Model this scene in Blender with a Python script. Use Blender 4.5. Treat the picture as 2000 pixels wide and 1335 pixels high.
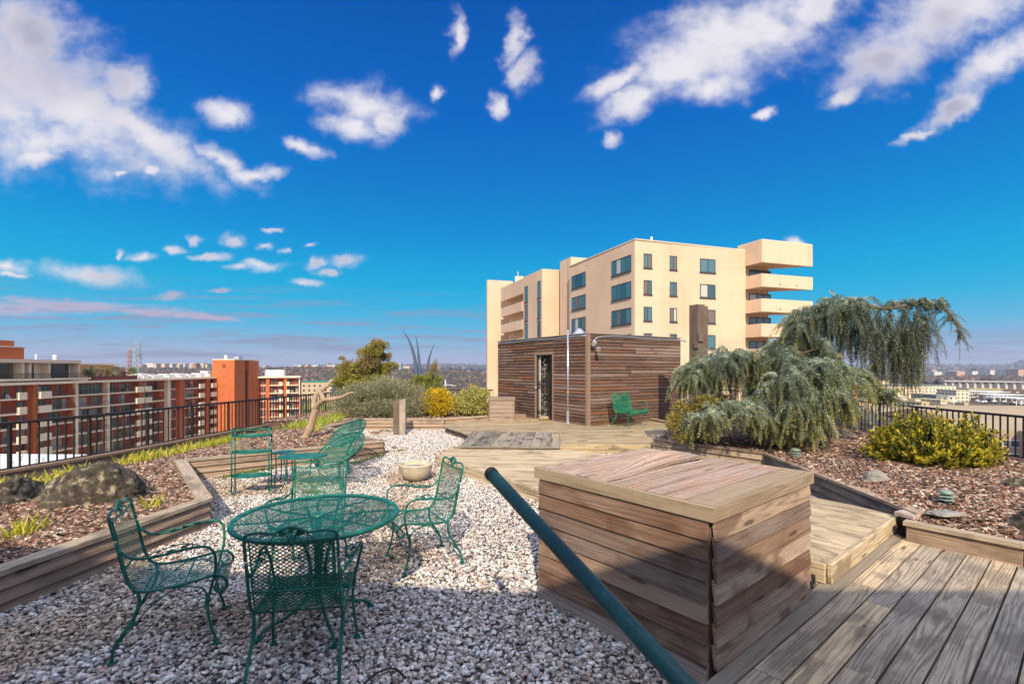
import bpy, bmesh, math, random
import numpy as np
from mathutils import Vector, Matrix, noise as mnoise
R = math.radians
rng = random.Random(7)
nrg = np.random.default_rng(11)
scene = bpy.context.scene
for o in list(bpy.data.objects):
    bpy.data.objects.remove(o)
C = scene.collection

# ---------------------------------------------------------------- camera
CAMZ = 1.7; F = 950.0; HZ = 720.0
cam_d = bpy.data.cameras.new('camera'); cam = bpy.data.objects.new('camera', cam_d); C.objects.link(cam)
cam.location = (0, 0, CAMZ); cam.rotation_euler = (R(90), 0, 0)
cam_d.sensor_width = 36; cam_d.lens = 36 * F / 2000; cam_d.shift_y = (HZ - 667.5) / 2000
cam_d.clip_start = 0.05; cam_d.clip_end = 40000
scene.camera = cam
scene.render.resolution_x = 1024; scene.render.resolution_y = 683

def at(px, py, z=0.0):
    """where the line of sight meets the level surface z"""
    d = (CAMZ - z) * F / (py - HZ)
    return Vector(((px - 1000) / F * d, d, z))
def atd(px, py, d):
    return Vector(((px - 1000) / F * d, d, CAMZ + (HZ - py) / F * d))
def xd(px, d): return (px - 1000) / F * d

# ---------------------------------------------------------------- world + sun
SUN_EL = 36.0; SUN_AZ = -1.0      # light travels forward (+Y), a degree to the left
scene.view_settings.view_transform = 'Standard'; scene.view_settings.look = 'None'
scene.view_settings.gamma = 1; scene.view_settings.exposure = 0.5
w = bpy.data.worlds.new('World'); scene.world = w; w.use_nodes = True
wt = w.node_tree; wt.nodes.clear()

class NT:
    def __init__(s, t): s.t = t
    def n(s, typ, ins=None, **kw):
        nd = s.t.nodes.new(typ)
        for k, v in kw.items(): setattr(nd, k, v)
        if ins:
            for k, v in ins.items():
                sock = nd.inputs[k]
                if isinstance(v, bpy.types.NodeSocket): s.t.links.new(v, sock)
                elif isinstance(v, bpy.types.Node): s.t.links.new(v.outputs[0], sock)
                else: sock.default_value = v
        return nd
    def m(s, op, a, b=0.0, c=None, clamp=False):
        ins = {0: a, 1: b}
        if c is not None: ins[2] = c
        return s.n('ShaderNodeMath', ins, operation=op, use_clamp=clamp).outputs[0]
    def vm(s, op, a, b=(0, 0, 0)):
        nd = s.n('ShaderNodeVectorMath', {0: a, 1: b}, operation=op)
        return nd.outputs['Value'] if op in ('LENGTH', 'DOT_PRODUCT', 'DISTANCE') else nd.outputs[0]
    def noise(s, vec, scale, detail=3, rough=.5, out=0, dist=0.0, dims='3D'):
        nd = s.n('ShaderNodeTexNoise', {'Vector': vec, 'Scale': scale, 'Detail': detail, 'Roughness': rough, 'Distortion': dist}, noise_dimensions=dims)
        return nd.outputs[out]
    def ramp(s, fac, stops, interp='LINEAR'):
        nd = s.n('ShaderNodeValToRGB', {0: fac}); e = nd.color_ramp; e.interpolation = interp
        while len(e.elements) < len(stops): e.elements.new(0.5)
        for i, (p, c) in enumerate(stops):
            e.elements[i].position = p; e.elements[i].color = (c[0], c[1], c[2], 1)
        return nd.outputs[0]
    def ss(s, x, a, b, lo=0.0, hi=1.0):
        nd = s.n('ShaderNodeMapRange', {'Value': x, 'From Min': a, 'From Max': b, 'To Min': lo, 'To Max': hi}, interpolation_type='SMOOTHSTEP')
        return nd.outputs[0]
    def mix(s, f, a, b, bt='MIX'):
        nd = s.n('ShaderNodeMix', data_type='RGBA', blend_type=bt)
        nd.clamp_factor = True
        for i, v in ((0, f), (6, a), (7, b)):
            if isinstance(v, bpy.types.NodeSocket): s.t.links.new(v, nd.inputs[i])
            elif i == 0: nd.inputs[0].default_value = v
            else: nd.inputs[i].default_value = (v[0], v[1], v[2], 1)
        return nd.outputs[2]
    def sep(s, v): return s.n('ShaderNodeSeparateXYZ', {0: v}).outputs
    def comb(s, x, y, z=0.0): return s.n('ShaderNodeCombineXYZ', {0: x, 1: y, 2: z}).outputs[0]

W = NT(wt)
tc = W.n('ShaderNodeTexCoord').outputs['Generated']
sky = W.n('ShaderNodeTexSky', sky_type='NISHITA')
sky.sun_disc = False; sky.sun_elevation = R(SUN_EL); sky.sun_rotation = R(180 + SUN_AZ)
sky.altitude = 200; sky.air_density = 1.0; sky.dust_density = 0.3; sky.ozone_density = 3.0
dx, dy, dz = W.sep(tc)
# the polarised deep blue of the photographed sky, cyan lower down, lavender haze on the horizon
el = W.m('ARCSINE', dz)
KV = 0.15 * 2 ** 0.5
def vis(c): return tuple(x / KV for x in c)
ramp_ = W.ramp(W.m('DIVIDE', el, 0.8, clamp=True), [(0, vis((.44, .48, .67))), (.03, vis((.40, .48, .68))), (.055, vis((.28, .46, .69))), (.10, vis((.105, .47, .75))), (.15, vis((.03, .44, .74))), (.20, vis((.004, .41, .73))),
                                        (.33, vis((.0, .275, .69))), (.44, vis((.0, .20, .62))), (.6, vis((.0, .135, .55))), (.8, vis((.0, .095, .45))), (1, vis((.0, .08, .40)))])
deep = W.mix(.01, ramp_, sky.outputs[0])
# clouds live on the dome: directions are measured east-west / up against the far horizon
yy = W.m('MAXIMUM', dy, 0.05)
U = W.m('DIVIDE', dx, yy); V = W.m('DIVIDE', dz, yy)
uv = W.comb(U, V)
wn = W.noise(uv, 3.2, 5, .55, 1)
warp = W.vm('MULTIPLY', W.vm('SUBTRACT', wn, (.5, .5, .5)), (.16, .10, 0))
wn2 = W.noise(uv, 16.0, 4, .6, 1)
warp2 = W.vm('MULTIPLY', W.vm('SUBTRACT', wn2, (.5, .5, .5)), (.07, .04, 0))
wk = W.m('MINIMUM', 1.0, W.m('MULTIPLY', V, 4.5)); uvw = W.vm('ADD', uv, W.vm('MULTIPLY', W.vm('ADD', warp, warp2), W.comb(wk, wk, wk)))
CL = [  # px, py, half length, half height, tilt (deg, + = right end lower)
 (-40, 130, 330, 150, 22), (130, 190, 260, 105, 34), (300, 265, 150, 50, 33), (100, 270, 130, 45, 5), (60, 60, 120, 90, 30),
 (440, 320, 90, 22, 32), (500, 345, 50, 14, 0), (90, 300, 70, 20, 0), (262, 170, 60, 60, 30),
 (452, 232, 42, 30, 8), (585, 297, 42, 16, 22), (700, 205, 92, 42, 8), (680, 255, 70, 32, 8), (745, 235, 45, 35, 0),
 (884, 75, 20, 45, 0), (845, 178, 15, 16, 0), (1025, 145, 26, 42, 0), (978, 205, 16, 26, 0), (1000, 80, 22, 50, 10),
 (286, 343, 18, 13, 0), (232, 342, 10, 7, 0),
 (1440, 60, 220, 85, -18), (1330, 130, 120, 60, -12), (1230, 190, 70, 34, -28), (1210, 150, 80, 22, -25), (1380, 165, 100, 36, -10), (1195, 262, 18, 18, 0), (1580, 10, 90, 45, -25),
 (1840, 40, 210, 72, -16), (1720, 120, 100, 60, -22), (1660, 185, 45, 20, -12), (1500, 212, 28, 12, -25),
 (1960, 120, 150, 38, -30), (1850, 215, 100, 24, -32), (1780, 265, 45, 12, -25), 
 (1545, 472, 34, 13, 6), (170, 525, 110, 23, 6), (20, 512, 50, 20, 4), (30, 530, 35, 9, 0),
 (268, 497, 30, 12, 5), (330, 486, 30, 11, 0), (370, 464, 16, 9, 0), (405, 501, 45, 10, 0), (455, 468, 42, 13, 6),
 (540, 446, 18, 6, 0), (530, 477, 20, 9, 0), (565, 483, 16, 9, 0), (617, 476, 18, 5, 0), (520, 514, 62, 13, -4), (470, 522, 32, 10, 0), (625, 506, 26, 11, -20),
 (690, 505, 44, 13, 0), (643, 526, 28, 10, 0), (600, 547, 36, 10, 0), (225, 490, 12, 8, 0),
 (120, 588, 170, 16, 4), (20, 598, 110, 20, 2), (300, 604, 90, 9, 4), (340, 577, 34, 9, 6), (432, 567, 26, 6, 0), (390, 618, 80, 7, 6)]
acc = None; low = None
for (cx, cy, rx, ry, an) in CL:
    mp = W.n('ShaderNodeMapping', {'Vector': uvw, 'Location': ((cx - 1000) / F, (HZ - cy) / F, 0), 'Rotation': (0, 0, R(-an)), 'Scale': (rx / F * 1.06, ry / F * 1.06, 1e6)}, vector_type='TEXTURE')
    ln = W.vm('LENGTH', mp.outputs[0])
    if cy > 440: ln = W.m('ADD', ln, 0.16)
    if cy > 560: low = ln if low is None else W.n('ShaderNodeMath', {0: low, 1: ln, 2: .15}, operation='SMOOTH_MIN').outputs[0]; continue
    acc = ln if acc is None else W.n('ShaderNodeMath', {0: acc, 1: ln, 2: .18}, operation='SMOOTH_MIN').outputs[0]
fb = W.noise(W.vm('MULTIPLY', uv, (1, 1.5, 1)), 9.0, 7, .58)
fb2 = W.noise(uv, 34.0, 5, .6)
fld = W.m('ADD', W.m('ADD', acc, W.m('MULTIPLY', W.m('SUBTRACT', fb, .5), 1.5)), W.m('MULTIPLY', W.m('SUBTRACT', fb2, .5), .40))
front = W.ss(dy, .05, .2)
cmask = W.m('MULTIPLY', W.m('POWER', W.ss(fld, 1.35, .15), 1.35), front)
# thin grey bars of stratus low over the horizon
st = W.noise(W.comb(W.m('MULTIPLY', U, 3.5), W.m('MULTIPLY', V, 60.0)), 1.0, 5, .55)
band = W.m('MULTIPLY', W.ss(V, .012, .03), W.ss(W.m('ADD', V, W.m('MULTIPLY', U, .05)), .17, .04))
smask = W.m('MULTIPLY', W.m('MULTIPLY', W.ss(st, .46, .62), band), .8)
smask = W.m('MULTIPLY', smask, front)
cs = W.noise(uv, 2.6, 3, .5)
thick = W.ss(fld, .75, -.1)
ccol = W.mix(W.m('MULTIPLY', W.ss(cs, .47, .68), W.m('ADD', W.m('MULTIPLY', thick, .7), .3)), vis((.82, .80, .87)), vis((.44, .44, .58)))
s1 = W.mix(smask, deep, vis((.30, .33, .50)))
lfl = W.m('ADD', low, W.m('MULTIPLY', W.m('SUBTRACT', W.noise(W.comb(W.m('MULTIPLY', U, 5.0), W.m('MULTIPLY', V, 42.0)), 1.0, 5, .6), .5), 2.2))
s1 = W.mix(W.m('MULTIPLY', W.ss(lfl, 1.3, .3), .8), s1, W.mix(W.ss(lfl, .6, -.1), vis((.60, .48, .62)), vis((.40, .38, .56))))
s2 = W.mix(cmask, s1, ccol)
# unseen bright cloud behind and above the viewer, added to fill the shade
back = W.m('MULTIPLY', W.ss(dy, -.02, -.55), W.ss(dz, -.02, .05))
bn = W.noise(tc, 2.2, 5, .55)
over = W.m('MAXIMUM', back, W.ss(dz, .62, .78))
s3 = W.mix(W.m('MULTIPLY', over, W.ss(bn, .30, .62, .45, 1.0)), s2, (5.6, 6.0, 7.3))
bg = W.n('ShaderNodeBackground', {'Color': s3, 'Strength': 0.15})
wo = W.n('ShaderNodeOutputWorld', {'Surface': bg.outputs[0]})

sl = bpy.data.lights.new('sun', 'SUN'); sl.energy = 3.9; sl.angle = R(0.53); sl.color = (1.0, .85, .63)
sun = bpy.data.objects.new('sun', sl); C.objects.link(sun)
ldir = Vector((math.sin(R(SUN_AZ)) * math.cos(R(SUN_EL)), math.cos(R(SUN_AZ)) * math.cos(R(SUN_EL)), -math.sin(R(SUN_EL))))
sun.rotation_euler = ldir.to_track_quat('-Z', 'Y').to_euler()

# ---------------------------------------------------------------- helpers
def tag(o, label=None, cat=None, group=None, kind=None):
    if label: o['label'] = label
    if cat: o['category'] = cat
    if group: o['group'] = group
    if kind: o['kind'] = kind
    return o
def empty(name, loc=(0, 0, 0), rz=0, label=None, cat=None, group=None):
    o = bpy.data.objects.new(name, None); C.objects.link(o); o.location = loc; o.rotation_euler = (0, 0, rz)
    o.empty_display_size = .1
    return tag(o, label, cat, group)
def kids(o): return [c for c in bpy.data.objects if c.parent == o]
def copy_tree(o, parent=None):
    c = o.copy(); C.objects.link(c)
    if parent is not None: c.parent = parent
    for ch in kids(o): copy_tree(ch, c)
    return c

class MB:
    """collects faces with uv, a per-face random number and a per-face colour"""
    def __init__(s): s.v = []; s.f = []; s.uv = []; s.r = []; s.c = []; s.mi = []
    def face(s, pts, uv=None, r=0.0, c=(1, 1, 1), mi=0):
        i = len(s.v); s.v += [tuple(p) for p in pts]; s.f.append(tuple(range(i, i + len(pts))))
        s.uv += uv if uv else [(0, 0)] * len(pts); s.r.append(r); s.c.append(c); s.mi.append(mi)
    def box(s, o, L, Wd, T, r=None, c=(1, 1, 1), mi=0, uo=0.0, skip=()):
        """o corner; L (length), Wd (width), T (thickness) edge vectors"""
        o = Vector(o); L = Vector(L); Wd = Vector(Wd); T = Vector(T)
        if r is None: r = rng.random()
        if L.cross(Wd).dot(T) < 0: o = o + Wd; Wd = -Wd
        l, w_, t = L.length, Wd.length, T.length
        i = len(s.v)
        s.v += [tuple(p) for p in (o, o + L, o + L + Wd, o + Wd, o + T, o + L + T, o + L + Wd + T, o + Wd + T)]
        u = uo
        F6 = [((0, 3, 2, 1), [(u, 0), (u, w_), (u + l, w_), (u + l, 0)]), ((4, 5, 6, 7), [(u, 0), (u + l, 0), (u + l, w_), (u, w_)]),
              ((0, 1, 5, 4), [(u, 0), (u + l, 0), (u + l, t), (u, t)]), ((1, 2, 6, 5), [(0, 0), (0, w_), (t * .1, w_), (t * .1, 0)]),
              ((2, 3, 7, 6), [(u + l, .3), (u, .3), (u, .3 + t), (u + l, .3 + t)]), ((3, 0, 4, 7), [(0, 0), (0, w_), (t * .1, w_), (t * .1, 0)])]
        for fi, uvs in F6:
            s.f.append(tuple(i + k for k in fi)); s.uv += uvs; s.r.append(r); s.c.append(c); s.mi.append(mi)
    def aabb(s, x0, x1, y0, y1, z0, z1, **k): s.box((x0, y0, z0), (x1 - x0, 0, 0), (0, y1 - y0, 0), (0, 0, z1 - z0), **k)
    def prism(s, poly, z0, z1, r=0.0, c=(1, 1, 1), mi=0, sides=True, top=True, bottom=False):
        a = sum(poly[i][0] * poly[(i + 1) % len(poly)][1] - poly[(i + 1) % len(poly)][0] * poly[i][1] for i in range(len(poly)))
        if a < 0: poly = poly[::-1]
        if top: s.face([(p[0], p[1], z1) for p in poly], [(p[0], p[1]) for p in poly], r, c, mi)
        if bottom: s.face([(p[0], p[1], z0) for p in poly[::-1]], [(p[0], p[1]) for p in poly[::-1]], r, c, mi)
        if sides:
            u = 0
            for i in range(len(poly)):
                p, q = poly[i], poly[(i + 1) % len(poly)]
                l = math.dist(p[:2], q[:2])
                s.face([(p[0], p[1], z0), (q[0], q[1], z0), (q[0], q[1], z1), (p[0], p[1], z1)], [(u, z0), (u + l, z0), (u + l, z1), (u, z1)], r, c, mi)
                u += l
    def tube(s, pts, rad, n=6, c=(1, 1, 1), r=0.0, caps=True, mi=0, smooth=0):
        P = [Vector(p) for p in pts]
        if not hasattr(rad, '__len__'): rad = [rad] * len(P)
        if smooth: P, rad = catmull(P, rad, smooth)
        i0 = len(s.v); t0 = None; up = None
        for k, p in enumerate(P):
            t = (P[min(k + 1, len(P) - 1)] - P[max(k - 1, 0)])
            t = t.normalized() if t.length > 1e-9 else Vector((0, 0, 1))
            if up is None:
                up = Vector((0, 0, 1)) if abs(t.z) < .9 else Vector((1, 0, 0))
            up = (up - t * up.dot(t)).normalized(); sd = t.cross(up)
            for j in range(n):
                a = 2 * math.pi * j / n
                s.v.append(tuple(p + (up * math.cos(a) + sd * math.sin(a)) * rad[k]))
        dist = 0
        for k in range(len(P) - 1):
            d2 = dist + (P[k + 1] - P[k]).length
            for j in range(n):
                a = i0 + k * n + j; b = i0 + k * n + (j + 1) % n
                s.f.append((a, b, b + n, a + n)); s.uv += [(dist, j * .03), (dist, j * .03 + .03), (d2, j * .03 + .03), (d2, j * .03)]
                s.r.append(r); s.c.append(c); s.mi.append(mi)
            dist = d2
        if caps:
            s.f.append(tuple(i0 + j for j in range(n))[::-1]); s.f.append(tuple(i0 + (len(P) - 1) * n + j for j in range(n)))
            for _ in range(2): s.uv += [(0, 0)] * n; s.r.append(r); s.c.append(c); s.mi.append(mi)
    def lathe(s, prof, n=24, cx=0, cy=0, c=(1, 1, 1), r=0.0, sx=1, sy=1, mi=0):
        i0 = len(s.v)
        for (rr, z) in prof:
            for j in range(n):
                a = 2 * math.pi * j / n
                s.v.append((cx + rr * math.cos(a) * sx, cy + rr * math.sin(a) * sy, z))
        for k in range(len(prof) - 1):
            for j in range(n):
                a = i0 + k * n + j; b = i0 + k * n + (j + 1) % n
                s.f.append((a, b, b + n, a + n)); s.uv += [(j / n, prof[k][1]), ((j + 1) / n, prof[k][1]), ((j + 1) / n, prof[k + 1][1]), (j / n, prof[k + 1][1])]
                s.r.append(r); s.c.append(c); s.mi.append(mi)
    def build(s, name, mat, parent=None, smooth=False, bevel=0, merge=False):
        me = bpy.data.meshes.new(name); me.from_pydata(s.v, [], s.f)
        if s.f:
            ul = me.uv_layers.new(name='UVMap'); ul.data.foreach_set('uv', np.array(s.uv, dtype=np.float32).ravel())
            a = me.attributes.new('rnd', 'FLOAT', 'FACE'); a.data.foreach_set('value', np.array(s.r, dtype=np.float32))
            a = me.attributes.new('col', 'FLOAT_COLOR', 'FACE')
            cc = np.ones((len(s.f), 4), dtype=np.float32); cc[:, :3] = np.array(s.c, dtype=np.float32); a.data.foreach_set('color', cc.ravel())
            me.polygons.foreach_set('material_index', np.array(s.mi, dtype=np.int32))
            if smooth: me.polygons.foreach_set('use_smooth', [True] * len(s.f))
        for m in (mat if isinstance(mat, (list, tuple)) else [mat]): me.materials.append(m)
        me.validate()
        o = bpy.data.objects.new(name, me); C.objects.link(o)
        if parent is not None: o.parent = parent
        if bevel:
            b = o.modifiers.new('bevel', 'BEVEL'); b.width = bevel; b.segments = 1; b.limit_method = 'ANGLE'; b.angle_limit = R(40)
        return o

def catmull(P, rad, n):
    Q = []; Rr = []
    for i in range(len(P) - 1):
        p0 = P[max(i - 1, 0)]; p1 = P[i]; p2 = P[i + 1]; p3 = P[min(i + 2, len(P) - 1)]
        for k in range(n):
            t = k / n; t2 = t * t; t3 = t2 * t
            Q.append(.5 * ((2 * p1) + (p2 - p0) * t + (2 * p0 - 5 * p1 + 4 * p2 - p3) * t2 + (3 * p1 - p0 - 3 * p2 + p3) * t3))
            Rr.append(rad[i] * (1 - t) + rad[i + 1] * t)
    Q.append(P[-1]); Rr.append(rad[-1])
    return Q, Rr

def np_mesh(name, V_, Fc, mat, col=None, rnd=None, parent=None, smooth=False):
    """V_ (N,3), Fc (M,k) quads or tris, col (M,3)"""
    me = bpy.data.meshes.new(name); M, k = Fc.shape
    me.vertices.add(len(V_)); me.vertices.foreach_set('co', np.asarray(V_, dtype=np.float32).ravel())
    me.loops.add(M * k); me.loops.foreach_set('vertex_index', Fc.astype(np.int32).ravel())
    me.polygons.add(M); me.polygons.foreach_set('loop_start', np.arange(M, dtype=np.int32) * k)
    me.polygons.foreach_set('loop_total', np.full(M, k, dtype=np.int32))
    if col is not None:
        a = me.attributes.new('col', 'FLOAT_COLOR', 'FACE'); cc = np.ones((M, 4), dtype=np.float32); cc[:, :3] = col; a.data.foreach_set('color', cc.ravel())
    if rnd is not None:
        a = me.attributes.new('rnd', 'FLOAT', 'FACE'); a.data.foreach_set('value', rnd.astype(np.float32))
    if smooth: me.polygons.foreach_set('use_smooth', np.ones(M, dtype=bool))
    me.update(calc_edges=True); me.materials.append(mat)
    o = bpy.data.objects.new(name, me); C.objects.link(o)
    if parent is not None: o.parent = parent
    return o

def inpoly(x, y, poly):
    x = np.asarray(x); y = np.asarray(y); ins = np.zeros(x.shape, bool); n = len(poly)
    for i in range(n):
        x0, y0 = poly[i][:2]; x1, y1 = poly[(i + 1) % n][:2]
        c = ((y0 > y) != (y1 > y))
        with np.errstate(divide='ignore', invalid='ignore'):
            xi = (x1 - x0) * (y - y0) / (y1 - y0 + 1e-12) + x0
        ins ^= c & (x < xi)
    return ins

# ---------------------------------------------------------------- materials
def newmat(name):
    m = bpy.data.materials.new(name); m.use_nodes = True; t = m.node_tree; t.nodes.clear()
    N = NT(t); b = N.n('ShaderNodeBsdfPrincipled'); o = N.n('ShaderNodeOutputMaterial', {0: b.outputs[0]})
    return m, N, b
def setin(N, b, **k):
    names = {'col': 'Base Color', 'rough': 'Roughness', 'metal': 'Metallic', 'normal': 'Normal', 'spec': 'Specular IOR Level'}
    for a, v in k.items():
        s = b.inputs[names.get(a, a)]
        if isinstance(v, bpy.types.NodeSocket): N.t.links.new(v, s)
        else: s.default_value = (v[0], v[1], v[2], 1) if (hasattr(v, '__len__') and len(v) == 3) else v
def attr(N, name, out='Color'): return N.n('ShaderNodeAttribute', attribute_name=name).outputs[out]
def bump(N, h, strength=.5, dist=.01): return N.n('ShaderNodeBump', {'Height': h, 'Strength': strength, 'Distance': dist}).outputs[0]

def wood(name, palette, dark, rings=11, grain=.6, stain=None, stain_amt=.5, fibre=.5, bs=.5, width_scale=11.0, us=.5, mult=1.0, freq=48.0, fib=200.0):
    m, N, b = newmat(name)
    uvn = N.n('ShaderNodeUVMap', uv_map='UVMap').outputs[0]; rn = attr(N, 'rnd', 'Fac')
    off = N.comb(N.m('MULTIPLY', rn, 37.7), N.m('MULTIPLY', rn, 91.3), N.m('MULTIPLY', rn, 17.0))
    p = N.vm('ADD', uvn, off)
    g0 = N.noise(N.vm('MULTIPLY', p, (us, width_scale * .8, 1)), 1.0, 1.0, .4)
    r3 = N.m('FRACT', N.m('MULTIPLY', rn, 3.71))      # plain-sawn boards wander, quarter-sawn ones run straight
    amp = N.m('ADD', 3.0, N.m('MULTIPLY', N.m('POWER', r3, 1.3), rings * 1.6))
    vv = N.sep(p)[1]
    ph = N.m('ADD', N.m('MULTIPLY', vv, freq), N.m('MULTIPLY', g0, amp))
    gs = N.m('SINE', N.m('MULTIPLY', ph, 6.283))
    gs = N.m('POWER', N.m('ADD', N.m('MULTIPLY', gs, .5), .5), 2.2)
    gs = N.m('MULTIPLY', gs, N.ss(N.noise(N.vm('MULTIPLY', p, (1.5, 20, 1)), 1.0, 2, .5), .3, .6, .25, 1.0))
    fb = N.noise(N.vm('MULTIPLY', p, (4.5, fib, 1)), 1.0, 3, .65)
    bl = N.noise(N.vm('MULTIPLY', p, (1.2, 4, 1)), 1.0, 3, .55)
    r2 = N.m('FRACT', N.m('MULTIPLY', rn, 7.13))
    base = N.ramp(N.m('ADD', N.m('MULTIPLY', r2, .82), N.m('MULTIPLY', bl, .18)), [(i / max(1, len(palette) - 1), c) for i, c in enumerate(palette)])
    col = N.mix(N.m('MULTIPLY', gs, grain), base, dark)
    col = N.mix(N.m('MULTIPLY', N.ss(fb, .46, .68), fibre), col, N.vm('MULTIPLY', dark, (.6, .6, .6)) if False else tuple(x * .45 for x in dark))
    col = N.mix(N.m('MULTIPLY', N.ss(fb, .50, .30), fibre * .6), col, tuple(min(1, x * 1.25) for x in palette[0]))
    if stain:
        big = N.noise(N.vm('MULTIPLY', p, (1.6, 3.2, 1)), 1.3, 3, .6)
        col = N.mix(N.m('MULTIPLY', N.ss(big, .50, .64), stain_amt), col, stain)
    # knots
    vo = N.n('ShaderNodeTexVoronoi', {'Vector': N.vm('MULTIPLY', p, (1.3, 7, 1)), 'Scale': 1.0, 'Randomness': 1.0}); kd = vo.outputs['Distance']
    col = N.mix(N.m('MULTIPLY', N.ss(kd, .13, .06), .7), col, tuple(x * .35 for x in dark))
    if mult != 1.0: col = N.vm('MULTIPLY', col, (mult,) * 3)
    h = N.m('ADD', N.m('MULTIPLY', gs, -.5), N.m('MULTIPLY', fb, -1.0))
    setin(N, b, col=col, rough=.82, normal=bump(N, h, bs, .004), spec=.25)
    return m

M = {}
M['deck'] = wood('deck_wood', [(.56, .42, .24), (.44, .34, .21), (.62, .48, .29), (.36, .29, .19), (.54, .43, .28)], (.16, .11, .07), 7, .7, fibre=.65, stain=(.13, .105, .08), stain_amt=.7)
M['deck_near'] = wood('near_deck_wood', [(.62, .48, .32), (.43, .37, .30), (.74, .57, .36), (.38, .33, .27), (.55, .45, .34)], (.13, .10, .08), 12, .72, fibre=.55, freq=36.0, fib=240.0, stain=(.17, .14, .115), stain_amt=.6, bs=.8)
M['deck_pale'] = wood('pale_deck_wood', [(.72, .57, .37), (.58, .47, .30), (.76, .62, .42), (.52, .41, .26)], (.20, .135, .085), 4, .65, fibre=.65, stain=(.19, .145, .10), stain_amt=.7, width_scale=22, us=.35)
M['panel'] = wood('grey_panel_wood', [(.42, .35, .27), (.26, .22, .18), (.50, .42, .31), (.20, .18, .14), (.44, .34, .25)], (.09, .08, .07), 8, .6, stain=(.05, .055, .045), stain_amt=.75)
M['box'] = wood('box_siding_wood', [(.44, .32, .23), (.22, .125, .08), (.56, .42, .31), (.26, .15, .09), (.44, .37, .32), (.14, .08, .055), (.52, .37, .25)], (.10, .06, .045), 7, .45, stain=(.13, .065, .04), stain_amt=.7, bs=.8, fibre=.38, freq=30.0, fib=300.0)
M['box_top'] = wood('box_top_wood', [(.58, .43, .36), (.48, .36, .28), (.66, .50, .42), (.46, .36, .25)], (.16, .095, .08), 12, .85, freq=34.0, fib=280.0, stain=(.42, .24, .14), stain_amt=.4, bs=1.0)
M['rim'] = wood('box_rim_wood', [(.48, .37, .25), (.36, .28, .19), (.54, .43, .30)], (.20, .13, .08), 9, .5, bs=.7, fibre=.3, freq=26.0, fib=300.0, stain=(.24, .17, .10), stain_amt=.4)
M['planter'] = wood('planter_wood', [(.42, .30, .21), (.33, .23, .16), (.48, .36, .26), (.28, .19, .14)], (.13, .09, .065), 6, .6, stain=(.10, .075, .055), stain_amt=.5)
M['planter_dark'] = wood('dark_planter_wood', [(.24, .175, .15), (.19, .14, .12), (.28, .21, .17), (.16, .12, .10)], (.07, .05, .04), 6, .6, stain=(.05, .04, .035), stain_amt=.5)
M['cap'] = wood('planter_cap_wood', [(.52, .42, .30), (.44, .35, .26), (.58, .47, .34)], (.17, .13, .09), 6, .5, stain=(.14, .11, .08), stain_amt=.6)
M['shed'] = wood('shed_siding_wood', [(.14, .085, .065), (.20, .14, .115), (.11, .065, .05), (.28, .21, .18), (.15, .09, .065), (.09, .055, .045), (.26, .11, .05), (.13, .08, .065), (.22, .165, .14)], (.055, .035, .026), 5, .55, stain=(.26, .11, .045), stain_amt=.30, bs=.8)
M['timber'] = wood('old_timber', [(.21, .165, .135), (.16, .125, .10), (.26, .205, .165)], (.11, .08, .06), 5, .7, stain=(.12, .07, .05), stain_amt=.5, width_scale=5)
M['stub'] = wood('pale_timber', [(.50, .44, .36), (.30, .24, .19)], (.18, .13, .10), 4, .6, stain=(.2, .14, .1), stain_amt=.5, width_scale=5)
M['trim'] = wood('trim_wood', [(.33, .23, .17), (.28, .19, .14)], (.14, .09, .06), 4, .4)

def flat(name, col, rough=.7, metal=0.0, var=.12, scale=8.0, bmp=0.0, spec=.4, usecol=False, bscale=40, col2=None, c2t=(.5, .65), wear=None):
    m, N, b = newmat(name)
    tcn = N.n('ShaderNodeTexCoord').outputs['Object']
    n = N.noise(tcn, scale, 4, .6)
    c = attr(N, 'col') if usecol else None
    if c is None:
        rgb = N.n('ShaderNodeRGB'); rgb.outputs[0].default_value = (col[0], col[1], col[2], 1); c = rgb.outputs[0]
    if col2: c = N.mix(N.ss(n, *c2t), c, col2)
    if wear: c = N.mix(N.m('MULTIPLY', N.ss(N.noise(tcn, 38, 4, .7), .60, .68), N.ss(N.noise(tcn, 5, 2, .5), .45, .62)), c, wear)
    f = N.ss(n, .25, .75, 1 - var, 1 + var)
    c = N.vm('MULTIPLY', c, N.comb(f, f, f))
    k = dict(col=c, rough=rough, metal=metal, spec=spec)
    if bmp: k['normal'] = bump(N, N.noise(tcn, bscale, 4, .6), bmp, .01)
    setin(N, b, **k)
    return m
M['green'] = flat('green_enamel', (.006, .125, .09), .42, 0, .3, 14, .2, spec=.45, col2=(.014, .18, .12), c2t=(.5, .7), wear=(.10, .055, .03))
M['green_pole'] = flat('dark_green_pole_enamel', (.004, .05, .048), .42, 0, .35, 7, .3, spec=.5, col2=(.012, .075, .06), c2t=(.55, .7), wear=(.10, .12, .11))
M['green_bench'] = flat('faded_green_enamel', (.02, .20, .10), .5, 0, .3, 9, .1, col2=(.14, .15, .07), c2t=(.58, .75))
M['green'] = M['green']
M['iron'] = flat('black_iron', (.018, .016, .016), .5, 0, .3, 20, .1)
M['black'] = flat('black_plastic', (.01, .01, .01), .6)
M['galv'] = flat('galvanised_steel', (.55, .57, .60), .38, .75, .2, 30)
M['silver'] = flat('brushed_steel', (.05, .075, .12), .6, .0, .1, .01)
M['whitepaint'] = flat('white_paint', (.75, .75, .73), .6)
M['roofwhite'] = flat('white_roof_membrane', (.66, .68, .70), .8, 0, .12, .3)
M['bowl'] = flat('cast_concrete', (.52, .44, .33), .85, 0, .18, 12, .3, bscale=60)
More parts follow.
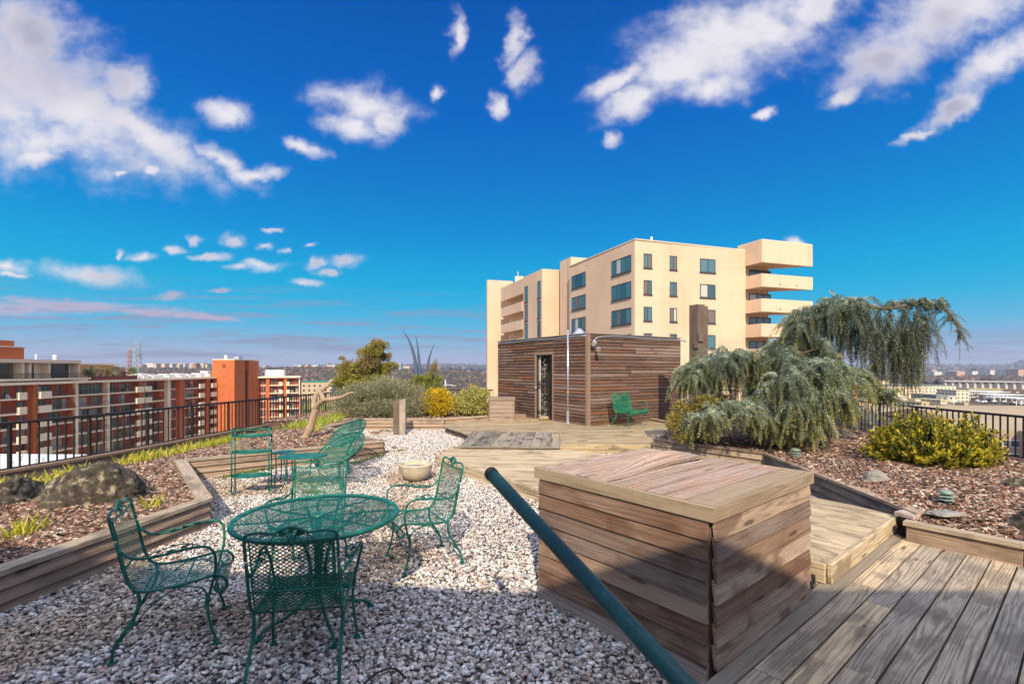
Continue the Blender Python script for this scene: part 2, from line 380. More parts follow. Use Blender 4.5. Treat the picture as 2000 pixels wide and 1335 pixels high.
M['stone'] = flat('field_stone', (.065, .055, .042), .95, 0, .6, 13, 1.0, bscale=30, col2=(.24, .20, .14), c2t=(.52, .72))
M['palestone'] = flat('pale_stone', (.27, .255, .235), .9, 0, .3, 9, .8, bscale=25)
M['doorstone'] = flat('rounded_door_stone', (.34, .24, .15), .9, 0, .3, 12, .5)
M['soil'] = flat('soil', (.10, .06, .045), .95, 0, .4, 5, .8)
M['gbase'] = flat('gravel_bed', (.10, .09, .085), .95, 0, .5, 60, 1.0, bscale=90)
def dirtycol(name, rough=.85, var=.25, scale=25, bmp=.3, spec=.3, bscale=60, trans=0.0):
    m, N, b = newmat(name)
    tcn = N.n('ShaderNodeTexCoord').outputs['Object']
    n = N.noise(tcn, scale, 3, .6); f = N.ss(n, .3, .7, 1 - var, 1 + var)
    c = N.vm('MULTIPLY', attr(N, 'col'), N.comb(f, f, f))
    setin(N, b, col=c, rough=rough, spec=spec)
    if bmp: setin(N, b, normal=bump(N, N.noise(tcn, bscale, 3, .6), bmp, .005))
    if trans:
        tr = N.n('ShaderNodeBsdfTranslucent', {0: c}); mx = N.n('ShaderNodeMixShader', {0: trans, 1: b.outputs[0], 2: tr.outputs[0]})
        N.t.links.new(mx.outputs[0], [x for x in N.t.nodes if x.type == 'OUTPUT_MATERIAL'][0].inputs[0])
    return m
M['pebble'] = dirtycol('pebble', .8, .22, 60, .5, .35, 150)
M['chip'] = dirtycol('bark_chip', .9, .35, 40, .6, .2, 90)
M['leaf'] = dirtycol('leaf', .55, .15, 10, 0, .35, trans=.28)
M['needle'] = dirtycol('needle', .65, .15, 6, 0, .3, trans=.15)
M['bark'] = flat('bark', (.13, .095, .07), .95, 0, .4, 25, 1.0, bscale=50)
M['deadbark'] = flat('dead_bark', (.40, .29, .19), .9, 0, .35, 14, 1.0, bscale=35, col2=(.22, .14, .09), c2t=(.5, .66))
M['any'] = dirtycol('painted_mixed', .8, .12, 1.5, 0, .3)
# ================================================================ the terrace
def line_poly(o, d, poly):
    """parameters t where o + t d crosses the polygon"""
    ts = []; n = len(poly)
    for i in range(n):
        a = poly[i]; b = poly[(i + 1) % n]
        ex, ey = b[0] - a[0], b[1] - a[1]; den = d[0] * ey - d[1] * ex
        if abs(den) < 1e-9: continue
        t = ((a[0] - o[0]) * ey - (a[1] - o[1]) * ex) / den; s = ((a[0] - o[0]) * d[1] - (a[1] - o[1]) * d[0]) / den
        if 0 <= s < 1: ts.append(t)
    return sorted(ts)
def quadboard(mb, q, z, th, u0, r, c=(1, 1, 1)):
    """q = a b c d (2D) with a-b the length on one side, d-c on the other"""
    a, b, c_, d = [Vector((p[0], p[1], z)) for p in q]; dn = Vector((0, 0, -th)); L = (b - a).length; wd = (d - a).length
    mb.face([a, b, c_, d], [(u0, 0), (u0 + L, 0), (u0 + L, wd), (u0, wd)], r, c)
    P = [a, b, c_, d]
    for i in range(4):
        p, q2 = P[i], P[(i + 1) % 4]; l = (q2 - p).length
        uv = [(u0, 0), (u0, -th), (u0 + l, -th), (u0 + l, 0)] if i % 2 == 0 else [(0, 0), (0, -th), (l * .1, -th), (l * .1, 0)]
        mb.face([p, p + dn, q2 + dn, q2], uv, r, c)
def deck_boards(mb, poly, ang, width, z, th=.035, gap=.006, maxlen=(2.5, 4.9), nails=None, phase=0.0, zj=.0015):
    d = Vector((math.cos(ang), math.sin(ang))); p = Vector((-d.y, d.x))
    ks = [Vector(q[:2]).dot(p) for q in poly]; k = min(ks) - width * phase
    while k < max(ks):
        lo, hi = k + gap / 2, k + width - gap / 2
        A = line_poly(p * (lo + 1e-4), d, poly); B = line_poly(p * (hi - 1e-4), d, poly)
        if len(A) < 2: A = B
        if len(B) < 2: B = A
        if len(A) >= 2:
            for i in range(0, min(len(A), len(B)) - 1, 2):
                a0, a1, b0, b1 = A[i], A[i + 1], B[i], B[i + 1]
                s = min(a0, b0); e = max(a1, b1); cuts = []
                x = s + rng.uniform(.5, 1) * rng.uniform(*maxlen)
                while x < e - .4: cuts.append(x); x += rng.uniform(*maxlen)
                st = (a0, b0)
                for cx in cuts + [None]:
                    if cx is None: en = (a1, b1)
                    else:
                        en = (cx - .002, cx - .002)
                        if cx < max(st): continue
                    r = rng.random(); zz = z + rng.uniform(-zj, zj)
                    q = [p * lo + d * st[0], p * lo + d * en[0], p * hi + d * en[1], p * hi + d * st[1]]
                    quadboard(mb, q, zz, th, st[0], r)
                    if nails is not None:
                        t = math.ceil((max(st)) / .42) * .42
                        while t < min(en):
                            for kk in (lo + .022, hi - .022):
                                nails.append((p * (kk + rng.uniform(-.006, .006)) + d * (t + rng.uniform(-.015, .015)), zz))
                            t += .42
                    if cx is not None: st = (cx + .002, cx + .002)
        k += width
def siding(mb, p0, p1, z0, z1, n, nrm, maxlen=None, ends=0.0, jag=.0, thick=.016, tilt=.018):
    p0 = Vector((p0[0], p0[1], 0)); p1 = Vector((p1[0], p1[1], 0)); nrm = Vector((nrm[0], nrm[1], 0)).normalized()
    L = (p1 - p0); l = L.length; L = L / l; h = (z1 - z0) / n
    for k in range(n):
        cuts = [0.0]
        if maxlen:
            x = rng.uniform(.3, 1) * maxlen
            while x < l - .3: cuts.append(x); x += rng.uniform(.6, 1.2) * maxlen
        cuts.append(l)
        for a, b in zip(cuts[:-1], cuts[1:]):
            zj = rng.uniform(-jag, jag)
            e0 = rng.uniform(0, ends) if a == 0 else 0; e1 = rng.uniform(0, ends) if b == l else 0
            o = p0 + L * (a + e0 + .001) + nrm * tilt + Vector((0, 0, z0 + k * h + zj))
            mb.box(o, L * (b - a - e0 - e1 - .002), -nrm * tilt + Vector((0, 0, h + .012)), nrm * thick, uo=rng.random() * 3)
def out_n(p0, p1):      # normal to the right of p0->p1
    d = Vector((p1[0] - p0[0], p1[1] - p0[1])).normalized(); return Vector((d.y, -d.x))

def bevelled(mb, name, mat, parent, bev=.003): return mb.build(name, mat, parent, bevel=bev)

# --- slab of the roof we stand on, and the building under it
terr = [(-9.5, -9), (9.6, -9), (9.3, 13), (8.9, 19.8), (-5.9, 19.8), (-6.9, 16.5), (-7.6, 11), (-8.3, 6.0)]
mb = MB(); mb.prism(terr, -34, -.06, mi=0)
o = mb.build('terrace_building', [flat('brown_brick_wall', (.25, .12, .08), .9)])
tag(o, 'brick building under the roof terrace that everything in front stands on', 'building')
# --- gravel
GP = [(-4.3, .2), (-3.55, 3.4), (-3.3, 5.3), (-5.08, 7.5), (-2.5, 9.6), (-4.6, 11.9), (-4.26, 13.75), (-1.8, 13.75), (-1.0, 11.4), (.95, 9.8), (2.85, 9.8), (4.18, 8.1), (3.92, 5.0), (2.3, 3.6), (1.25, 2.35), (1.15, .2)]
mb = MB(); mb.prism(GP, -.05, -.012, sides=False)
tag(mb.build('ground', M['gbase']), kind='structure')
def ico(sub):
    bm = bmesh.new(); bmesh.ops.create_icosphere(bm, subdivisions=sub, radius=1.0)
    v = np.array([tuple(x.co) for x in bm.verts]); f = np.array([[x.index for x in fc.verts] for fc in bm.faces]); bm.free(); return v, f
def scatter_stones(name, pos, size, cols, sub, mat, flatn=.6, jit=.22, label=None, cat=None):
    bv, bf = ico(sub); n = len(pos); k = len(bv)
    nv = 24; variants = bv[None] * (1 + nrg.normal(0, jit * (.6 if sub > 1 else 1), (nv, k, 1)))
    # facet: pull towards random planes
    for i in range(nv):
        for _ in range(5):
            d = nrg.normal(size=3); d /= np.linalg.norm(d); h = nrg.uniform(.5, .8)
            t = variants[i] @ d; over = np.clip(t - h, 0, None); variants[i] -= over[:, None] * d[None]
    vi = nrg.integers(0, nv, n); Vv = variants[vi]
    Vv = Vv * (size[:, None, None] * np.stack([nrg.uniform(.75, 1.25, n), nrg.uniform(.6, 1.0, n), nrg.uniform(flatn * .7, flatn * 1.2, n)], 1)[:, None, :])
    a = nrg.uniform(0, 6.283, n); t = nrg.normal(0, .35, n)
    ca, sa, ct, st_ = np.cos(a), np.sin(a), np.cos(t), np.sin(t)
    x, y, z = Vv[..., 0], Vv[..., 1], Vv[..., 2]
    y2 = y * ct[:, None] - z * st_[:, None]; z2 = y * st_[:, None] + z * ct[:, None]
    x3 = x * ca[:, None] - y2 * sa[:, None]; y3 = x * sa[:, None] + y2 * ca[:, None]
    Vv = np.stack([x3, y3, z2], -1) + pos[:, None, :]
    Fc = (bf[None] + (np.arange(n) * k)[:, None, None]).reshape(-1, 3)
    cf = np.repeat(cols, len(bf), axis=0)
    o = np_mesh(name, Vv.reshape(-1, 3), Fc, mat, cf)
    return o
pal = np.array([(.64, .60, .56), (.78, .76, .73), (.50, .45, .42), (.42, .35, .32), (.32, .31, .32), (.54, .43, .36), (.84, .82, .80), (.19, .18, .18), (.56, .44, .40), (.68, .62, .55), (.38, .38, .40)])
pw = np.array([.15, .14, .11, .09, .09, .09, .08, .06, .08, .08, .05]); pw /= pw.sum()
def pebbles(y0, y1, dens, smin, smax, sub, name):
    xs0, xs1 = -5.2, 4.2; n = int((xs1 - xs0) * (y1 - y0) * dens)
    gx = nrg.uniform(xs0, xs1, n); gy = nrg.uniform(y0, y1, n)
    k = inpoly(gx, gy, GP) & (np.abs(gx) < gy * 1.16 + 1.2); gx, gy = gx[k], gy[k]; n = len(gx)
    s = nrg.uniform(smin, smax, n) * nrg.choice([.75, 1, 1, 1.25], n)
    c = pal[nrg.choice(len(pal), n, p=pw)] * nrg.uniform(.75, 1.3, (n, 1))
    # damp, browner patches
    pt = np.array([mnoise.noise(Vector((a * .9, b * .9, 3.3))) for a, b in zip(gx, gy)])
    c = c * (1 - np.clip(pt * 1.2 - .15, 0, .35)[:, None] * np.array([.6, .9, 1.2]))
    pos = np.stack([gx, gy, nrg.uniform(-.018, .009, n)], 1)
    o = scatter_stones(name, pos, s, np.clip(c, 0, .9), sub, M['pebble'], .62)
    return tag(o, kind='stuff')
o = pebbles(1.15, 4.3, 2900, .0115, .019, 2, 'gravel'); tag(o, 'grey and pink crushed stone gravel around the patio table', 'gravel')
o = pebbles(4.3, 8.0, 2500, .012, .019, 1, 'gravel'); tag(o, 'pale sunlit gravel around the drinks trolley and round chairs', 'gravel')
o = pebbles(8.0, 13.8, 1800, .014, .021, 1, 'gravel'); tag(o, 'pale gravel in front of the far planter wall', 'gravel')

# --- left planter walls
ZT = .30
def wall_run(parent, pts, z0, zt, nb, side=1, capw=.13, sm=None, cm=None, corner_posts=True, cut=0):
    """timber planter wall; the boards show on the right-hand side of the run"""
    sm = sm or M['planter']; cm = cm or M['cap']
    for i in range(len(pts) - 1):
        p0 = Vector(pts[i]); p1 = Vector(pts[i + 1]); n = out_n(p0, p1) * side
        mb = MB()
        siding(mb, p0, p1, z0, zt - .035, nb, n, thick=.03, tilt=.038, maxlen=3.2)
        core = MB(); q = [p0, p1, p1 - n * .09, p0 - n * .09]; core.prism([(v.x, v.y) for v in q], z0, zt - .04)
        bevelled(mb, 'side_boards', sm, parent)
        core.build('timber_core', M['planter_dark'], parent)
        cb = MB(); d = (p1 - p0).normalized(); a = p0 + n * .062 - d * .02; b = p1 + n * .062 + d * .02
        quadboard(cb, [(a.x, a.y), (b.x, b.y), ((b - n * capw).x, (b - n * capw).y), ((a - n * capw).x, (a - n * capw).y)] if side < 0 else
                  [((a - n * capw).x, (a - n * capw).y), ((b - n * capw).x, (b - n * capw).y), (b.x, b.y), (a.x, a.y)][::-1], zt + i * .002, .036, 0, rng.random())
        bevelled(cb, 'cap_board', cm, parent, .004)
def P2(px, py, z): v = at(px, py, z); return (v.x, v.y)
C0 = (-3.95, 1.0); C1 = P2(402, 972, ZT); C2 = P2(354, 897, ZT); C3 = P2(747, 859, ZT); C5 = P2(634, 832, ZT); C6 = P2(705, 817, ZT); C7 = P2(868, 817, ZT); C8 = P2(957, 811, ZT)
pw1 = empty('planter_wall', (C1[0], C1[1], 0), 0, 'weathered timber planter wall behind the leftmost patio chair, bending at a corner', 'planter wall')
def sub(o): return o
def wall_thing(label, pts, **k):
    z0 = k.pop('z0', -.02); zt = k.pop('zt', ZT); nb = k.pop('nb', 3)
    e = empty('planter_wall', (0, 0, 0), 0, label, 'planter wall')
    wall_run(e, pts, z0, zt, nb, **k); return e
bpy.data.objects.remove(pw1)
wall_thing('weathered grey timber planter wall behind the leftmost patio chair', [C0, C1, C2], capw=.15)
wall_thing('low timber planter wall behind the drinks trolley, ending in a point by the round chairs', [C2, C3], capw=.12)
wall_thing('short timber planter wall at the foot of the dead tree bed', [C3, C5], capw=.12)
wall_thing('long timber planter wall behind the pale split post', [C5, C6, C7, C8], capw=.12)

# --- mulch beds
fenceL = [(-9.0, 3.0), (-8.2, 6.0), (-7.8, 7.5), (-7.5, 9.0), (-7.25, 11.0), (-7.0, 13.0), (-6.65, 15.6), (-6.3, 17.4), (-5.6, 18.9), (-4.0, 19.3), (-1.2, 19.3), (-.75, 19.3)]
bedL = [(-3.93, .5), (C1[0] - .0, C1[1]), (C2[0] - .03, C2[1] + .06), (C3[0] - .1, C3[1] + .03), (C5[0] - .05, C5[1]), (C6[0], C6[1] + .05), (C7[0], C7[1] + .05), (C8[0], C8[1] + .05), (-.2, 19.2), (-5.4, 18.9), (-6.3, 17.4), (-6.65, 15.6), (-7.0, 13), (-7.25, 11), (-7.5, 9), (-7.8, 7.5), (-8.2, 6), (-9.0, 3), (-9, .5)]
R1 = P2(1278, 855, .32); R2 = P2(1497, 882, .32); R3 = P2(1768, 1000, .30); R4 = P2(1772, 1016, .26); R5 = P2(2000, 1060, .26); R6 = (6.3, 2.05)
def zL(x, y):
    d = min(1, max(0, (x + 7.9 - max(0, (y - 6) * .1)) / 2.6)); s = d * d * (3 - 2 * d)
    if y > 13.6: s = 1
    return -.04 + .285 * s + .02 * mnoise.noise(Vector((x * 1.7, y * 1.7, 0)))
def zR(x, y):
    d = min(1, max(0, (8.9 - x) / 2.0)); s = d * d * (3 - 2 * d); d2 = min(1, max(0, (x - 4.0) / 1.2))
    z = .03 + s * (.26 + .10 * d2) + .025 * mnoise.noise(Vector((x * 1.6, y * 1.6, 5)))
    if y < 6:
        for a, b in ((R4, R5), (R5, R6)):
            ax_, ay_ = a; bx_, by_ = b; L2 = (bx_ - ax_) ** 2 + (by_ - ay_) ** 2; t = max(0, min(1, ((x - ax_) * (bx_ - ax_) + (y - ay_) * (by_ - ay_)) / L2)); z = min(z, .215 + .3 * math.hypot(x - ax_ - t * (bx_ - ax_), y - ay_ - t * (by_ - ay_)))
    return z
def bed(name, poly, zf, step=.09):
    xs = np.arange(min(p[0] for p in poly), max(p[0] for p in poly), step); ys = np.arange(min(p[1] for p in poly), max(p[1] for p in poly), step)
    gx, gy = np.meshgrid(xs, ys); ins = inpoly(gx + step / 2, gy + step / 2, poly); V_ = []; idx = {}
    Fc = []
    def vid(i, j):
        if (i, j) not in idx:
            idx[(i, j)] = len(V_); x, y = xs[0] + j * step, ys[0] + i * step; V_.append((x, y, zf(x, y) + rng.uniform(-.006, .006)))
        return idx[(i, j)]
    for i, j in zip(*np.nonzero(ins)): Fc.append((vid(i, j), vid(i, j + 1), vid(i + 1, j + 1), vid(i + 1, j)))
    o = np_mesh(name, np.array(V_), np.array(Fc), M['soil'], smooth=True)
    return tag(o, kind='structure')
chipal = np.array([(.20, .115, .08), (.27, .165, .115), (.12, .07, .055), (.34, .24, .18), (.42, .32, .25), (.07, .045, .038), (.22, .12, .08), (.30, .14, .08), (.54, .44, .37), (.09, .06, .05)])
def chips(poly, zf, dens, name, maxr=None, label=None):
    x0, x1 = min(p[0] for p in poly), max(p[0] for p in poly); y0, y1 = min(p[1] for p in poly), max(p[1] for p in poly)
    n = int((x1 - x0) * (y1 - y0) * dens); gx = nrg.uniform(x0, x1, n); gy = nrg.uniform(y0, y1, n)
    k = inpoly(gx, gy, poly) & (np.abs(gx) < gy * 1.16 + 2.2) & (nrg.uniform(0, 1, n) < np.clip(6.5 / gy, .25, 1) ** .8); gx, gy = gx[k], gy[k]; n = len(gx)
    fars = np.clip(gy / 6.5, 1, 2) ** .5
    bx = np.array([(-1, -1, -1), (1, -1, -1), (1, 1, -1), (-1, 1, -1), (-.85, -.7, 1), (.8, -.85, 1), (.9, .7, 1), (-.75, .85, 1)], float)
    bf = np.array([(4, 5, 6, 7), (0, 1, 5, 4), (1, 2, 6, 5), (2, 3, 7, 6), (3, 0, 4, 7)])
    L = nrg.uniform(.010, .040, n) * fars; Wd = nrg.uniform(.006, .015, n) * fars; T = nrg.uniform(.0015, .005, n)
    Vv = bx[None] * np.stack([L, Wd, T], 1)[:, None] + nrg.normal(0, .0025, (n, 8, 3))
    a = nrg.uniform(0, 6.283, n); t = nrg.normal(0, .38, n); u = nrg.normal(0, .25, n)
    x, y, z = Vv[..., 0], Vv[..., 1], Vv[..., 2]; c_ = lambda q: np.cos(q)[:, None]; s_ = lambda q: np.sin(q)[:, None]
    y, z = y * c_(t) - z * s_(t), y * s_(t) + z * c_(t); x, z = x * c_(u) + z * s_(u), -x * s_(u) + z * c_(u)
    x, y = x * c_(a) - y * s_(a), x * s_(a) + y * c_(a)
    gz = np.array([zf(p, q) for p, q in zip(gx, gy)]) + nrg.uniform(0, .018, n)
    Vv = np.stack([x + gx[:, None], y + gy[:, None], z + gz[:, None]], -1)
    Fc = (bf[None] + (np.arange(n) * 8)[:, None, None]).reshape(-1, 4)
    c = chipal[nrg.integers(0, len(chipal), n)] * nrg.uniform(.5, 1.3, (n, 1)) * 1.1
    o = np_mesh(name, Vv.reshape(-1, 3), Fc, M['chip'], np.repeat(np.clip(c, 0, .8), 5, axis=0))
    return tag(o, label, 'mulch', kind='stuff')
bed('planting_bed', bedL, zL); chips(bedL, zL, 2300, 'bark_mulch', label='brown bark mulch chips in the left planting bed')
bedR = [(R1[0] + .03, R1[1] + .03), (R2[0] + .0, R2[1] + .0), (R3[0] + .08, R3[1]), (R4[0] + .03, R4[1] + .0), (R5[0] + .0, R5[1] + .02), (R6[0] + .0, R6[1] + .0), (9, 1.5), (9.0, 17.5), (6.6, 18.5), (5.6, 14.6), (4.7, 14.0), (4.35, 12.6), (3.3, 10.6)]
bed('planting_bed', bedR, zR); chips(bedR, zR, 2300, 'bark_mulch', label='reddish bark mulch chips in the right planting bed')
# right planter walls
wall_thing('dark timber planter wall below the weeping cedar', [R1, R2], zt=.32, nb=3, sm=M['planter'], cm=M['planter'], capw=.14)
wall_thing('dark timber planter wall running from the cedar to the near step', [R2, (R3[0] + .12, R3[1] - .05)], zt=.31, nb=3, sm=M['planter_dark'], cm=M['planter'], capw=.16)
wall_thing('single low timber edging at the right end of the near deck', [R4, R5, R6], zt=.26, z0=.05, nb=1, sm=M['planter'], cm=M['cap'], capw=.12)
mb = MB(); mb.box((R3[0] - .02, R3[1] - .12, .262), (.36, .16, 0), (-.05, .17, 0), (0, 0, .035), r=.3)
o = bevelled(mb, 'corner_block', flat('pink_grey_timber', (.50, .38, .33), .9, 0, .3, 9), None); tag(o, 'short pinkish grey timber offcut closing the planter corner above the near step', 'timber block')
Rk = [P2(1330, 838, .18), P2(1300, 822, .25), P2(1246, 812, .25)]
wall_thing('low timber kerb behind the green bench', [P2(1338, 828, .26), P2(1246, 811, .26)], zt=.26, z0=.15, nb=1, side=-1, capw=.1, sm=M['planter'], cm=M['cap'])
wall_thing('timber edging of the deck behind the juniper', [(3.0, 9.85), (3.75, 11.3), (4.3, 12.7)], zt=.27, z0=.1, nb=1, side=-1, capw=.1, sm=M['planter'], cm=M['cap'])

# --- decks
ROT = math.atan2(.64, .77)
def deck(name, label, poly, ang, width, z, mat, th=.035, fascia=None, nails=False, gap=.006, zbase=-.03, maxlen=(2.5, 4.9), joistc=True, phase=0):
    e = empty(name, (0, 0, 0), 0, label, 'deck')
    mb = MB(); nl = [] if nails else None
    deck_boards(mb, poly, ang, width, z, th, gap, maxlen, nl, phase)
    bevelled(mb, 'deck_boards', mat, e, .0025 if width > .1 else .002)
    if joistc:
        s = MB(); cx = sum(p[0] for p in poly) / len(poly); cy = sum(p[1] for p in poly) / len(poly)
        s.prism([(cx + (p[0] - cx) * .985, cy + (p[1] - cy) * .985) for p in poly], zbase, z - th - .004); s.build('joists', M['planter_dark'], e)
    if fascia:
        f = MB()
        for i in fascia:
            p0 = Vector(poly[i]); p1 = Vector(poly[(i + 1) % len(poly)]); n = out_n(p0, p1); h = z - zbase
            nb = 2 if h > .15 else 1
            for k in range(nb):
                z0 = zbase + k * h / nb
                hh = h / nb - .004 + (.003 if k == nb - 1 else 0)
                L3 = Vector((p1.x - p0.x, p1.y - p0.y, 0)); n3 = Vector((n.x, n.y, 0))
                f.box(Vector((p0.x, p0.y, z0)) + n3 * (.002 + .008 * k) - L3.normalized() * .002 * k, L3, Vector((0, 0, hh)), n3 * .034, uo=rng.random() * 4)
        bevelled(f, 'edge_boards', mat, e, .004)
    if nl:
        b = MB()
        for (q, zz) in nl:
            if abs(q.x) > q.y * 1.2 + .3: continue
            b.face([(q.x + .0042 * math.cos(t), q.y + .0042 * math.sin(t), zz + .0012) for t in [k * math.pi / 3 for k in range(6)]])
        tag(b.build('nail_heads', M['iron'], e), kind='stuff')
    return e
far = [P2(866, 832, .18), P2(916, 848, .18), P2(1093, 867, .18), P2(1279, 867, .18), (3.9, 11.3), (4.5, 12.9), (4.75, 14.0), (5.6, 14.7), (6.4, 18.6), (-.75, 19.0), (-.75, 14.6), (-1.85, 13.7)]
far = far[::1]
deck('far_deck', 'broad weathered timber deck the shed stands on', far, R(12), .135, .18, M['deck'], fascia=[1, 2], gap=.009)
A_ = P2(854, 890, .165); B_ = P2(886, 872, .165)
plat = [A_, P2(1060, 956, .165), (1.12, 5.1), (2.0, 6.2), (2.2, 7.6), P2(1160, 884, .165), P2(1093, 875, .165), B_]
deck('stepping_platform', 'pale timber platform between the gravel and the far deck', plat, R(-4), .12, .165, M['deck_pale'], fascia=[0, 1], gap=.009)
pan = [P2(886, 872, .20), P2(1093, 874, .20), P2(1093, 844, .215), P2(922, 842, .215)]
deck('hatch_panel', 'greyed plank hatch panel lying on the deck before the shed', pan, R(84), .19, .215, M['panel'], fascia=[0, 1], zbase=.185, gap=.008, joistc=False)
# near deck + step
z = .08
K0 = P2(1362, 1335, z)
e1 = Vector((math.cos(ROT), math.sin(ROT))); e2 = Vector((-e1.y, e1.x))
BC = Vector((1.07, 2.62)); S0_ = Vector((2.38, 3.68))
kk = BC + e1 * 0 - e2 * .12
near = [(kk - e1 * 3.2), (kk + e1 * 1.62), BC + e1 * 1.62 + e2 * .2, Vector((3.82, 4.98)), Vector(R4) + Vector((0, .02)), Vector(R5), Vector(R6), Vector((6.3, -1)), Vector((1.0, -1.0))]
near = [(p[0], p[1]) for p in near]
deck('near_deck', 'weathered grey plank deck in the foreground with nail heads', near, ROT, .155, z, M['deck_near'], fascia=[], nails=True, gap=.012, maxlen=(1.4, 3.2), phase=.35)
stp = [S0_, S0_ + e1 * 2.18, S0_ + e1 * 2.18 + e2 * 1.7, S0_ + e1 * -.55 + e2 * 1.7, S0_ + e1 * -.55]
stp = [(p.x, p.y) for p in stp]
stp2 = [(S0_ + e1 * a + e2 * b) for a, b in ((0, 0), (1.98, 0), (2.1, 1.75), (0, 1.75))]
deck('timber_step', 'low timber step platform right of the sided box', [(p.x, p.y) for p in stp2], ROT + R(92), .135, .232, M['deck_pale'], fascia=[0, 3], zbase=.085, gap=.011)

# --- the sided box (vent cover) in front
bx = empty('planked_box', (BC.x, BC.y, 0), 0, 'big clapboard sided wooden box with a planked lid, front right', 'box')
def bxp(a, b): v = e1 * a + e2 * b; return v
LX, LY, ZB, ZTb = 1.345, 1.33, .055, .892
mb = MB(); siding(mb, bxp(0, 0), bxp(LX, 0), ZB + .03, ZTb, 7, -e2, ends=.004, thick=.022, tilt=.015, jag=.003); bevelled(mb, 'side_boards', M['box'], bx, .003)
mb = MB(); siding(mb, bxp(0, LY), bxp(0, 0), ZB - .06, ZTb, 8, -e1, ends=.004, thick=.022, tilt=.015, jag=.003); bevelled(mb, 'side_boards', M['box'], bx, .003)
mb = MB(); siding(mb, bxp(LX, 0), bxp(LX, LY), ZB, ZTb, 7, e1, thick=.02, tilt=.022); siding(mb, bxp(LX, LY), bxp(0, LY), ZB - .05, ZTb, 7, e2, thick=.02, tilt=.022); bevelled(mb, 'side_boards', M['box'], bx, .003)
mb = MB(); mb.prism([tuple(bxp(.004, .004)), tuple(bxp(LX - .004, .004)), tuple(bxp(LX - .004, LY - .004)), tuple(bxp(.004, LY - .004))], -.02, ZTb + .012); mb.build('inner_frame', M['planter_dark'], bx)
# rim boards, mitred
mb = MB(); o_ = .038; H0, H1 = ZTb - .006, ZTb + .070
cs_ = [bxp(-o_, -o_), bxp(LX + o_, -o_), bxp(LX + o_, LY + o_), bxp(-o_, LY + o_)]
for i in range(4):
    p, q = cs_[i], cs_[(i + 1) % 4]; d = (q - p).normalized(); n = Vector((d.y, -d.x)); t = .034
    pts = [p, q, q - n * t - d * t, p - n * t + d * t]; l = (q - p).length; r = rng.random()
    lo = [Vector((v.x, v.y, H0)) for v in pts]; hi = [Vector((v.x, v.y, H1)) for v in pts]
    mb.face(hi, [(0, 0), (l, 0), (l, t), (0, t)], r); mb.face([lo[0], lo[1], hi[1], hi[0]], [(0, 0), (l, 0), (l, H1 - H0), (0, H1 - H0)], r)
    mb.face([lo[2], lo[3], hi[3], hi[2]], [(0, 0), (l, 0), (l, .1), (0, .1)], r); mb.face(lo[::-1], None, r)
    mb.face([lo[1], lo[2], hi[2], hi[1]], None, r); mb.face([lo[3], lo[0], hi[0], hi[3]], None, r)
mb.build('rim_board', M['rim'], bx, bevel=.003)
# lid planks along e1: the nearest one is the wide plain rim plank
lid = [(0, .155), (.16, .295), (.30, .43), (.435, .565), (.57, .70), (.71, .85), (.86, .99), (.995, 1.12), (1.125, 1.225), (1.23, 1.33)]
for i, (a, b) in enumerate(lid):
    mb = MB(); NS = 14; warp_ = .075 if i == 5 else (.018 if i in (4, 6, 7) else .004); r = rng.random()
    rr = 1.0; zt0 = H1 + .003
    for k in range(NS):
        x0 = LX * k / NS + .002; x1 = LX * (k + 1) / NS - (.0 if k < NS - 1 else .002)
        def zz(x, s):
            u = x / LX
            return warp_ * (math.sin(u * 2.6 + .2) ** 2) * (1.15 if s else .35) * (1 if i != 5 else (.35 + 1.2 * u))
        P = [Vector((*bxp(x0, a), zt0 + zz(x0, 0))), Vector((*bxp(x1, a), zt0 + zz(x1, 0))), Vector((*bxp(x1, b - .014), zt0 + zz(x1, 1))), Vector((*bxp(x0, b - .014), zt0 + zz(x0, 1)))]
        if i == 5:   # the cupped plank curves sideways too
            sh = .10 * (k / NS) ** 2; sh1 = .10 * ((k + 1) / NS) ** 2
            P[0] += Vector((*(e2 * sh), 0)); P[3] += Vector((*(e2 * sh), 0)); P[1] += Vector((*(e2 * sh1), 0)); P[2] += Vector((*(e2 * sh1), 0))
        Q = [p - Vector((0, 0, .026)) for p in P]
        uvs = [(x0, 0), (x1, 0), (x1, b - a), (x0, b - a)]
        mb.face(P, uvs, r); mb.face([Q[0], Q[1], P[1], P[0]], [(x0, 0), (x1, 0), (x1, .026), (x0, .026)], r); mb.face([Q[2], Q[3], P[3], P[2]], uvs, r)
        if k == 0: mb.face([Q[3], Q[0], P[0], P[3]], None, r)
        if k == NS - 1: mb.face([Q[1], Q[2], P[2], P[1]], None, r)
    mb.build('lid_plank', M['rim'] if i == 0 else M['box_top'], bx)
for ch in kids(bx): pass
# the black junction fitting in the gap beside the box
mb = MB(); q0 = BC + e1 * 1.43 + e2 * .02
mb.box((q0.x, q0.y, .085), (*(e1 * .16), 0), (*(e2 * .1), 0), (0, 0, .07)); mb.tube([(q0.x + .04, q0.y + .03, .14), (q0.x + .02, q0.y - .02, .12), (q0.x - .03, q0.y - .04, .095)], .008)
tag(mb.build('junction_box', M['black'], bevel=.006), 'small black plastic fitting in the gap between the sided box and the step', 'fitting')

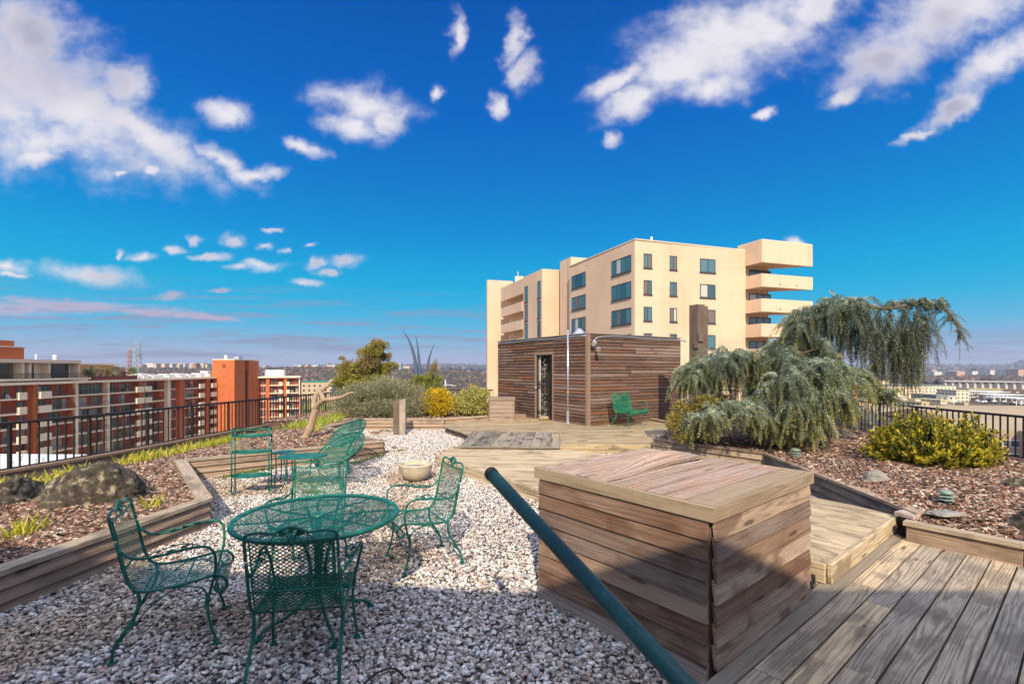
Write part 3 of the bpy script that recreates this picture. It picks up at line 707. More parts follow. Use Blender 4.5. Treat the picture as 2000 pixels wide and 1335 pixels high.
# --- dark green pole leaning across the foreground
pe = empty('leaning_pole', (0, 0, 0), 0, 'thick dark green metal pole slanting across the foreground to the lower right', 'pole')
p0 = atd(957, 922, 2.25); p1 = atd(1335, 1335, 1.30); dr = (p1 - p0).normalized(); L = (p0.z - .09) / -dr.z
mb = MB(); mb.tube([p0 + dr * .0, p0 + dr * L], .029, 20); mb.build('tube', M['green_pole'], pe, smooth=True)
mb = MB(); mb.tube([p0 - dr * .004, p0 - dr * .001, p0 + dr * .006, p0 + dr * .03], [.020, .0285, .0315, .0315], 20); mb.build('end_collar', M['black'], pe, smooth=False)
mb = MB(); pb = p0 + dr * L; mb.lathe([(0, .085), (.09, .085), (.09, .10), (.035, .11), (.035, .16)], 20, pb.x, pb.y); mb.build('floor_flange', M['green_pole'], pe)

# --- shed
sh = Vector((2.03, 13.0)); su = Vector((.843, .538)).normalized(); sv = Vector((-su.y, su.x)); SU, SV = 3.72, 4.62; zs0, zs1 = .185, 2.63
shed = empty('roof_shed', (sh.x, sh.y, 0), 0, 'flat roofed brown clapboard shed with an iron security door', 'shed')
def sp(a, b): v = su * a + sv * b; return v
mb = MB(); mb.prism([tuple(sp(.0, 0)), tuple(sp(SU, 0)), tuple(sp(SU, SV)), tuple(sp(0, SV))], zs0, zs1 - .03)
# cut the door: build the core as strips instead
mb = MB(); D0, D1, DZ = 1.50, 2.35, 2.13
for (a0, a1, b0, b1, z0_, z1_) in ((0, SU, 0, D0, zs0, zs1 - .03), (0, SU, D1, SV, zs0, zs1 - .03), (0, SU, D0, D1, DZ, zs1 - .03), (.9, SU, D0, D1, zs0, DZ)):
    mb.prism([tuple(sp(a0, b0)), tuple(sp(a1, b0)), tuple(sp(a1, b1)), tuple(sp(a0, b1))], z0_, z1_)
mb.build('wall_core', M['planter_dark'], shed)
mb = MB(); siding(mb, sp(.02, 0), sp(SU, 0), zs0, zs1 - .02, 26, -sv, maxlen=2.4, jag=.007, thick=.026, tilt=.03); bevelled(mb, 'front_siding', M['shed'], shed, .002)
mb = MB()
n_ = 26; hh = (zs1 - .02 - zs0) / n_
siding(mb, sp(0, D0 - .03), sp(0, .02), zs0, zs1 - .02, n_, -su, jag=.007, thick=.026, tilt=.03); kd = int((DZ + .05 - zs0) / hh)
siding(mb, sp(0, SV), sp(0, D1 + .03), zs0, zs1 - .02, n_, -su, maxlen=1.6, jag=.007, thick=.026, tilt=.03)
siding(mb, sp(0, D1 + .03), sp(0, D0 - .03), zs0 + kd * hh, zs1 - .02, n_ - kd, -su, jag=.006, thick=.026, tilt=.03)
bevelled(mb, 'side_siding', M['shed'], shed, .002)
mb = MB(); siding(mb, sp(SU, 0), sp(SU, SV), zs0, zs1 - .02, 20, su, maxlen=2.4); siding(mb, sp(SU, SV), sp(0, SV), zs0, zs1 - .02, 20, sv, maxlen=2.4); mb.build('rear_siding', M['shed'], shed)
mb = MB(); 
for (a, b) in ((-.06, -.06), ): mb.box((*sp(a, b), zs0 - .01), (*(su * .10), 0), (*(sv * .10), 0), (0, 0, zs1 - zs0 + .01))
bevelled(mb, 'corner_post', M['trim'], shed, .004)
mb = MB(); mb.prism([tuple(sp(-.05, -.05)), tuple(sp(SU + .05, -.05)), tuple(sp(SU + .05, SV + .05)), tuple(sp(-.05, SV + .05))], zs1 + .006, zs1 + .03, bottom=True); mb.build('roof', flat('roof_edge_flashing', (.20, .17, .14), .8), shed)
# door: frame, gate, ornament
fr = MB(); dn = Vector((*(-su), 0)); dl = Vector((*sv, 0))
def dp(o_out, b, z_): v = sp(-o_out, b); return Vector((v.x, v.y, z_))
for b in (D0 - .06, D1 - .02): fr.box(dp(-.05, b, zs0), dn * .10, dl * .08, Vector((0, 0, DZ - zs0 + .02)))
fr.box(dp(-.05, D0 - .06, DZ - .01), dn * .104, dl * (D1 - D0 + .12), Vector((0, 0, .09)))
frame = bevelled(fr, 'door_frame', M['trim'], shed, .004)
gt = MB(); db0, db1 = D0 + .03, D1 - .03
for z_ in (zs0 + .04, zs0 + .22, 1.18, 1.30, DZ - .04): gt.box(dp(.0, db0, z_), dn * .025, dl * (db1 - db0), Vector((0, 0, .028)))
for b in (db0, db1 - .03): gt.box(dp(.0, b, zs0 + .03), dn * .03, dl * .03, Vector((0, 0, DZ - zs0 - .05)))
nb = 7
for k in range(1, nb):
    b = db0 + (db1 - db0) * k / nb; gt.box(dp(.005, b, zs0 + .05), dn * .014, dl * .014, Vector((0, 0, DZ - zs0 - .09)))
gate = gt.build('security_gate', M['iron'], shed)
orn = MB()
for (zc, hh_) in ((.62, .34), (1.68, .30)):
    for k in range(30):
        t = rng.uniform(-1, 1); b = (db0 + db1) / 2 + rng.uniform(-.12, .12) + .02; z_ = zc + t * hh_; r_ = rng.uniform(.015, .03); n6 = 7
        pts = [dp(.012, b + r_ * math.cos(6.283 * j / n6), z_ + r_ * math.sin(6.283 * j / n6)) for j in range(n6 + 1)]
        orn.tube(pts, .0035, 4, caps=False)
orn.build('gate_scrollwork', flat('grey_scroll_paint', (.36, .36, .35), .6), gate)
lk = MB(); lk.lathe([(0, 0), (.03, .0), (.035, .02), (.02, .05), (0, .055)], 12); k_ = lk.build('door_knob', M['galv'], gate, smooth=True)
v = dp(.05, D1 - .05, 1.12); k_.location = v; k_.rotation_euler = (R(90), 0, R(-60))
mb = MB(); mb.box(dp(-.35, D0 + .0, zs0), dn * .02, dl * (D1 - D0), Vector((0, 0, DZ - zs0 - .01))); mb.build('inner_door', flat('dark_door', (.07, .065, .06), .6), shed)
mb = MB(); mb.box(dp(-.32, D0 + .08, zs0 + .1), dn * .012, dl * .07, Vector((0, 0, 1.8)));  mb.box(dp(-.06, D1 - .13, zs0 + .05), dn * .02, dl * .10, Vector((0, 0, 1.88))); mb.build('door_edge_strip', M['whitepaint'], shed)
# roof vent
mb = MB(); v = sp(.55, 1.0); mb.lathe([(.06, zs1), (.06, zs1 + .06), (.24, zs1 + .06), (.05, zs1 + .24), (0, zs1 + .25)], 18, v.x, v.y); mb.build('roof_vent', M['galv'], shed, smooth=False)
mb = MB(); mb.box(Vector((*sp(.06, 3.6), zs1 + .03)), (*(su * .14), 0), (*(sv * .8), 0), (0, 0, .03)); mb.build('roof_timber', M['stub'], shed)
# conduits and pipe
cn = empty('vent_pipe', (*(sh + sp(-.05, .78)), .18), 0, 'tall grey steel standpipe fixed to the shed wall, right of its door', 'pipe')
mb = MB(); mb.tube([(0, 0, .01), (0, 0, 2.62)], .032, 14); mb.build('pipe_tube', M['galv'], cn, smooth=True)
mb = MB(); mb.tube([(0, 0, 0), (0, 0, .34)], .048, 14); mb.lathe([(.0, .012), (.09, .012), (.09, .0)], 16); mb.build('pipe_sleeve', M['galv'], cn, smooth=False)
mb = MB(); mb.tube([(0, 0, 2.6), (.0, 0, 2.72), (0, 0, 4.6)], [.02, .008, .005], 6); mb.build('aerial_rod', M['iron'], cn)
for zz in (.85, 1.55, 2.1):
    mb = MB(); mb.lathe([(.036, zz), (.043, zz), (.043, zz + .03), (.036, zz + .03)], 14); mb.box((.03, -.03, zz - .005), (.045, 0, 0), (0, .05, 0), (0, 0, .04)); mb.build('pipe_clip', M['galv'], cn)
c2 = empty('cable_conduit', (sh.x, sh.y, 0), 0, 'thin pale conduit along the top edge of the shed', 'conduit')
mb = MB(); zc = zs1 - .045
pts = [Vector((*sp(-.06, SV - .05), zc - .1)), Vector((*sp(-.06, SV - .2), zc))] + [Vector((*sp(-.055, b), zc + .012 * math.sin(b * 3))) for b in np.linspace(SV - .5, .25, 8)] + [Vector((*sp(-.06, .02), zc))]
mb.tube(pts, .019, 8); mb.build('side_run', M['galv'], c2, smooth=True)
mb = MB(); pts = [Vector((*sp(.14, -.07), zc - .16)), Vector((*sp(.30, -.055), zc - .04)), Vector((*sp(.9, -.05), zc + .015)), Vector((*sp(2.2, -.05), zc)), Vector((*sp(SU + .05, -.05), zc - .01)), Vector((*sp(SU + .2, -.05), zc - .06))]
mb.tube(pts, .017, 8, smooth=3); mb.build('front_run', M['galv'], c2, smooth=True)
fl = empty('floodlight', (*(sh + sp(.16, -.10)), 2.38), 0, 'twin metal floodlight fixed near the top corner of the shed', 'floodlight')
mb = MB(); mb.lathe([(0, -.02), (.05, -.02), (.06, .03), (.04, .06), (0, .06)], 12); mb.build('mounting_box', M['galv'], fl)
for k, (a, b, zz) in enumerate(((-.05, -.02, .05), (.05, -.08, -.10))):
    mb = MB(); d = Vector((a * 1.2, -.8, -.45)).normalized(); p = Vector((a, b, zz)); mb.tube([p, p + d * .05, p + d * .13, p + d * .17], [.025, .035, .06, .062], 14); mb.build('lamp_head', M['galv'], fl, smooth=False)
# small sided cabinet left of the door
cb = empty('sided_cabinet', (-.28, 14.5, .18), 0, 'small pale clapboard cabinet at the left end of the shed wall', 'cabinet')
cm_ = wood('cabinet_wood', [(.34, .26, .20), (.28, .21, .16), (.40, .31, .25)], (.15, .10, .08), 5, .5)
a0, a1, b0, b1 = -.38, .33, -.25, .40
mb = MB(); siding(mb, (a0, b0), (a1, b0), .0, .60, 5, (0, -1)); siding(mb, (a1, b0), (a1, b1), 0, .60, 5, (1, 0)); siding(mb, (a0, b1), (a0, b0), 0, .60, 5, (-1, 0)); bevelled(mb, 'siding', cm_, cb)
mb = MB(); mb.aabb(a0 + .01, a1 - .01, b0 + .01, b1 - .01, 0, .6); mb.build('carcass', M['planter_dark'], cb)
mb = MB(); mb.aabb(a1 - .04, a1 + .028, b0 - .028, b0 + .03, 0, .60); bevelled(mb, 'corner_trim', cm_, cb)
mb = MB(); mb.aabb(a0 - .04, a1 + .045, b0 - .045, b1 + .02, .60, .67); bevelled(mb, 'lid', cm_, cb, .006)
mb = MB(); mb.aabb(.09, .42, 14.62, 14.72, .18, .34); tag(bevelled(mb, 'timber_offcut', M['trim'], None), 'short timber offcut beside the cabinet at the shed wall', 'timber block')
v = atd(1060, 812, 13.95)
s_ = None

# --- tall notched post and the pale stub posts
tp = empty('tall_post', (4.62, 12.0, 0), R(28), 'tall weathered notched timber post rising behind the cedar', 'post')
mb = MB(); mb.box((-.17, -.15, 0), (.235, 0, 0), (0, .3, 0), (0, 0, 3.26)); 
# long side of the grain must run upward: rebuild with L = up
mb = MB(); mb.box((-.20, -.14, 0), (0, 0, 3.27), (.24, 0, 0), (0, .28, 0)); mb.box((.043, -.12, 0), (0, 0, 3.24), (.13, 0, 0), (0, .24, 0)); bevelled(mb, 'post_timber', M['timber'], tp, .008)
mb = MB(); mb.box((-.225, -.19, 2.36), (0, 0, .20), (.17, 0, 0), (0, .045, 0)); mb.box((-.235, -.155, 2.20), (0, 0, .16), (.025, 0, 0), (0, .12, 0)); bevelled(mb, 'wedge_block', M['timber'], tp, .006)
rst = flat('rust', (.25, .09, .03), .9)
mb = MB(); mb.tube([(.12, -.15, 2.95), (.14, -.18, 2.93), (.14, -.18, 2.86)], .008); mb.build('rusty_bolt', rst, tp)
mb = MB(); mb.tube([(-.02, -.16, 2.5), (-.02, -.19, 2.48), (-.02, -.19, 2.42)], .008); mb.build('rusty_bolt', rst, tp)
ps = empty('split_post', (*P2(781, 848, 0), 0), R(4), 'short pale split timber post standing in the gravel', 'post')
def slant(mb, x0, x1, y0, y1, za, zb):
    P = [(x0, y0, 0), (x1, y0, 0), (x1, y1, 0), (x0, y1, 0), (x0, y0, za), (x1, y0, zb), (x1, y1, zb), (x0, y1, za)]; r = rng.random(); h = zb; w_ = x1 - x0
    for f, uvs in (((0, 1, 5, 4), [(0, 0), (0, w_), (h, w_), (h, 0)]), ((1, 2, 6, 5), [(0, 0), (0, .2), (h, .2), (h, 0)]), ((2, 3, 7, 6), [(0, 0), (0, w_), (h, w_), (h, 0)]), ((3, 0, 4, 7), [(0, 0), (0, .2), (h, .2), (h, 0)]), ((4, 5, 6, 7), [(0, 0), (.1, 0), (.1, .1), (0, .1)])):
        mb.face([P[i] for i in f], uvs, r)
mb = MB(); slant(mb, -.155, -.002, -.08, .1, .86, .92); bevelled(mb, 'darker_half', M['timber'], ps, .006)
mb = MB(); slant(mb, .004, .155, -.11, .1, .90, .94); bevelled(mb, 'paler_half', M['stub'], ps, .006)

# --- fences
def fence(label, pts, zt, zb, bar=.13, post=9):
    e = empty('iron_fence', (pts[0][0], pts[0][1], 0), 0, label, 'fence'); O = Vector((pts[0][0], pts[0][1]))
    P, _ = catmull([Vector((p[0] - O.x, p[1] - O.y, 0)) for p in pts], [0] * len(pts), 6)
    mb = MB(); mb.tube([p + Vector((0, 0, zt)) for p in P], .024, 6, caps=True); mb.build('top_rail', M['iron'], e)
    mb = MB(); mb.tube([p + Vector((0, 0, zb + .06)) for p in P], .013, 4); mb.build('bottom_rail', M['iron'], e)
    # resample
    D = [0]
    for a, b in zip(P[:-1], P[1:]): D.append(D[-1] + (b - a).length)
    tot = D[-1]; n = int(tot / bar); pan = MB(); cnt = 0
    for k in range(n + 1):
        s = tot * k / n; j = max(i for i in range(len(D)) if D[i] <= s + 1e-9); j = min(j, len(P) - 2); f = (s - D[j]) / max(1e-9, D[j + 1] - D[j]); p = P[j].lerp(P[j + 1], f)
        if k % post == 0:
            if pan.f: pan.build('baluster_panel', M['iron'], e); pan = MB()
            q = MB(); q.aabb(p.x - .022, p.x + .022, p.y - .022, p.y + .022, zb - .03, zt); q.build('post', M['iron'], e)
        else: pan.aabb(p.x - .0095, p.x + .0095, p.y - .0095, p.y + .0095, zb + .05, zt)
    if pan.f: pan.build('baluster_panel', M['iron'], e)
    return e
fence('black iron railing along the left edge of the terrace', fenceL, .86, .10)
fence('black iron railing along the right edge of the terrace', [(9.05, 2.5), (8.95, 8.5), (8.9, 10), (9.05, 13.3), (9.0, 17.0), (8.4, 19.4), (6.0, 19.5)], .86, .08)
def curb(label, pts, zt, side, mat, capm):
    e = empty('timber_kerb', (0, 0, 0), 0, label, 'kerb')
    P, _ = catmull([Vector((p[0], p[1], 0)) for p in pts], [0] * len(pts), 4)
    mb = MB(); cp = MB(); u = 0
    for a, b in zip(P[:-1], P[1:]):
        n2 = out_n(a, b) * side; n = Vector((n2.x, n2.y, 0)); r = rng.random()
        a2, b2 = a + n * .11, b + n * .11
        mb.box(Vector((a2.x, a2.y, -.3)), b2 - a2, Vector((0, 0, .3 + zt - .03)), -n * .03, r=.2, uo=u)
        cp.box(a + n * .13 + Vector((0, 0, zt - .03)), b - a, -n * .19, Vector((0, 0, .04)), r=.5, uo=u); u += (b - a).length
    mb.build('face_board', mat, e); cp.build('top_board', capm, e); return e
curb('curved timber kerb under the left railing', fenceL[:-1], .14, 1, M['planter_dark'], M['trim'])
curb('dark reddish kerb under the right railing', [(9.05, 2.5), (8.95, 8.5), (8.9, 10), (9.05, 13.3), (9.0, 17.0)], .12, -1, flat('red_brown_kerb', (.12, .05, .04), .8), flat('red_brown_kerb_top', (.20, .10, .08), .8))
class Leafs:
    """accumulates small triangles / quads very fast"""
    def __init__(s): s.P = []; s.C = []
    def add(s, base, dirv, sidev, L, Wd, col):
        """arrays: base (n,3), dir (n,3), side (n,3), L (n), W (n), col (n,3); each leaf a kite"""
        b = base; tip = base + dirv * L[:, None]; mid = base + dirv * (L * .45)[:, None]
        sd = sidev * (Wd * .5)[:, None]
        s.P.append(np.stack([b, mid + sd, tip, mid - sd], 1)); s.C.append(col)
    def build(s, name, mat, parent=None):
        P = np.concatenate(s.P); Cc = np.concatenate(s.C); n = len(P)
        return np_mesh(name, P.reshape(-1, 3), np.arange(n * 4).reshape(n, 4), mat, np.clip(Cc, 0, 1), parent=parent)
def unit(a): return a / (np.linalg.norm(a, axis=-1, keepdims=True) + 1e-9)
def rdir(n): return unit(nrg.normal(size=(n, 3)))
def perp(d):
    r_ = rdir(len(d)); return unit(np.cross(d, r_))
def pick(palette, n, var=.18):
    p = np.array(palette); return p[nrg.integers(0, len(p), n)] * nrg.uniform(1 - var, 1 + var, (n, 1))

# ================================================================ garden furniture
def sheet(mb, fn, nu, nv, hw=.36, v0=0.0, v1=1.0, inside=None):
    """expanded metal: zigzag strands laid over a surface fn(u, v) -> point"""
    for k in range(nu + 1):
        for j in range(nv):
            ua = k + .5 * (1 if (j + k) % 2 == 0 else -1); ub = k + .5 * (1 if (j + 1 + k) % 2 == 0 else -1)
            va = v0 + (v1 - v0) * j / nv; vb = v0 + (v1 - v0) * (j + 1) / nv
            ua = min(max(ua, 0), nu); ub = min(max(ub, 0), nu)
            if inside and not (inside(ua / nu, va) and inside(ub / nu, vb)): continue
            mb.face([fn((ua - hw) / nu, va), fn((ua + hw) / nu, va), fn((ub + hw) / nu, vb), fn((ub - hw) / nu, vb)])
PROF = [(-.305, .86), (-.275, .74), (-.248, .60), (-.222, .485), (-.20, .425), (-.165, .392), (-.11, .378), (0, .383), (.12, .397), (.20, .412), (.252, .405), (.285, .372), (.288, .335), (.262, .308), (.232, .312), (.222, .338)]
pp, _ = catmull([Vector((0, a, b)) for a, b in PROF], [0] * len(PROF), 5)
pl = [0]
for a, b in zip(pp[:-1], pp[1:]): pl.append(pl[-1] + (b - a).length)
def prof(v):
    s = v * pl[-1]
    for i in range(len(pl) - 1):
        if pl[i + 1] >= s: break
    f = (s - pl[i]) / (pl[i + 1] - pl[i]); return pp[i].lerp(pp[i + 1], min(1, f))
VB = .045; VM = .44   # top bar of the mesh, where back meets seat
def leaf(mb, c, ax, ay, s, n=10):
    c = Vector(c); pts = []
    for k in range(n):
        t = 2 * math.pi * k / n; r = s * (1 + .28 * math.cos(3 * t + .4) + .1 * math.cos(5 * t)); pts.append(c + ax * r * math.cos(t) + ay * r * math.sin(t))
    nn = ax.cross(ay).normalized() * .0025
    mb.face([p + nn for p in pts]); mb.face([p - nn for p in pts][::-1])
    for i in range(n):
        a, b = pts[i], pts[(i + 1) % n]; mb.face([a + nn, a - nn, b - nn, b + nn])
def make_chair(name, label, cat, group, mat, w=.228, crests=1, zscale=1.0):
    t = empty(name, (0, 0, 0), 0, label, cat, group); r = .0085
    def fs(u, v): p = prof(v); return Vector(((u * 2 - 1) * (w - .018), p.y, p.z))
    nu = int(round((w * 2 - .03) / .0155))
    # backrest frame: side rails with a crest, then the mesh in it
    mb = MB(); n0 = 22
    top = []
    def bk(x, z_):   # point in the plane of the back
        f = (z_ - .485) / (.86 - .485); return Vector((x, -.222 - .083 * f, z_))
    step = 2 * w / crests
    top.append(bk(-w, .70)); top.append(bk(-w, .80)); top.append(bk(-w + .008, .838))
    for c in range(crests):
        x0 = -w + step * c
        for fx, zz in ((.10, .852), (.20, .852), (.32, .846), (.42, .868), (.5, .878), (.58, .868), (.68, .846), (.80, .852), (.90, .852)):
            top.append(bk(x0 + step * fx, zz if not (crests > 1 and c > 0 and fx < .15) else .855))
    top += [bk(w - .008, .838), bk(w, .80), bk(w, .70)]
    left = [fs_ for fs_ in []]
    mb.tube(top, r, 7, smooth=3)
    for sx in (-1, 1):
        pts = [Vector((sx * w, prof(v).y, prof(v).z)) for v in np.linspace(.16, VM, 16)]; mb.tube(pts, r, 7)
        pts = [Vector((sx * (w - .02), prof(v).y + .004, prof(v).z)) for v in np.linspace(VB, VM, 16)]; mb.tube(pts, .004, 5)
    cbp = [Vector((x, prof(VB).y, prof(VB).z - .014 * math.cos(x / w * 1.5))) for x in np.linspace(-w, w, 9)]; mb.tube(cbp, .006, 6)
    mb.tube([bk(-w, .52), bk(w, .52)], .0055, 6) if crests == 1 else None
    bf = mb.build('back_frame', mat, t, smooth=True)
    mb = MB(); sheet(mb, fs, nu, 40, hw=.32 if crests == 1 else .49, v0=VB + .003, v1=VM); mb.build('back_mesh', mat, t)
    mb = MB()
    ax = Vector((1, 0, 0)); ay = (bk(0, .86) - bk(0, .6)).normalized()
    for c in range(crests):
        xc = -w + step * (c + .5)
        leaf(mb, bk(xc - .045, .845), ax, ay, .019); leaf(mb, bk(xc + .045, .845), ax, ay, .019); leaf(mb, bk(xc, .865), ax, ay, .017)
        for gx, gz in ((-.02, .828), (0, .823), (.02, .828), (-.01, .812), (.011, .812), (-.03, .842), (.03, .842)):
            p = bk(xc + gx, gz); mb.tube([p + Vector((0, -.006, 0)), p + Vector((0, .006, 0))], .008, 6)
        mb.tube([bk(xc - .10, .81), bk(xc - .085, .83), bk(xc - .05, .835), bk(xc, .85), bk(xc + .05, .835), bk(xc + .085, .83), bk(xc + .10, .81)], .0035, 5, smooth=2)
    mb.build('leaf_ornament', mat, bf)
    mb = MB()
    for sx in (-1, 1):
        pts = [Vector((sx * w, prof(v).y, prof(v).z)) for v in np.linspace(VM - .01, 1, 40)]; mb.tube(pts, r, 7)
    mb.tube([Vector((-w, prof(1).y, prof(1).z)), Vector((w, prof(1).y, prof(1).z))], .006, 6)
    mb.tube([(-w, .06, .372), (w, .06, .372)], .005, 5); mb.tube([(-w, -.14, .372), (w, -.14, .372)], .006, 5)
    sf = mb.build('seat_frame', mat, t, smooth=True)
    mb = MB(); sheet(mb, fs, nu, 50, hw=.35 if crests == 1 else .49, v0=VM, v1=.995); mb.build('seat_mesh', mat, t)
    for sx in (-1, 1):
        mb = MB(); W2 = w
        mb.tube([(sx * w, -.248, .64), (sx * (w + .006), -.19, .588), (sx * (w + .02), -.08, .582), (sx * (w + .045), .06, .61), (sx * (w + .055), .17, .616), (sx * (w + .05), .222, .575), (sx * (w + .03), .232, .49), (sx * (w + .012), .222, .41)], .0085, 7, smooth=4)
        mb.tube([(sx * (w + .012), -.14, .590), (sx * (w - .006), -.04, .612), (sx * (w + .0), .06, .632), (sx * (w + .03), .14, .622)], .0035, 5, smooth=2)
        ar = mb.build('armrest', mat, t, smooth=True)
        mb = MB()
        for q, yy in enumerate((-.07, 0, .07)): leaf(mb, (sx * (w + .02), yy, .588 + .016 * q), Vector((0, 1, .2)).normalized(), Vector((1, 0, .5)).normalized(), .02)
        mb.build('arm_leaves', mat, ar)
    for sx in (-1, 1):
        mb = MB(); mb.tube([(sx * (w + .012), .222, .41), (sx * (w + .002), .205, .34), (sx * (w + .004), .185, .24), (sx * (w + .012), .20, .13), (sx * (w + .018), .225, .05), (sx * (w + .020), .232, .006)], .0085, 7, smooth=4)
        mb.tube([(sx * w, -.02, .377), (sx * (w + .002), .09, .37), (sx * (w + .004), .16, .345), (sx * (w + .004), .182, .30), (sx * (w + .004), .175, .25), (sx * (w + .004), .186, .20)], .0055, 6, smooth=3)
        lg = mb.build('leg', mat, t, smooth=True)
        mb = MB(); mb.lathe([(0, .012), (.02, .010), (.022, 0)], 12, sx * (w + .020), .232); mb.build('foot_pad', mat, lg)
        mb = MB(); mb.tube([(sx * w, -.165, .392), (sx * w, -.155, .34), (sx * w, -.165, .27), (sx * (w + .002), -.215, .18), (sx * (w + .004), -.27, .09), (sx * (w + .006), -.285, .006)], .0095, 7, smooth=4)
        mb.tube([(sx * w, .02, .372), (sx * w, -.10, .29), (sx * (w + .002), -.2, .17), (sx * (w + .004), -.262, .10)], .0045, 5, smooth=2)
        lg = mb.build('leg', mat, t, smooth=True)
        mb = MB(); mb.lathe([(0, .012), (.02, .010), (.022, 0)], 12, sx * (w + .006), -.285); mb.build('foot_pad', mat, lg)
    return t
def face_dir(dx_, dy_): return math.atan2(dy_, dx_) - math.pi / 2
G = 'green mesh patio chairs round the table'
ch = make_chair('patio_chair', 'green metal mesh armchair seen from the side, leftmost, by the planter wall', 'chair', G, M['green'])
protos = ch
def put(o, x, y, ang, z=.012): o.location = (x, y, z); o.rotation_euler = (0, 0, ang)
put(ch, -2.14, 3.12, face_dir(.9, .43))
c_ = copy_tree(ch); c_['label'] = 'green metal mesh armchair with its back to the viewer, in front of the table'; put(c_, -1.185, 2.80, face_dir(-.16, .987))
c_ = copy_tree(ch); c_['label'] = 'green metal mesh armchair right of the round table, turned towards it'; put(c_, -.80, 4.30, face_dir(-.86, -.5))
c_ = copy_tree(ch); c_['label'] = 'green metal mesh armchair on the far side of the round table'; put(c_, -1.70, 4.10, face_dir(.10, -1))
bn = make_chair('garden_bench', 'green mesh love seat with a double crest standing against the shed', 'bench', None, M['green_bench'], w=.50, crests=2)
put(bn, 3.17, 13.04, face_dir(.77, -.64), .185)

# --- round table
tb = empty('patio_table', (-1.295, 3.25, .012), R(8), 'round green mesh patio table with a hub in its middle', 'table')
RT = .515
mb = MB()
cell = .0125; n = int(2 * RT / cell)
def ft(u, v): return Vector(((u * 2 - 1) * RT, (v * 2 - 1) * RT, .715))
for k in range(n + 1):
    nv = 84
    for j in range(nv):
        ua = k + .5 * (1 if (j + k) % 2 == 0 else -1); ub = k + .5 * (1 if (j + 1 + k) % 2 == 0 else -1)
        va, vb = j / nv, (j + 1) / nv
        if math.hypot(ua / n * 2 - 1, va * 2 - 1) > .985 or math.hypot(ub / n * 2 - 1, vb * 2 - 1) > .985: continue
        hw = .47; mb.face([ft((ua - hw) / n, va), ft((ua + hw) / n, va), ft((ub + hw) / n, vb), ft((ub - hw) / n, vb)])
top_ = mb.build('table_top', M['green'], tb)
mb = MB(); prf = [(RT - .022, .716), (RT - .008, .724), (RT + .006, .722), (RT + .012, .712), (RT + .010, .702), (RT + .002, .695), (RT - .010, .696), (RT - .018, .706), (RT - .022, .716)]
mb.lathe(prf, 72); mb.build('table_rim', M['green'], top_, smooth=True)
mb = MB(); mb.lathe([(0, .722), (.042, .722), (.048, .712), (.048, .70), (0, .70)], 20); mb.build('centre_hub', M['green'], top_)
mb = MB()
for k in range(8):
    a = k * math.pi / 4 + .2; mb.tube([(.05 * math.cos(a), .05 * math.sin(a), .70), (.3 * math.cos(a + .06), .3 * math.sin(a + .06), .698), ((RT - .01) * math.cos(a), (RT - .01) * math.sin(a), .70)], .006, 5)
mb.lathe([(.30, .702), (.306, .698), (.30, .694), (.294, .698), (.30, .702)], 40); mb.build('underside_spokes', M['green'], tb)
for k in range(4):
    a = k * math.pi / 2 + .5; c, s_ = math.cos(a), math.sin(a); mb = MB()
    mb.tube([(r_ * c, r_ * s_, z_) for r_, z_ in ((.30, .69), (.20, .64), (.10, .55), (.055, .42), (.05, .28), (.09, .16), (.20, .09), (.31, .055), (.36, .012))], .0115, 7, smooth=4)
    lg = mb.build('leg', M['green'], tb, smooth=True)
    mb = MB(); mb.lathe([(0, .012), (.024, .010), (.026, 0)], 12, .36 * c, .36 * s_); mb.build('foot_pad', M['green'], lg)
mb = MB(); mb.tube([(0, 0, .70), (0, 0, .12)], .022, 12); mb.lathe([(.06, .34), (.066, .33), (.06, .32), (.054, .33), (.06, .34)], 20); mb.build('centre_tube', M['green'], tb)

# --- drinks trolley
tr = empty('drinks_trolley', (-3.54, 6.62, .012), R(12), 'tall narrow green trolley with three oval shelves', 'trolley')
HW, HD = .235, .12
for zz in (.24, .56, .78):
    mb = MB(); sx_ = 1.0; prf = [(0, zz), (.235, zz), (.242, zz + .016), (.248, zz + .012), (.246, zz - .006), (0, zz - .004)]
    mb.lathe(prf, 36, sx=1.0, sy=.56); mb.build('shelf', M['green'], tr)
for sx in (-1, 1):
    for sy in (-1, 1):
        mb = MB(); mb.tube([(sx * HW * .98, sy * HD * .55, .03), (sx * HW * .98, sy * HD * .55, .865)], .0085, 7); lg = mb.build('leg', M['green'], tr, smooth=True)
        mb = MB(); mb.tube([(sx * HW * .98 - .008, sy * HD * .55, .02), (sx * HW * .98 + .008, sy * HD * .55, .02)], .022, 14); mb.tube([(sx * HW * .98, sy * HD * .55, .03), (sx * HW * .98 + .02 * sx, sy * HD * .55, .045)], .01, 5); mb.build('castor', M['green'], lg)
for sx in (-1, 1):
    mb = MB(); y = HD * .55; x = sx * HW * .98
    mb.tube([(x, -y, .84), (x, -y, .87), (x, -y + .012, .882), (x, y - .012, .882), (x, y, .87), (x, y, .84)], .0085, 7); mb.build('handle', M['green'], tr, smooth=True)
mb = MB()
for sy in (-1, 1): mb.tube([(-HW * .98, sy * HD * .55, .86), (-.08, sy * HD * 1.0, .868), (.08, sy * HD, .868), (HW * .98, sy * HD * .55, .86)], .006, 6, smooth=4)
mb.build('top_rail', M['green'], tr, smooth=True)

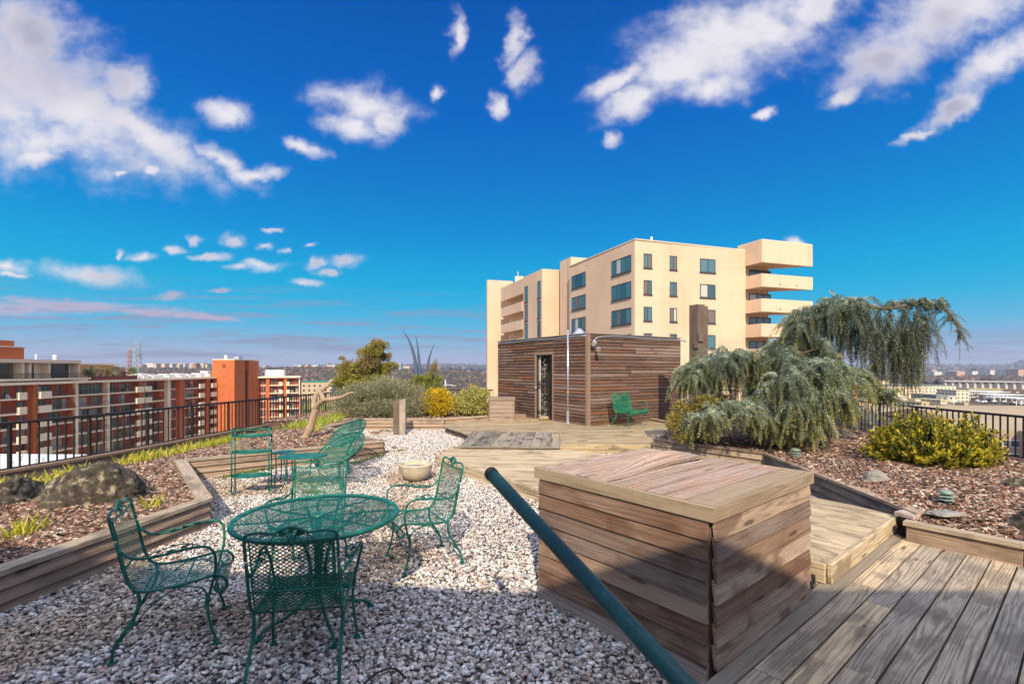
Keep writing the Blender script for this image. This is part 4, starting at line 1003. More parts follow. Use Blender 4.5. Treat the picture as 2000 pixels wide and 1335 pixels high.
# --- bowl shaped swivel chairs
def bowl_chair(label, x, y, rz, nv_, zc=.56, Rb=.38):
    t = empty('round_chair', (x, y, .012), rz, label, 'chair', 'round bowl shaped mesh chairs')
    rot = Vector(nv_).normalized().to_track_quat('Z', 'Y').to_matrix()
    def surf(a, r_):
        v = Vector((r_ * math.cos(a) * Rb, r_ * math.sin(a) * Rb * .92, -.16 * (1 - r_ ** 2))); return rot @ v + Vector((0, 0, zc))
    mb = MB(); n = 58
    for k in range(n + 1):
        for j in range(60):
            ua = k + .5 * (1 if (j + k) % 2 == 0 else -1); ub = k + .5 * (1 if (j + 1 + k) % 2 == 0 else -1); va, vb = j / 60, (j + 1) / 60
            def q(u_, v_):
                X, Y = u_ / n * 2 - 1, v_ * 2 - 1; rr = math.hypot(X, Y); return surf(math.atan2(Y, X), rr), rr
            (p0_, r0), (p1_, r1) = q(ua, va), q(ub, vb)
            if r0 > .99 or r1 > .99: continue
            hw = .34; mb.face([q(ua - hw, va)[0], q(ua + hw, va)[0], q(ub + hw, vb)[0], q(ub - hw, vb)[0]])
    mb.build('bowl_mesh', M['green'], t)
    mb = MB(); mb.tube([surf(2 * math.pi * k / 48, 1.0) for k in range(49)], .013, 8); mb.build('rim', M['green'], t, smooth=True)
    mb = MB(); mb.tube([surf(2 * math.pi * k / 48, .93) + Vector((0, 0, -.03)) for k in range(49)], .008, 6)
    for a in (0, math.pi / 2): mb.tube([surf(a, 1) + Vector((0, 0, -.012)), surf(a, .6) + Vector((0, 0, -.016)), surf(a, 0) + Vector((0, 0, -.018)), surf(a, -.6) + Vector((0, 0, -.016)), surf(a, -1) + Vector((0, 0, -.012))], .008, 6, smooth=4)
    mb.build('under_frame', M['green'], t, smooth=True)
    mb = MB(); p = surf(0, 0); mb.tube([(0, 0, .06), (0, 0, .30), p - Vector((0, 0, .02))], .022, 12); mb.build('stem', M['green'], t, smooth=True)
    for k in range(4):
        a = k * math.pi / 2 + .4; c, s_ = math.cos(a), math.sin(a); mb = MB()
        P = [(0.02, .12), (.08, .09), (.16, .095), (.24, .07), (.31, .02), (.345, .006), (.37, .012)]
        d = Vector((c, s_, 0)); sd = Vector((-s_, c, 0)) * .019
        Q, _ = catmull([d * r_ + Vector((0, 0, z_)) for r_, z_ in P], [0] * 7, 4)
        for u_, v_ in zip(Q[:-1], Q[1:]): mb.box(u_ - sd, v_ - u_, sd * 2, Vector((0, 0, .006)))
        mb.build('leg', M['green'], t)
    return t
bowl_chair('round green mesh bowl chair, the nearer of the pair, tipped on its stem', -2.52, 7.10, 0, (-.34, -.40, .80), .52, .41)
bowl_chair('round green mesh bowl chair, the farther one against the planter tip', -2.76, 8.15, 0, (-.40, -.40, .78), .63, .36)
def side_table(label, x, y, rr, h, asp=1.0):
    t = empty('side_table', (x, y, .012), R(10), label, 'table', None)
    mb = MB(); mb.lathe([(0, h), (rr - .01, h), (rr, h - .004), (rr + .002, h - .016), (rr - .012, h - .018), (0, h - .008)], 36, sx=1, sy=asp); mb.build('table_top', M['green'], t)
    for k in range(4):
        a = k * math.pi / 2 + .6; c, s_ = math.cos(a), math.sin(a) * asp; mb = MB()
        mb.tube([(rr * .8 * c, rr * .8 * s_, h - .012), (rr * .72 * c, rr * .72 * s_, h * .6), (rr * .76 * c, rr * .76 * s_, h * .25), (rr * .95 * c, rr * .95 * s_, .004)], .008, 6, smooth=3); mb.build('leg', M['green'], t, smooth=True)
    return t
side_table('low oval green side table behind the far armchair', -2.95, 6.85, .33, .47, .72)
side_table('small dark green stool between the trolley and the oval side table', -3.42, 7.3, .16, .45)

# --- planter bowl
pb_ = empty('planter_bowl', (-1.47, 7.42, .0), 0, 'shallow round concrete planter bowl standing on the gravel', 'planter')
mb = MB(); mb.lathe([(0, .012), (.12, .012), (.17, .04), (.225, .11), (.25, .19), (.255, .235), (.262, .245), (.258, .262), (.235, .265), (.222, .255), (.215, .22), (.2, .19)], 40); mb.build('bowl_body', M['bowl'], pb_, smooth=True)
mb = MB(); mb.lathe([(.212, .205), (.1, .215), (0, .21)], 20); mb.build('soil_fill', M['palestone'], pb_)

# --- rocks
def rock(name, label, x, y, z, sx, sy, sz, mat, seed, rz=0, flat_=3, cat='rock', planes=9):
    bm = bmesh.new(); bmesh.ops.create_icosphere(bm, subdivisions=5, radius=1)
    r_ = random.Random(seed); pls = []
    for _ in range(planes + 5):
        d = Vector((r_.gauss(0, 1), r_.gauss(0, 1), abs(r_.gauss(0, .8)))).normalized(); pls.append((d, r_.uniform(.58, .9)))
    for v in bm.verts:
        p = v.co.copy(); so = Vector((seed * 3.1, 0, 0))
        for d, h in pls:
            t = p.dot(d) - h
            if t > 0: p -= d * t * .92
        p *= 1 + .20 * mnoise.noise(p * 1.6 + so) + .08 * mnoise.noise(p * 4.5 + so) + .09 * mnoise.noise(p * 8 + so) + .06 * mnoise.noise(p * 17 + so) + .03 * mnoise.noise(p * 34 + so)
        if planes == 1: p.z *= 1.12 - .5 * abs(p.x - .18) ** 1.3
        v.co = Vector((p.x * sx, p.y * sy, p.z * sz))
    me = bpy.data.meshes.new(name); bm.to_mesh(me); bm.free(); me.polygons.foreach_set('use_smooth', [True] * len(me.polygons)); me.materials.append(mat)
    o = bpy.data.objects.new(name, me); C.objects.link(o); o.location = (x, y, z); o.rotation_euler = (0, 0, rz); return tag(o, label, cat)
rock('boulder', 'largest dark craggy boulder in the left planting bed', -4.62, 5.35, .20, .56, .36, .46, M['stone'], 3, R(18), planes=1)
rock('boulder', 'dark boulder cut by the left edge of the photo, beside the largest boulder', -5.55, 5.35, .17, .40, .32, .34, M['stone'], 5, R(-10), planes=1)
rock('boulder', 'brown boulder seen through the drinks trolley', -4.75, 8.55, .22, .30, .26, .26, flat('brown_boulder', (.19, .15, .10), .95, 0, .4, 9, .9, bscale=25), 8)
v = P2(1622, 888, .3); rock('lava_rock', 'black rough lava rock at the foot of the weeping cedar', v[0] - .1, v[1], .33, .20, .16, .13, M['stone'], 12)
v = P2(1708, 938, .33); rock('lava_rock', 'small grey stone with a pointed top left of the yellow green shrub', v[0], v[1], .34, .17, .12, .13, M['palestone'], 16)
v = P2(1985, 962, .33); rock('lava_rock', 'dark rock at the right edge of the photo below the shrub', v[0] + .05, v[1], .34, .2, .16, .15, M['stone'], 19)
v = P2(1992, 1025, .33); rock('lava_rock', 'nearest dark rock at the right edge of the photo', v[0] + .08, v[1], .32, .17, .15, .12, M['stone'], 23)
v = P2(1062, 819, .19); rock('door_stone', 'smooth tan stone propped at the foot of the iron door', v[0], v[1] - .02, .235, .16, .12, .075, M['doorstone'], 27, planes=-5)
v = P2(732, 846, 0); rock('brick_stone', 'small reddish stone by the gravel edge beside the split post', v[0], v[1], .03, .11, .07, .04, flat('red_stone', (.22, .09, .06), .9), 31)
v = P2(600, 865, .22); rock('pale_rock', 'flat whitish stone at the root of the dead tree', v[0] - .05, v[1], .24, .3, .14, .05, M['palestone'], 35)
v = P2(1850, 1003, .33); rock('flat_stone', 'flat pale stone half buried in the mulch below the garden light', v[0], v[1], .335, .2, .08, .02, M['palestone'], 41)
v = P2(1680, 905, .33); rock('flat_stone', 'flat pale stone in the mulch left of the yellow green shrub', v[0] - .2, v[1] - .1, .35, .35, .15, .02, M['palestone'], 43)

# --- tiered garden lights
lm = flat('verdigris', (.24, .32, .27), .55, .2, .3, 20)
def pagoda(label, x, y, z, s=1.0):
    t = empty('garden_light', (x, y, z), 0, label, 'garden light', 'tiered pagoda garden lights')
    mb = MB(); mb.tube([(0, 0, -.05), (0, 0, .15 * s)], .022 * s, 10); mb.build('stem', lm, t)
    for k, zz in enumerate((.03, .075, .12)):
        mb = MB(); rr = (.095 - .008 * (k == 2)) * s; zz *= s
        mb.lathe([(.03 * s, zz + .022 * s), (rr * .9, zz + .006 * s), (rr, zz), (rr * .96, zz - .004 * s), (.03 * s, zz + .012 * s)], 24); mb.build('louvre_ring', lm, t)
    mb = MB(); mb.lathe([(0, .165 * s), (.05 * s, .158 * s), (.078 * s, .142 * s), (.082 * s, .135 * s), (0, .135 * s)], 24); mb.build('cap', lm, t, smooth=False)
v = P2(1848, 983, .33); pagoda('green tiered garden light standing clear in the mulch on the right', v[0], v[1], .35, .74)
v = P2(1554, 893, .32); pagoda('tiered garden light under the weeping cedar beside the planter wall', v[0], v[1], .33, .85)
v = P2(231, 938, .24); pagoda('grey tiered garden light behind the largest boulder', v[0], v[1], .22, 1.0)
# thin black hose / cord on the near gravel
mb = MB(); mb.tube([P2(712, 1340, 0) + (.02,), P2(740, 1322, 0) + (.03,), P2(770, 1313, 0) + (.025,), P2(792, 1330, 0) + (.02,)], .006, 6, smooth=5); tag(mb.build('cord', M['black']), 'thin black cord lying on the gravel at the bottom of the photo', 'cord')

# dry leaf litter blown on to the gravel and the boards
LLt = Leafs(); n = 420; gx = nrg.uniform(-5, 5, n); gy = nrg.uniform(1.6, 12.5, n)
k = inpoly(gx, gy, GP); zz_ = np.where(k, .016, .0); ok = k | inpoly(gx, gy, near); zz_ = np.where(inpoly(gx, gy, near), .088, zz_); gx, gy, zz_ = gx[ok], gy[ok], zz_[ok]; n = len(gx)
dv = rdir(n); dv[:, 2] = np.abs(dv[:, 2]) * .25; dv = unit(dv); sdv = unit(np.cross(dv, np.array([[0, 0, 1.0]]) + .3 * rdir(n)))
LLt.add(np.stack([gx, gy, zz_], 1), dv, sdv, nrg.uniform(.02, .05, n), nrg.uniform(.008, .02, n), pick([(.30, .17, .08), (.20, .11, .06), (.38, .25, .12), (.14, .08, .05)], n)); tag(LLt.build('leaf_litter', M['leaf']), 'small dry brown leaves scattered on the gravel and near deck', 'leaves', kind='stuff')
# ================================================================ plants
# --- weeping blue cedar
def strand(L, W_, p0, d0, length, dens, n_len, palette, tippal, droop=1.0, thick=1.0):
    """a drooping shoot: returns its centre line; needles stand off it in tufts"""
    n = max(6, int(length / .035)); p = np.array(p0, float); d = np.array(d0, float); d /= np.linalg.norm(d); pts = [p.copy()]
    wob = nrg.normal(0, .05, 3); wob[2] = 0
    for k in range(n):
        d = d + np.array([0, 0, -1.0]) * .16 * droop + nrg.normal(0, .06, 3) + wob * .3; d /= np.linalg.norm(d); p = p + d * length / n; pts.append(p.copy())
    pts = np.array(pts); seg = np.repeat(np.arange(n), dens); t = nrg.uniform(0, 1, len(seg)); u = (seg + t) / n
    base = pts[seg] * (1 - t[:, None]) + pts[seg + 1] * t[:, None]; ax = unit(pts[seg + 1] - pts[seg])
    pd = perp(ax); dv = unit(pd + ax * nrg.uniform(.1, .9, (len(seg), 1))); rad = thick * (1.0 - .55 * u ** 2)
    base = base + pd * (nrg.uniform(0, .022, len(seg)) * rad)[:, None]
    c = pick(palette, len(seg), .2); tc_ = pick(tippal, len(seg), .2); mixf = (nrg.uniform(0, 1, len(seg)) < u ** 1.5 * .75)[:, None]
    L.add(base, dv, unit(np.cross(dv, ax)), n_len * rad * nrg.uniform(.7, 1.3, len(seg)), np.full(len(seg), .011) * thick, np.where(mixf, tc_, c))
    return pts
BLUE = [(.30, .37, .29), (.39, .46, .38), (.17, .22, .15), (.50, .57, .49), (.25, .31, .20)]
GOLD = [(.46, .40, .08), (.58, .48, .11), (.30, .31, .08), (.42, .40, .14)]
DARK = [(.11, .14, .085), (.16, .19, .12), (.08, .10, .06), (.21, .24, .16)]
ced = empty('weeping_cedar', (4.95, 8.4, .3), 0, 'large weeping blue cedar with arching limbs and hanging curtains of needles', 'tree')
CO = np.array([4.95, 8.4, .3])
def pw3(px, py, d): v = atd(px, py, d); return np.array([v.x, v.y, v.z])
cedL = Leafs(); tw = MB()
def mass(curve, nst, drop, dens=22, spread=.35, out=.5, pal=BLUE, tip=GOLD, nl=.042, depth=.5, thick=1.0, twig=False, clip_z=.33):
    """curve: (px, py, d) along the top; drop: px length range; strands leave the curve and hang"""
    K = [pw3(*c) for c in curve]; n = len(K) - 1
    ncl = max(3, nst // 11); cu = nrg.uniform(0, n - 1e-6, ncl); cd_ = nrg.uniform(-depth, depth, ncl); cl_ = nrg.uniform(.7, 1.1, ncl)
    for i in range(nst):
        ci = nrg.integers(0, ncl); u = float(np.clip(cu[ci] + nrg.normal(0, .035 * n), 0, n - 1e-6)); k = int(u); f = u - k; p = K[k] * (1 - f) + K[k + 1] * f
        tang = unit(K[k + 1] - K[k])
        a = nrg.normal(0, 1); p = p + np.array([0, cd_[ci] + nrg.normal(0, .07), nrg.uniform(-.06, .05)]) 
        dd = np.array([nrg.normal(0, .5) * out + .2 * tang[0] * out, nrg.normal(-.25, .5) * out, nrg.uniform(-.3, .25) * out])
        dr = (drop[0] + (drop[1] - drop[0]) * nrg.uniform(0, 1)) if len(drop) == 2 else np.interp(u / n, np.linspace(0, 1, len(drop) // 2), drop[::2]) * nrg.uniform(.7, 1) 
        if len(drop) > 2:
            lo = np.interp(u / n, np.linspace(0, 1, len(drop) // 2), drop[::2]); hi = np.interp(u / n, np.linspace(0, 1, len(drop) // 2), drop[1::2]); dr = nrg.uniform(lo, hi)
        length = dr * cl_[ci] / F * p[1]; length = min(length, max(.15, p[2] - clip_z + .05) * 1.05)
        pts = strand(cedL, None, p, dd + 1e-3, length, dens, nl, pal, tip, thick=thick)
        if twig or nrg.uniform() < .25: tw.tube([Vector(q - CO) for q in pts[::4]], .004, 3, caps=False)
# low front mass, left mass, central body
mass([(1350, 812, 8.9), (1400, 790, 8.6), (1450, 786, 8.5), (1500, 800, 8.4), (1520, 830, 8.2)], 200, (45, 85), depth=.45, pal=BLUE)
mass([(1350, 820, 8.7), (1400, 800, 8.5), (1450, 800, 8.3), (1490, 815, 8.2)], 110, (35, 60), depth=.35, pal=BLUE)
mass([(1336, 740, 9.6), (1352, 712, 9.5), (1390, 694, 9.4), (1440, 690, 9.3), (1490, 712, 9.2), (1520, 730, 9.0)], 300, (45, 95), depth=.55)
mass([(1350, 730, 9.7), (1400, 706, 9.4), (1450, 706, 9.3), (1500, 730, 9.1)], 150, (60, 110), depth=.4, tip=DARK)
mass([(1475, 765, 8.7), (1500, 720, 8.7), (1530, 690, 8.6), (1560, 668, 8.5), (1592, 672, 8.5), (1622, 712, 8.4), (1645, 752, 8.4)], 230, (40, 80, 60, 130, 80, 160, 90, 180, 80, 180, 60, 120, 20, 70), depth=.5)
mass([(1500, 770, 8.3), (1540, 720, 8.2), (1580, 700, 8.1), (1612, 730, 8.1), (1640, 775, 8.2)], 190, (60, 110, 90, 150, 100, 170, 70, 140, 30, 80), depth=.4, thick=1.1)
mass([(1530, 790, 8.1), (1560, 760, 8.0), (1600, 760, 8.0), (1635, 790, 8.0)], 120, (40, 100, 60, 120, 60, 100, 30, 60), depth=.3)
mass([(1530, 830, 8.1), (1550, 830, 8.0), (1565, 845, 7.9)], 40, (30, 60), depth=.2)
# the lower right limb
mass([(1620, 690, 8.4), (1650, 712, 8.4), (1680, 735, 8.35), (1705, 758, 8.3), (1728, 778, 8.3)], 130, (15, 45), depth=.2, out=.6)
# high arch: dense slope on the left, then curtains
mass([(1515, 690, 8.9), (1530, 660, 8.9), (1552, 628, 8.8), (1580, 605, 8.7), (1620, 593, 8.6)], 190, (40, 90), depth=.35, out=.45)
mass([(1555, 630, 8.6), (1585, 602, 8.5), (1625, 592, 8.45), (1655, 592, 8.4)], 120, (45, 115), depth=.3, out=.35, tip=DARK)
arch = [(1620, 592, 8.5), (1660, 588, 8.4), (1700, 596, 8.35), (1730, 600, 8.3), (1760, 592, 8.3), (1800, 588, 8.2), (1840, 600, 8.2), (1868, 630, 8.15), (1880, 668, 8.1)]
mass(arch[:5], 70, (15, 50), depth=.15, out=.4, tip=BLUE); mass(arch[4:7], 36, (10, 32), depth=.1, out=.3, tip=DARK, pal=DARK + BLUE)
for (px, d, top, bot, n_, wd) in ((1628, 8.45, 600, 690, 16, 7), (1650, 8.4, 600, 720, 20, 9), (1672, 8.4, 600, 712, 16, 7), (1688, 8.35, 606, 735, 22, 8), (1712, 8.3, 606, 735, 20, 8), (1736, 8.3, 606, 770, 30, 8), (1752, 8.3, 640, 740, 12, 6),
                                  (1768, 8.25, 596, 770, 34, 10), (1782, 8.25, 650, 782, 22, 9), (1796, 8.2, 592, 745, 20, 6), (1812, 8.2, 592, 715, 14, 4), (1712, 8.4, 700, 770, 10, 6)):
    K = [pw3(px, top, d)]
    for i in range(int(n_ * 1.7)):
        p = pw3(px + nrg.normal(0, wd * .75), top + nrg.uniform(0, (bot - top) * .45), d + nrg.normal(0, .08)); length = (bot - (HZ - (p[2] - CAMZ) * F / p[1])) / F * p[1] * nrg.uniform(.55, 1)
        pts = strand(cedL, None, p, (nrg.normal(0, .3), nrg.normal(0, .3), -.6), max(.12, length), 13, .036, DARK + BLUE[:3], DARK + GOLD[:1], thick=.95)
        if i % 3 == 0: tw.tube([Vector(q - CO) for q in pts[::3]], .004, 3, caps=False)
# the drooping tip on the far right, airy
for i in range(46):
    u = nrg.uniform(0, 1); k = 5 + u * 3; a = arch[int(min(k, 7))]; b = arch[int(min(k, 7)) + 1]; f = k - int(min(k, 7)); p = pw3(a[0] * (1 - f) + b[0] * f, a[1] * (1 - f) + b[1] * f + nrg.uniform(-4, 6), a[2])
    pts = strand(cedL, None, p, (nrg.uniform(-.2, .8), nrg.normal(0, .4), nrg.uniform(-.3, .1)), nrg.uniform(.15, .5), 11, .032, DARK + BLUE[:2], BLUE[:2], thick=.85); tw.tube([Vector(q - CO) for q in pts[::3]], .0035, 3, caps=False)
o = cedL.build('needles', M['needle'], ced); o.matrix_parent_inverse = Matrix.Translation(-Vector(CO))
tw.build('hanging_twigs', M['bark'], ced)
def limb(mb, pts, r0, r1, O=CO, n=8):
    P = [Vector(pw3(*p) - O) for p in pts]; mb.tube(P, [r0 + (r1 - r0) * k / (len(P) - 1) for k in range(len(P))], n, smooth=4)
mb = MB(); limb(mb, [(1560, 900, 8.6), (1568, 840, 8.6), (1580, 780, 8.7), (1570, 720, 8.75)], .10, .07); mb.build('trunk', M['bark'], ced, smooth=True)
for pts, a, b in (([(1570, 720, 8.75), (1560, 660, 8.75), (1590, 610, 8.6), (1660, 592, 8.4), (1730, 602, 8.3), (1800, 592, 8.2), (1850, 608, 8.2), (1878, 655, 8.1)], .06, .008),
                  ([(1575, 770, 8.7), (1540, 730, 8.9), (1480, 715, 9.2), (1400, 705, 9.4), (1350, 730, 9.5)], .05, .012), ([(1580, 790, 8.6), (1520, 800, 8.5), (1440, 800, 8.5), (1370, 815, 8.7)], .04, .012),
                  ([(1580, 760, 8.6), (1610, 700, 8.4), (1660, 725, 8.35), (1718, 770, 8.3)], .04, .008), ([(1575, 740, 8.6), (1550, 700, 8.4), (1600, 680, 8.2)], .04, .01)):
    mb = MB(); limb(mb, pts, a, b); mb.build('limb', M['bark'], ced, smooth=True)

# --- generic leafy clumps
def clump(L, c, r, n, palette, leaf, shell=.55, up=.3, asp=.45, noise_s=3.0, thr=-.15, outward=.8):
    """leaves spread through an ellipsoid, thinner inside, with gaps"""
    c = np.array(c, float); r = np.array(r, float); d = rdir(n * 2); rr = nrg.uniform(0, 1, n * 2) ** shell * (1 + nrg.normal(0, .06, n * 2)); p = c + d * r * rr[:, None]
    nz = np.array([mnoise.noise(Vector(q * noise_s)) for q in p]); k = nz > thr; p, d, nz = p[k][:n], d[k][:n], nz[k][:n]; m = len(p)
    dv = unit(d * outward + rdir(m) * .7 + np.array([0, 0, up])); Ln = leaf * nrg.uniform(.6, 1.3, m)
    L.add(p, dv, perp(dv), Ln, Ln * asp, pick(palette, m))
def stems(mb, O, base, tips, r0=.02, r1=.005):
    for t in tips:
        b = Vector(base); t = Vector(t); m = b.lerp(t, .5) + Vector((rng.uniform(-.05, .05), rng.uniform(-.05, .05), .05)); mb.tube([b - O, m - O, t - O], [r0, (r0 + r1) / 2, r1], 5, smooth=3)
def plant(name, label, cat, px, py, d, parts, palette, leaf, dens, up=.3, asp=.45, thr=-.15, outward=.8, shell=.55, ns=3.0, group=None, mat=None, stem='stem', stemmat=None, pals=None, base=None):
    """parts: list of (px, py, d, rx px, rz px, ry m)"""
    b = pw3(px, py, d) if base is None else np.array(base); e = empty(name, tuple(b), 0, label, cat, group); L = Leafs(); O = Vector(b); tips = []
    for i, (x, y, dd, rx, rz, ry) in enumerate(parts):
        c = pw3(x, y, dd); r = (rx / F * dd, ry, rz / F * dd); area = r[0] * r[2] * 3.14 + r[0] * ry * 1.5
        clump(L, c, r, int(dens * area), (pals[i] if pals and pals[i] else palette), leaf, shell, up, asp, ns, thr, outward); tips.append(c)
    o = L.build('foliage', mat or M['leaf'], e); o.matrix_parent_inverse = Matrix.Translation(-O)
    mb = MB(); stems(mb, O, b, tips); mb.build(stem, stemmat or M['bark'], e, smooth=True)
    return e
# golden juniper beside the cedar
plant('golden_juniper', 'low golden green juniper squeezed between the deck and the cedar', 'shrub', 1345, 850, 9.6,
      [(1345, 805, 9.5, 36, 20, .4), (1330, 830, 9.6, 26, 20, .35), (1380, 800, 9.4, 45, 22, .4), (1365, 840, 9.3, 40, 20, .35), (1400, 782, 9.4, 40, 14, .3), (1322, 822, 8.95, 22, 18, .25), (1332, 846, 8.9, 24, 16, .2), (1345, 792, 8.9, 26, 12, .2), (1375, 782, 8.8, 26, 10, .2)], [(.30, .24, .05), (.40, .29, .06), (.20, .19, .04), (.46, .32, .07), (.16, .16, .04)], .05, 5200, up=.2, asp=.3)
# yellow green shrub on the right: upright sprigs of small leaves
def sprig_shrub(name, label, base, rx, ry, h, n, leafn, leafL, palette, tip, sprL=.3, rad=1.0):
    e = empty(name, tuple(base), 0, label, 'shrub'); L = Leafs(); base = np.array(base); st_ = MB()
    for i in range(n):
        a = nrg.uniform(0, 6.283); q = nrg.uniform(0, 1) ** .5; th = q * 1.45; ext = np.array([math.cos(a) * math.sin(th) * rx, math.sin(a) * math.sin(th) * ry, h * math.cos(th) ** .75 * nrg.uniform(.82, 1.08) + .06]) * (1 + .22 * mnoise.noise(Vector((math.cos(a) * 1.6 * q + i * 0, math.sin(a) * 1.6 * q, base[0]))))
        end = base + ext * nrg.uniform(.72, 1.06); d = unit((ext / np.array([rx, ry, h]) * np.array([.8, .8, 1]) + np.array([0, 0, .35]) + nrg.normal(0, .16, 3))[None])[0]; s = end - d * sprL * nrg.uniform(.7, 1.2)
        m = leafn; u = nrg.uniform(0, 1, m) ** .8; bp = s[None] + (end - s)[None] * u[:, None]; pd = perp(np.repeat(d[None], m, 0)); dv = unit(pd * .75 + d[None] * .75)
        c = pick(palette, m, .2); tcx = pick(tip, m, .15); k = (nrg.uniform(0, 1, m) < (.25 + u * .75) * q ** .2 * (1.0 if nrg.uniform() < .8 else .35))[:, None]; Ln = leafL * nrg.uniform(.7, 1.25, m)
        L.add(bp, dv, unit(np.cross(dv, pd) + .2 * rdir(m)), Ln, Ln * .36, np.where(k, tcx, c))
        if i % 3 == 0: st_.tube([Vector(0 * base), Vector((s - base) * .6 + np.array([0, 0, .03])), Vector(s - base), Vector(end - base)], [.012, .008, .004, .002], 4, caps=False)
    o = L.build('foliage', M['leaf'], e); o.matrix_parent_inverse = Matrix.Translation(-Vector(base)); st_.build('stem', M['bark'], e, smooth=True); return e
v = at(1822, 925, .33)
sprig_shrub('golden_euonymus', 'rounded yellow and green shrub in front of the right railing', (5.90, 6.82, .28), .86, .66, .74, 760, 34, .052, [(.055, .085, .012), (.09, .12, .015), (.035, .06, .01), (.13, .15, .02)], [(.52, .42, .02), (.42, .36, .02), (.60, .46, .03), (.33, .31, .02)], .24)
# spreading grey green juniper
gj = [(.23, .25, .15), (.32, .31, .19), (.16, .18, .10), (.42, .38, .26), (.26, .24, .11)]
plant('spreading_juniper', 'broad grey green juniper behind the long planter wall', 'shrub', 745, 815, 14.8,
      [(680, 790, 14.7, 30, 26, .6), (710, 780, 14.9, 42, 34, .8), (755, 772, 15.0, 50, 40, .9), (800, 778, 15.0, 38, 34, .8), (825, 795, 14.8, 24, 20, .6), (735, 797, 14.5, 60, 20, .5), (790, 798, 14.5, 40, 20, .5), (672, 772, 15.0, 20, 14, .4), (710, 762, 15.2, 30, 14, .5), (770, 756, 15.3, 30, 14, .5)], gj, .075, 3000, up=.55, asp=.22, thr=-.25)
# forsythia like yellow shrub + variegated shrub
ye = [(.62, .42, .015), (.72, .50, .02), (.50, .34, .02), (.40, .32, .03)]
plant('yellow_shrub', 'bright golden yellow rounded shrub', 'shrub', 850, 812, 14.9, [(850, 782, 14.9, 32, 24, .5), (868, 790, 14.8, 26, 20, .45), (840, 795, 14.8, 22, 16, .4), (858, 768, 15.0, 20, 10, .35), (846, 805, 14.6, 16, 10, .3)], ye, .055, 3600, asp=.6, thr=-.2)
va = [(.52, .48, .14), (.62, .58, .24), (.32, .32, .08), (.44, .40, .08), (.22, .23, .06)]
plant('variegated_shrub', 'cream and green variegated shrub left of the small cabinet', 'shrub', 920, 812, 15.0, [(915, 785, 15.0, 36, 26, .5), (938, 788, 14.9, 24, 24, .45), (898, 795, 14.9, 22, 18, .4), (925, 768, 15.1, 14, 16, .3), (945, 770, 15.1, 12, 12, .3)], va, .055, 3600, asp=.6, thr=-.2)
plant('bare_tipped_shrub', 'russet twiggy shrub tips rising behind the variegated shrub', 'shrub', 925, 790, 15.8, [(920, 762, 15.8, 9, 14, .15), (932, 764, 15.8, 6, 12, .15), (944, 768, 15.8, 7, 12, .15), (952, 772, 15.8, 5, 9, .15), (905, 768, 15.8, 6, 9, .15)], [(.34, .22, .10), (.42, .28, .12), (.26, .17, .08)], .07, 2600, up=1.2, asp=.2, stem='twigs')
# tall irregular golden pine-like conifer
gp = [(.28, .28, .045), (.38, .33, .06), (.20, .22, .04), (.46, .36, .12), (.16, .18, .035)]
cl = [(738, 672, 14), (728, 684, 18), (748, 678, 14), (720, 702, 24), (738, 704, 22), (712, 690, 14), (752, 694, 12), (704, 722, 22), (730, 726, 26), (684, 718, 20), (672, 722, 16), (676, 738, 20), (700, 742, 24), (725, 748, 22), (742, 745, 16), (745, 724, 14), (664, 748, 14), (758, 716, 12), (770, 714, 10), (690, 755, 18), (668, 700, 4), (715, 758, 18), (740, 758, 12)]
plant('golden_conifer', 'tall irregular golden green conifer left of the curved spires', 'tree', 712, 812, 16.6, [(x, y, 16.6 + rng.uniform(-.5, .5), r_ * 1.02, r_ * .78, .26) for x, y, r_ in cl], gp, .058, 4200, up=.5, asp=.5, thr=-.12, ns=5.0, stem='trunk',
      pals=[[(.36, .25, .12), (.27, .24, .05), (.30, .20, .08)] if i % 3 == 0 and y < 735 else None for i, (x, y, r_) in enumerate(cl)])
c2l = [(850, 712, 4, 10), (846, 722, 7, 10), (842, 734, 11, 10), (838, 744, 15, 10), (856, 742, 8, 9), (820, 740, 16, 10), (806, 748, 16, 9), (830, 755, 24, 10), (790, 752, 14, 8), (800, 760, 22, 8), (780, 752, 6, 5), (855, 760, 16, 8)]
plant('small_conifer', 'smaller bright green conifer with a pointed leader behind the yellow shrub', 'tree', 828, 812, 17.0, [(x, y, 17.0 + rng.uniform(-.3, .3), a, b, .25) for x, y, a, b in c2l], [(.21, .26, .04), (.30, .32, .05), (.14, .18, .03), (.38, .34, .08)], .055, 4600, up=.6, asp=.4, thr=-.15, ns=5.0, stem='trunk',
      pals=[[(.36, .26, .12), (.28, .22, .09)]] * 2 + [None] * 10)
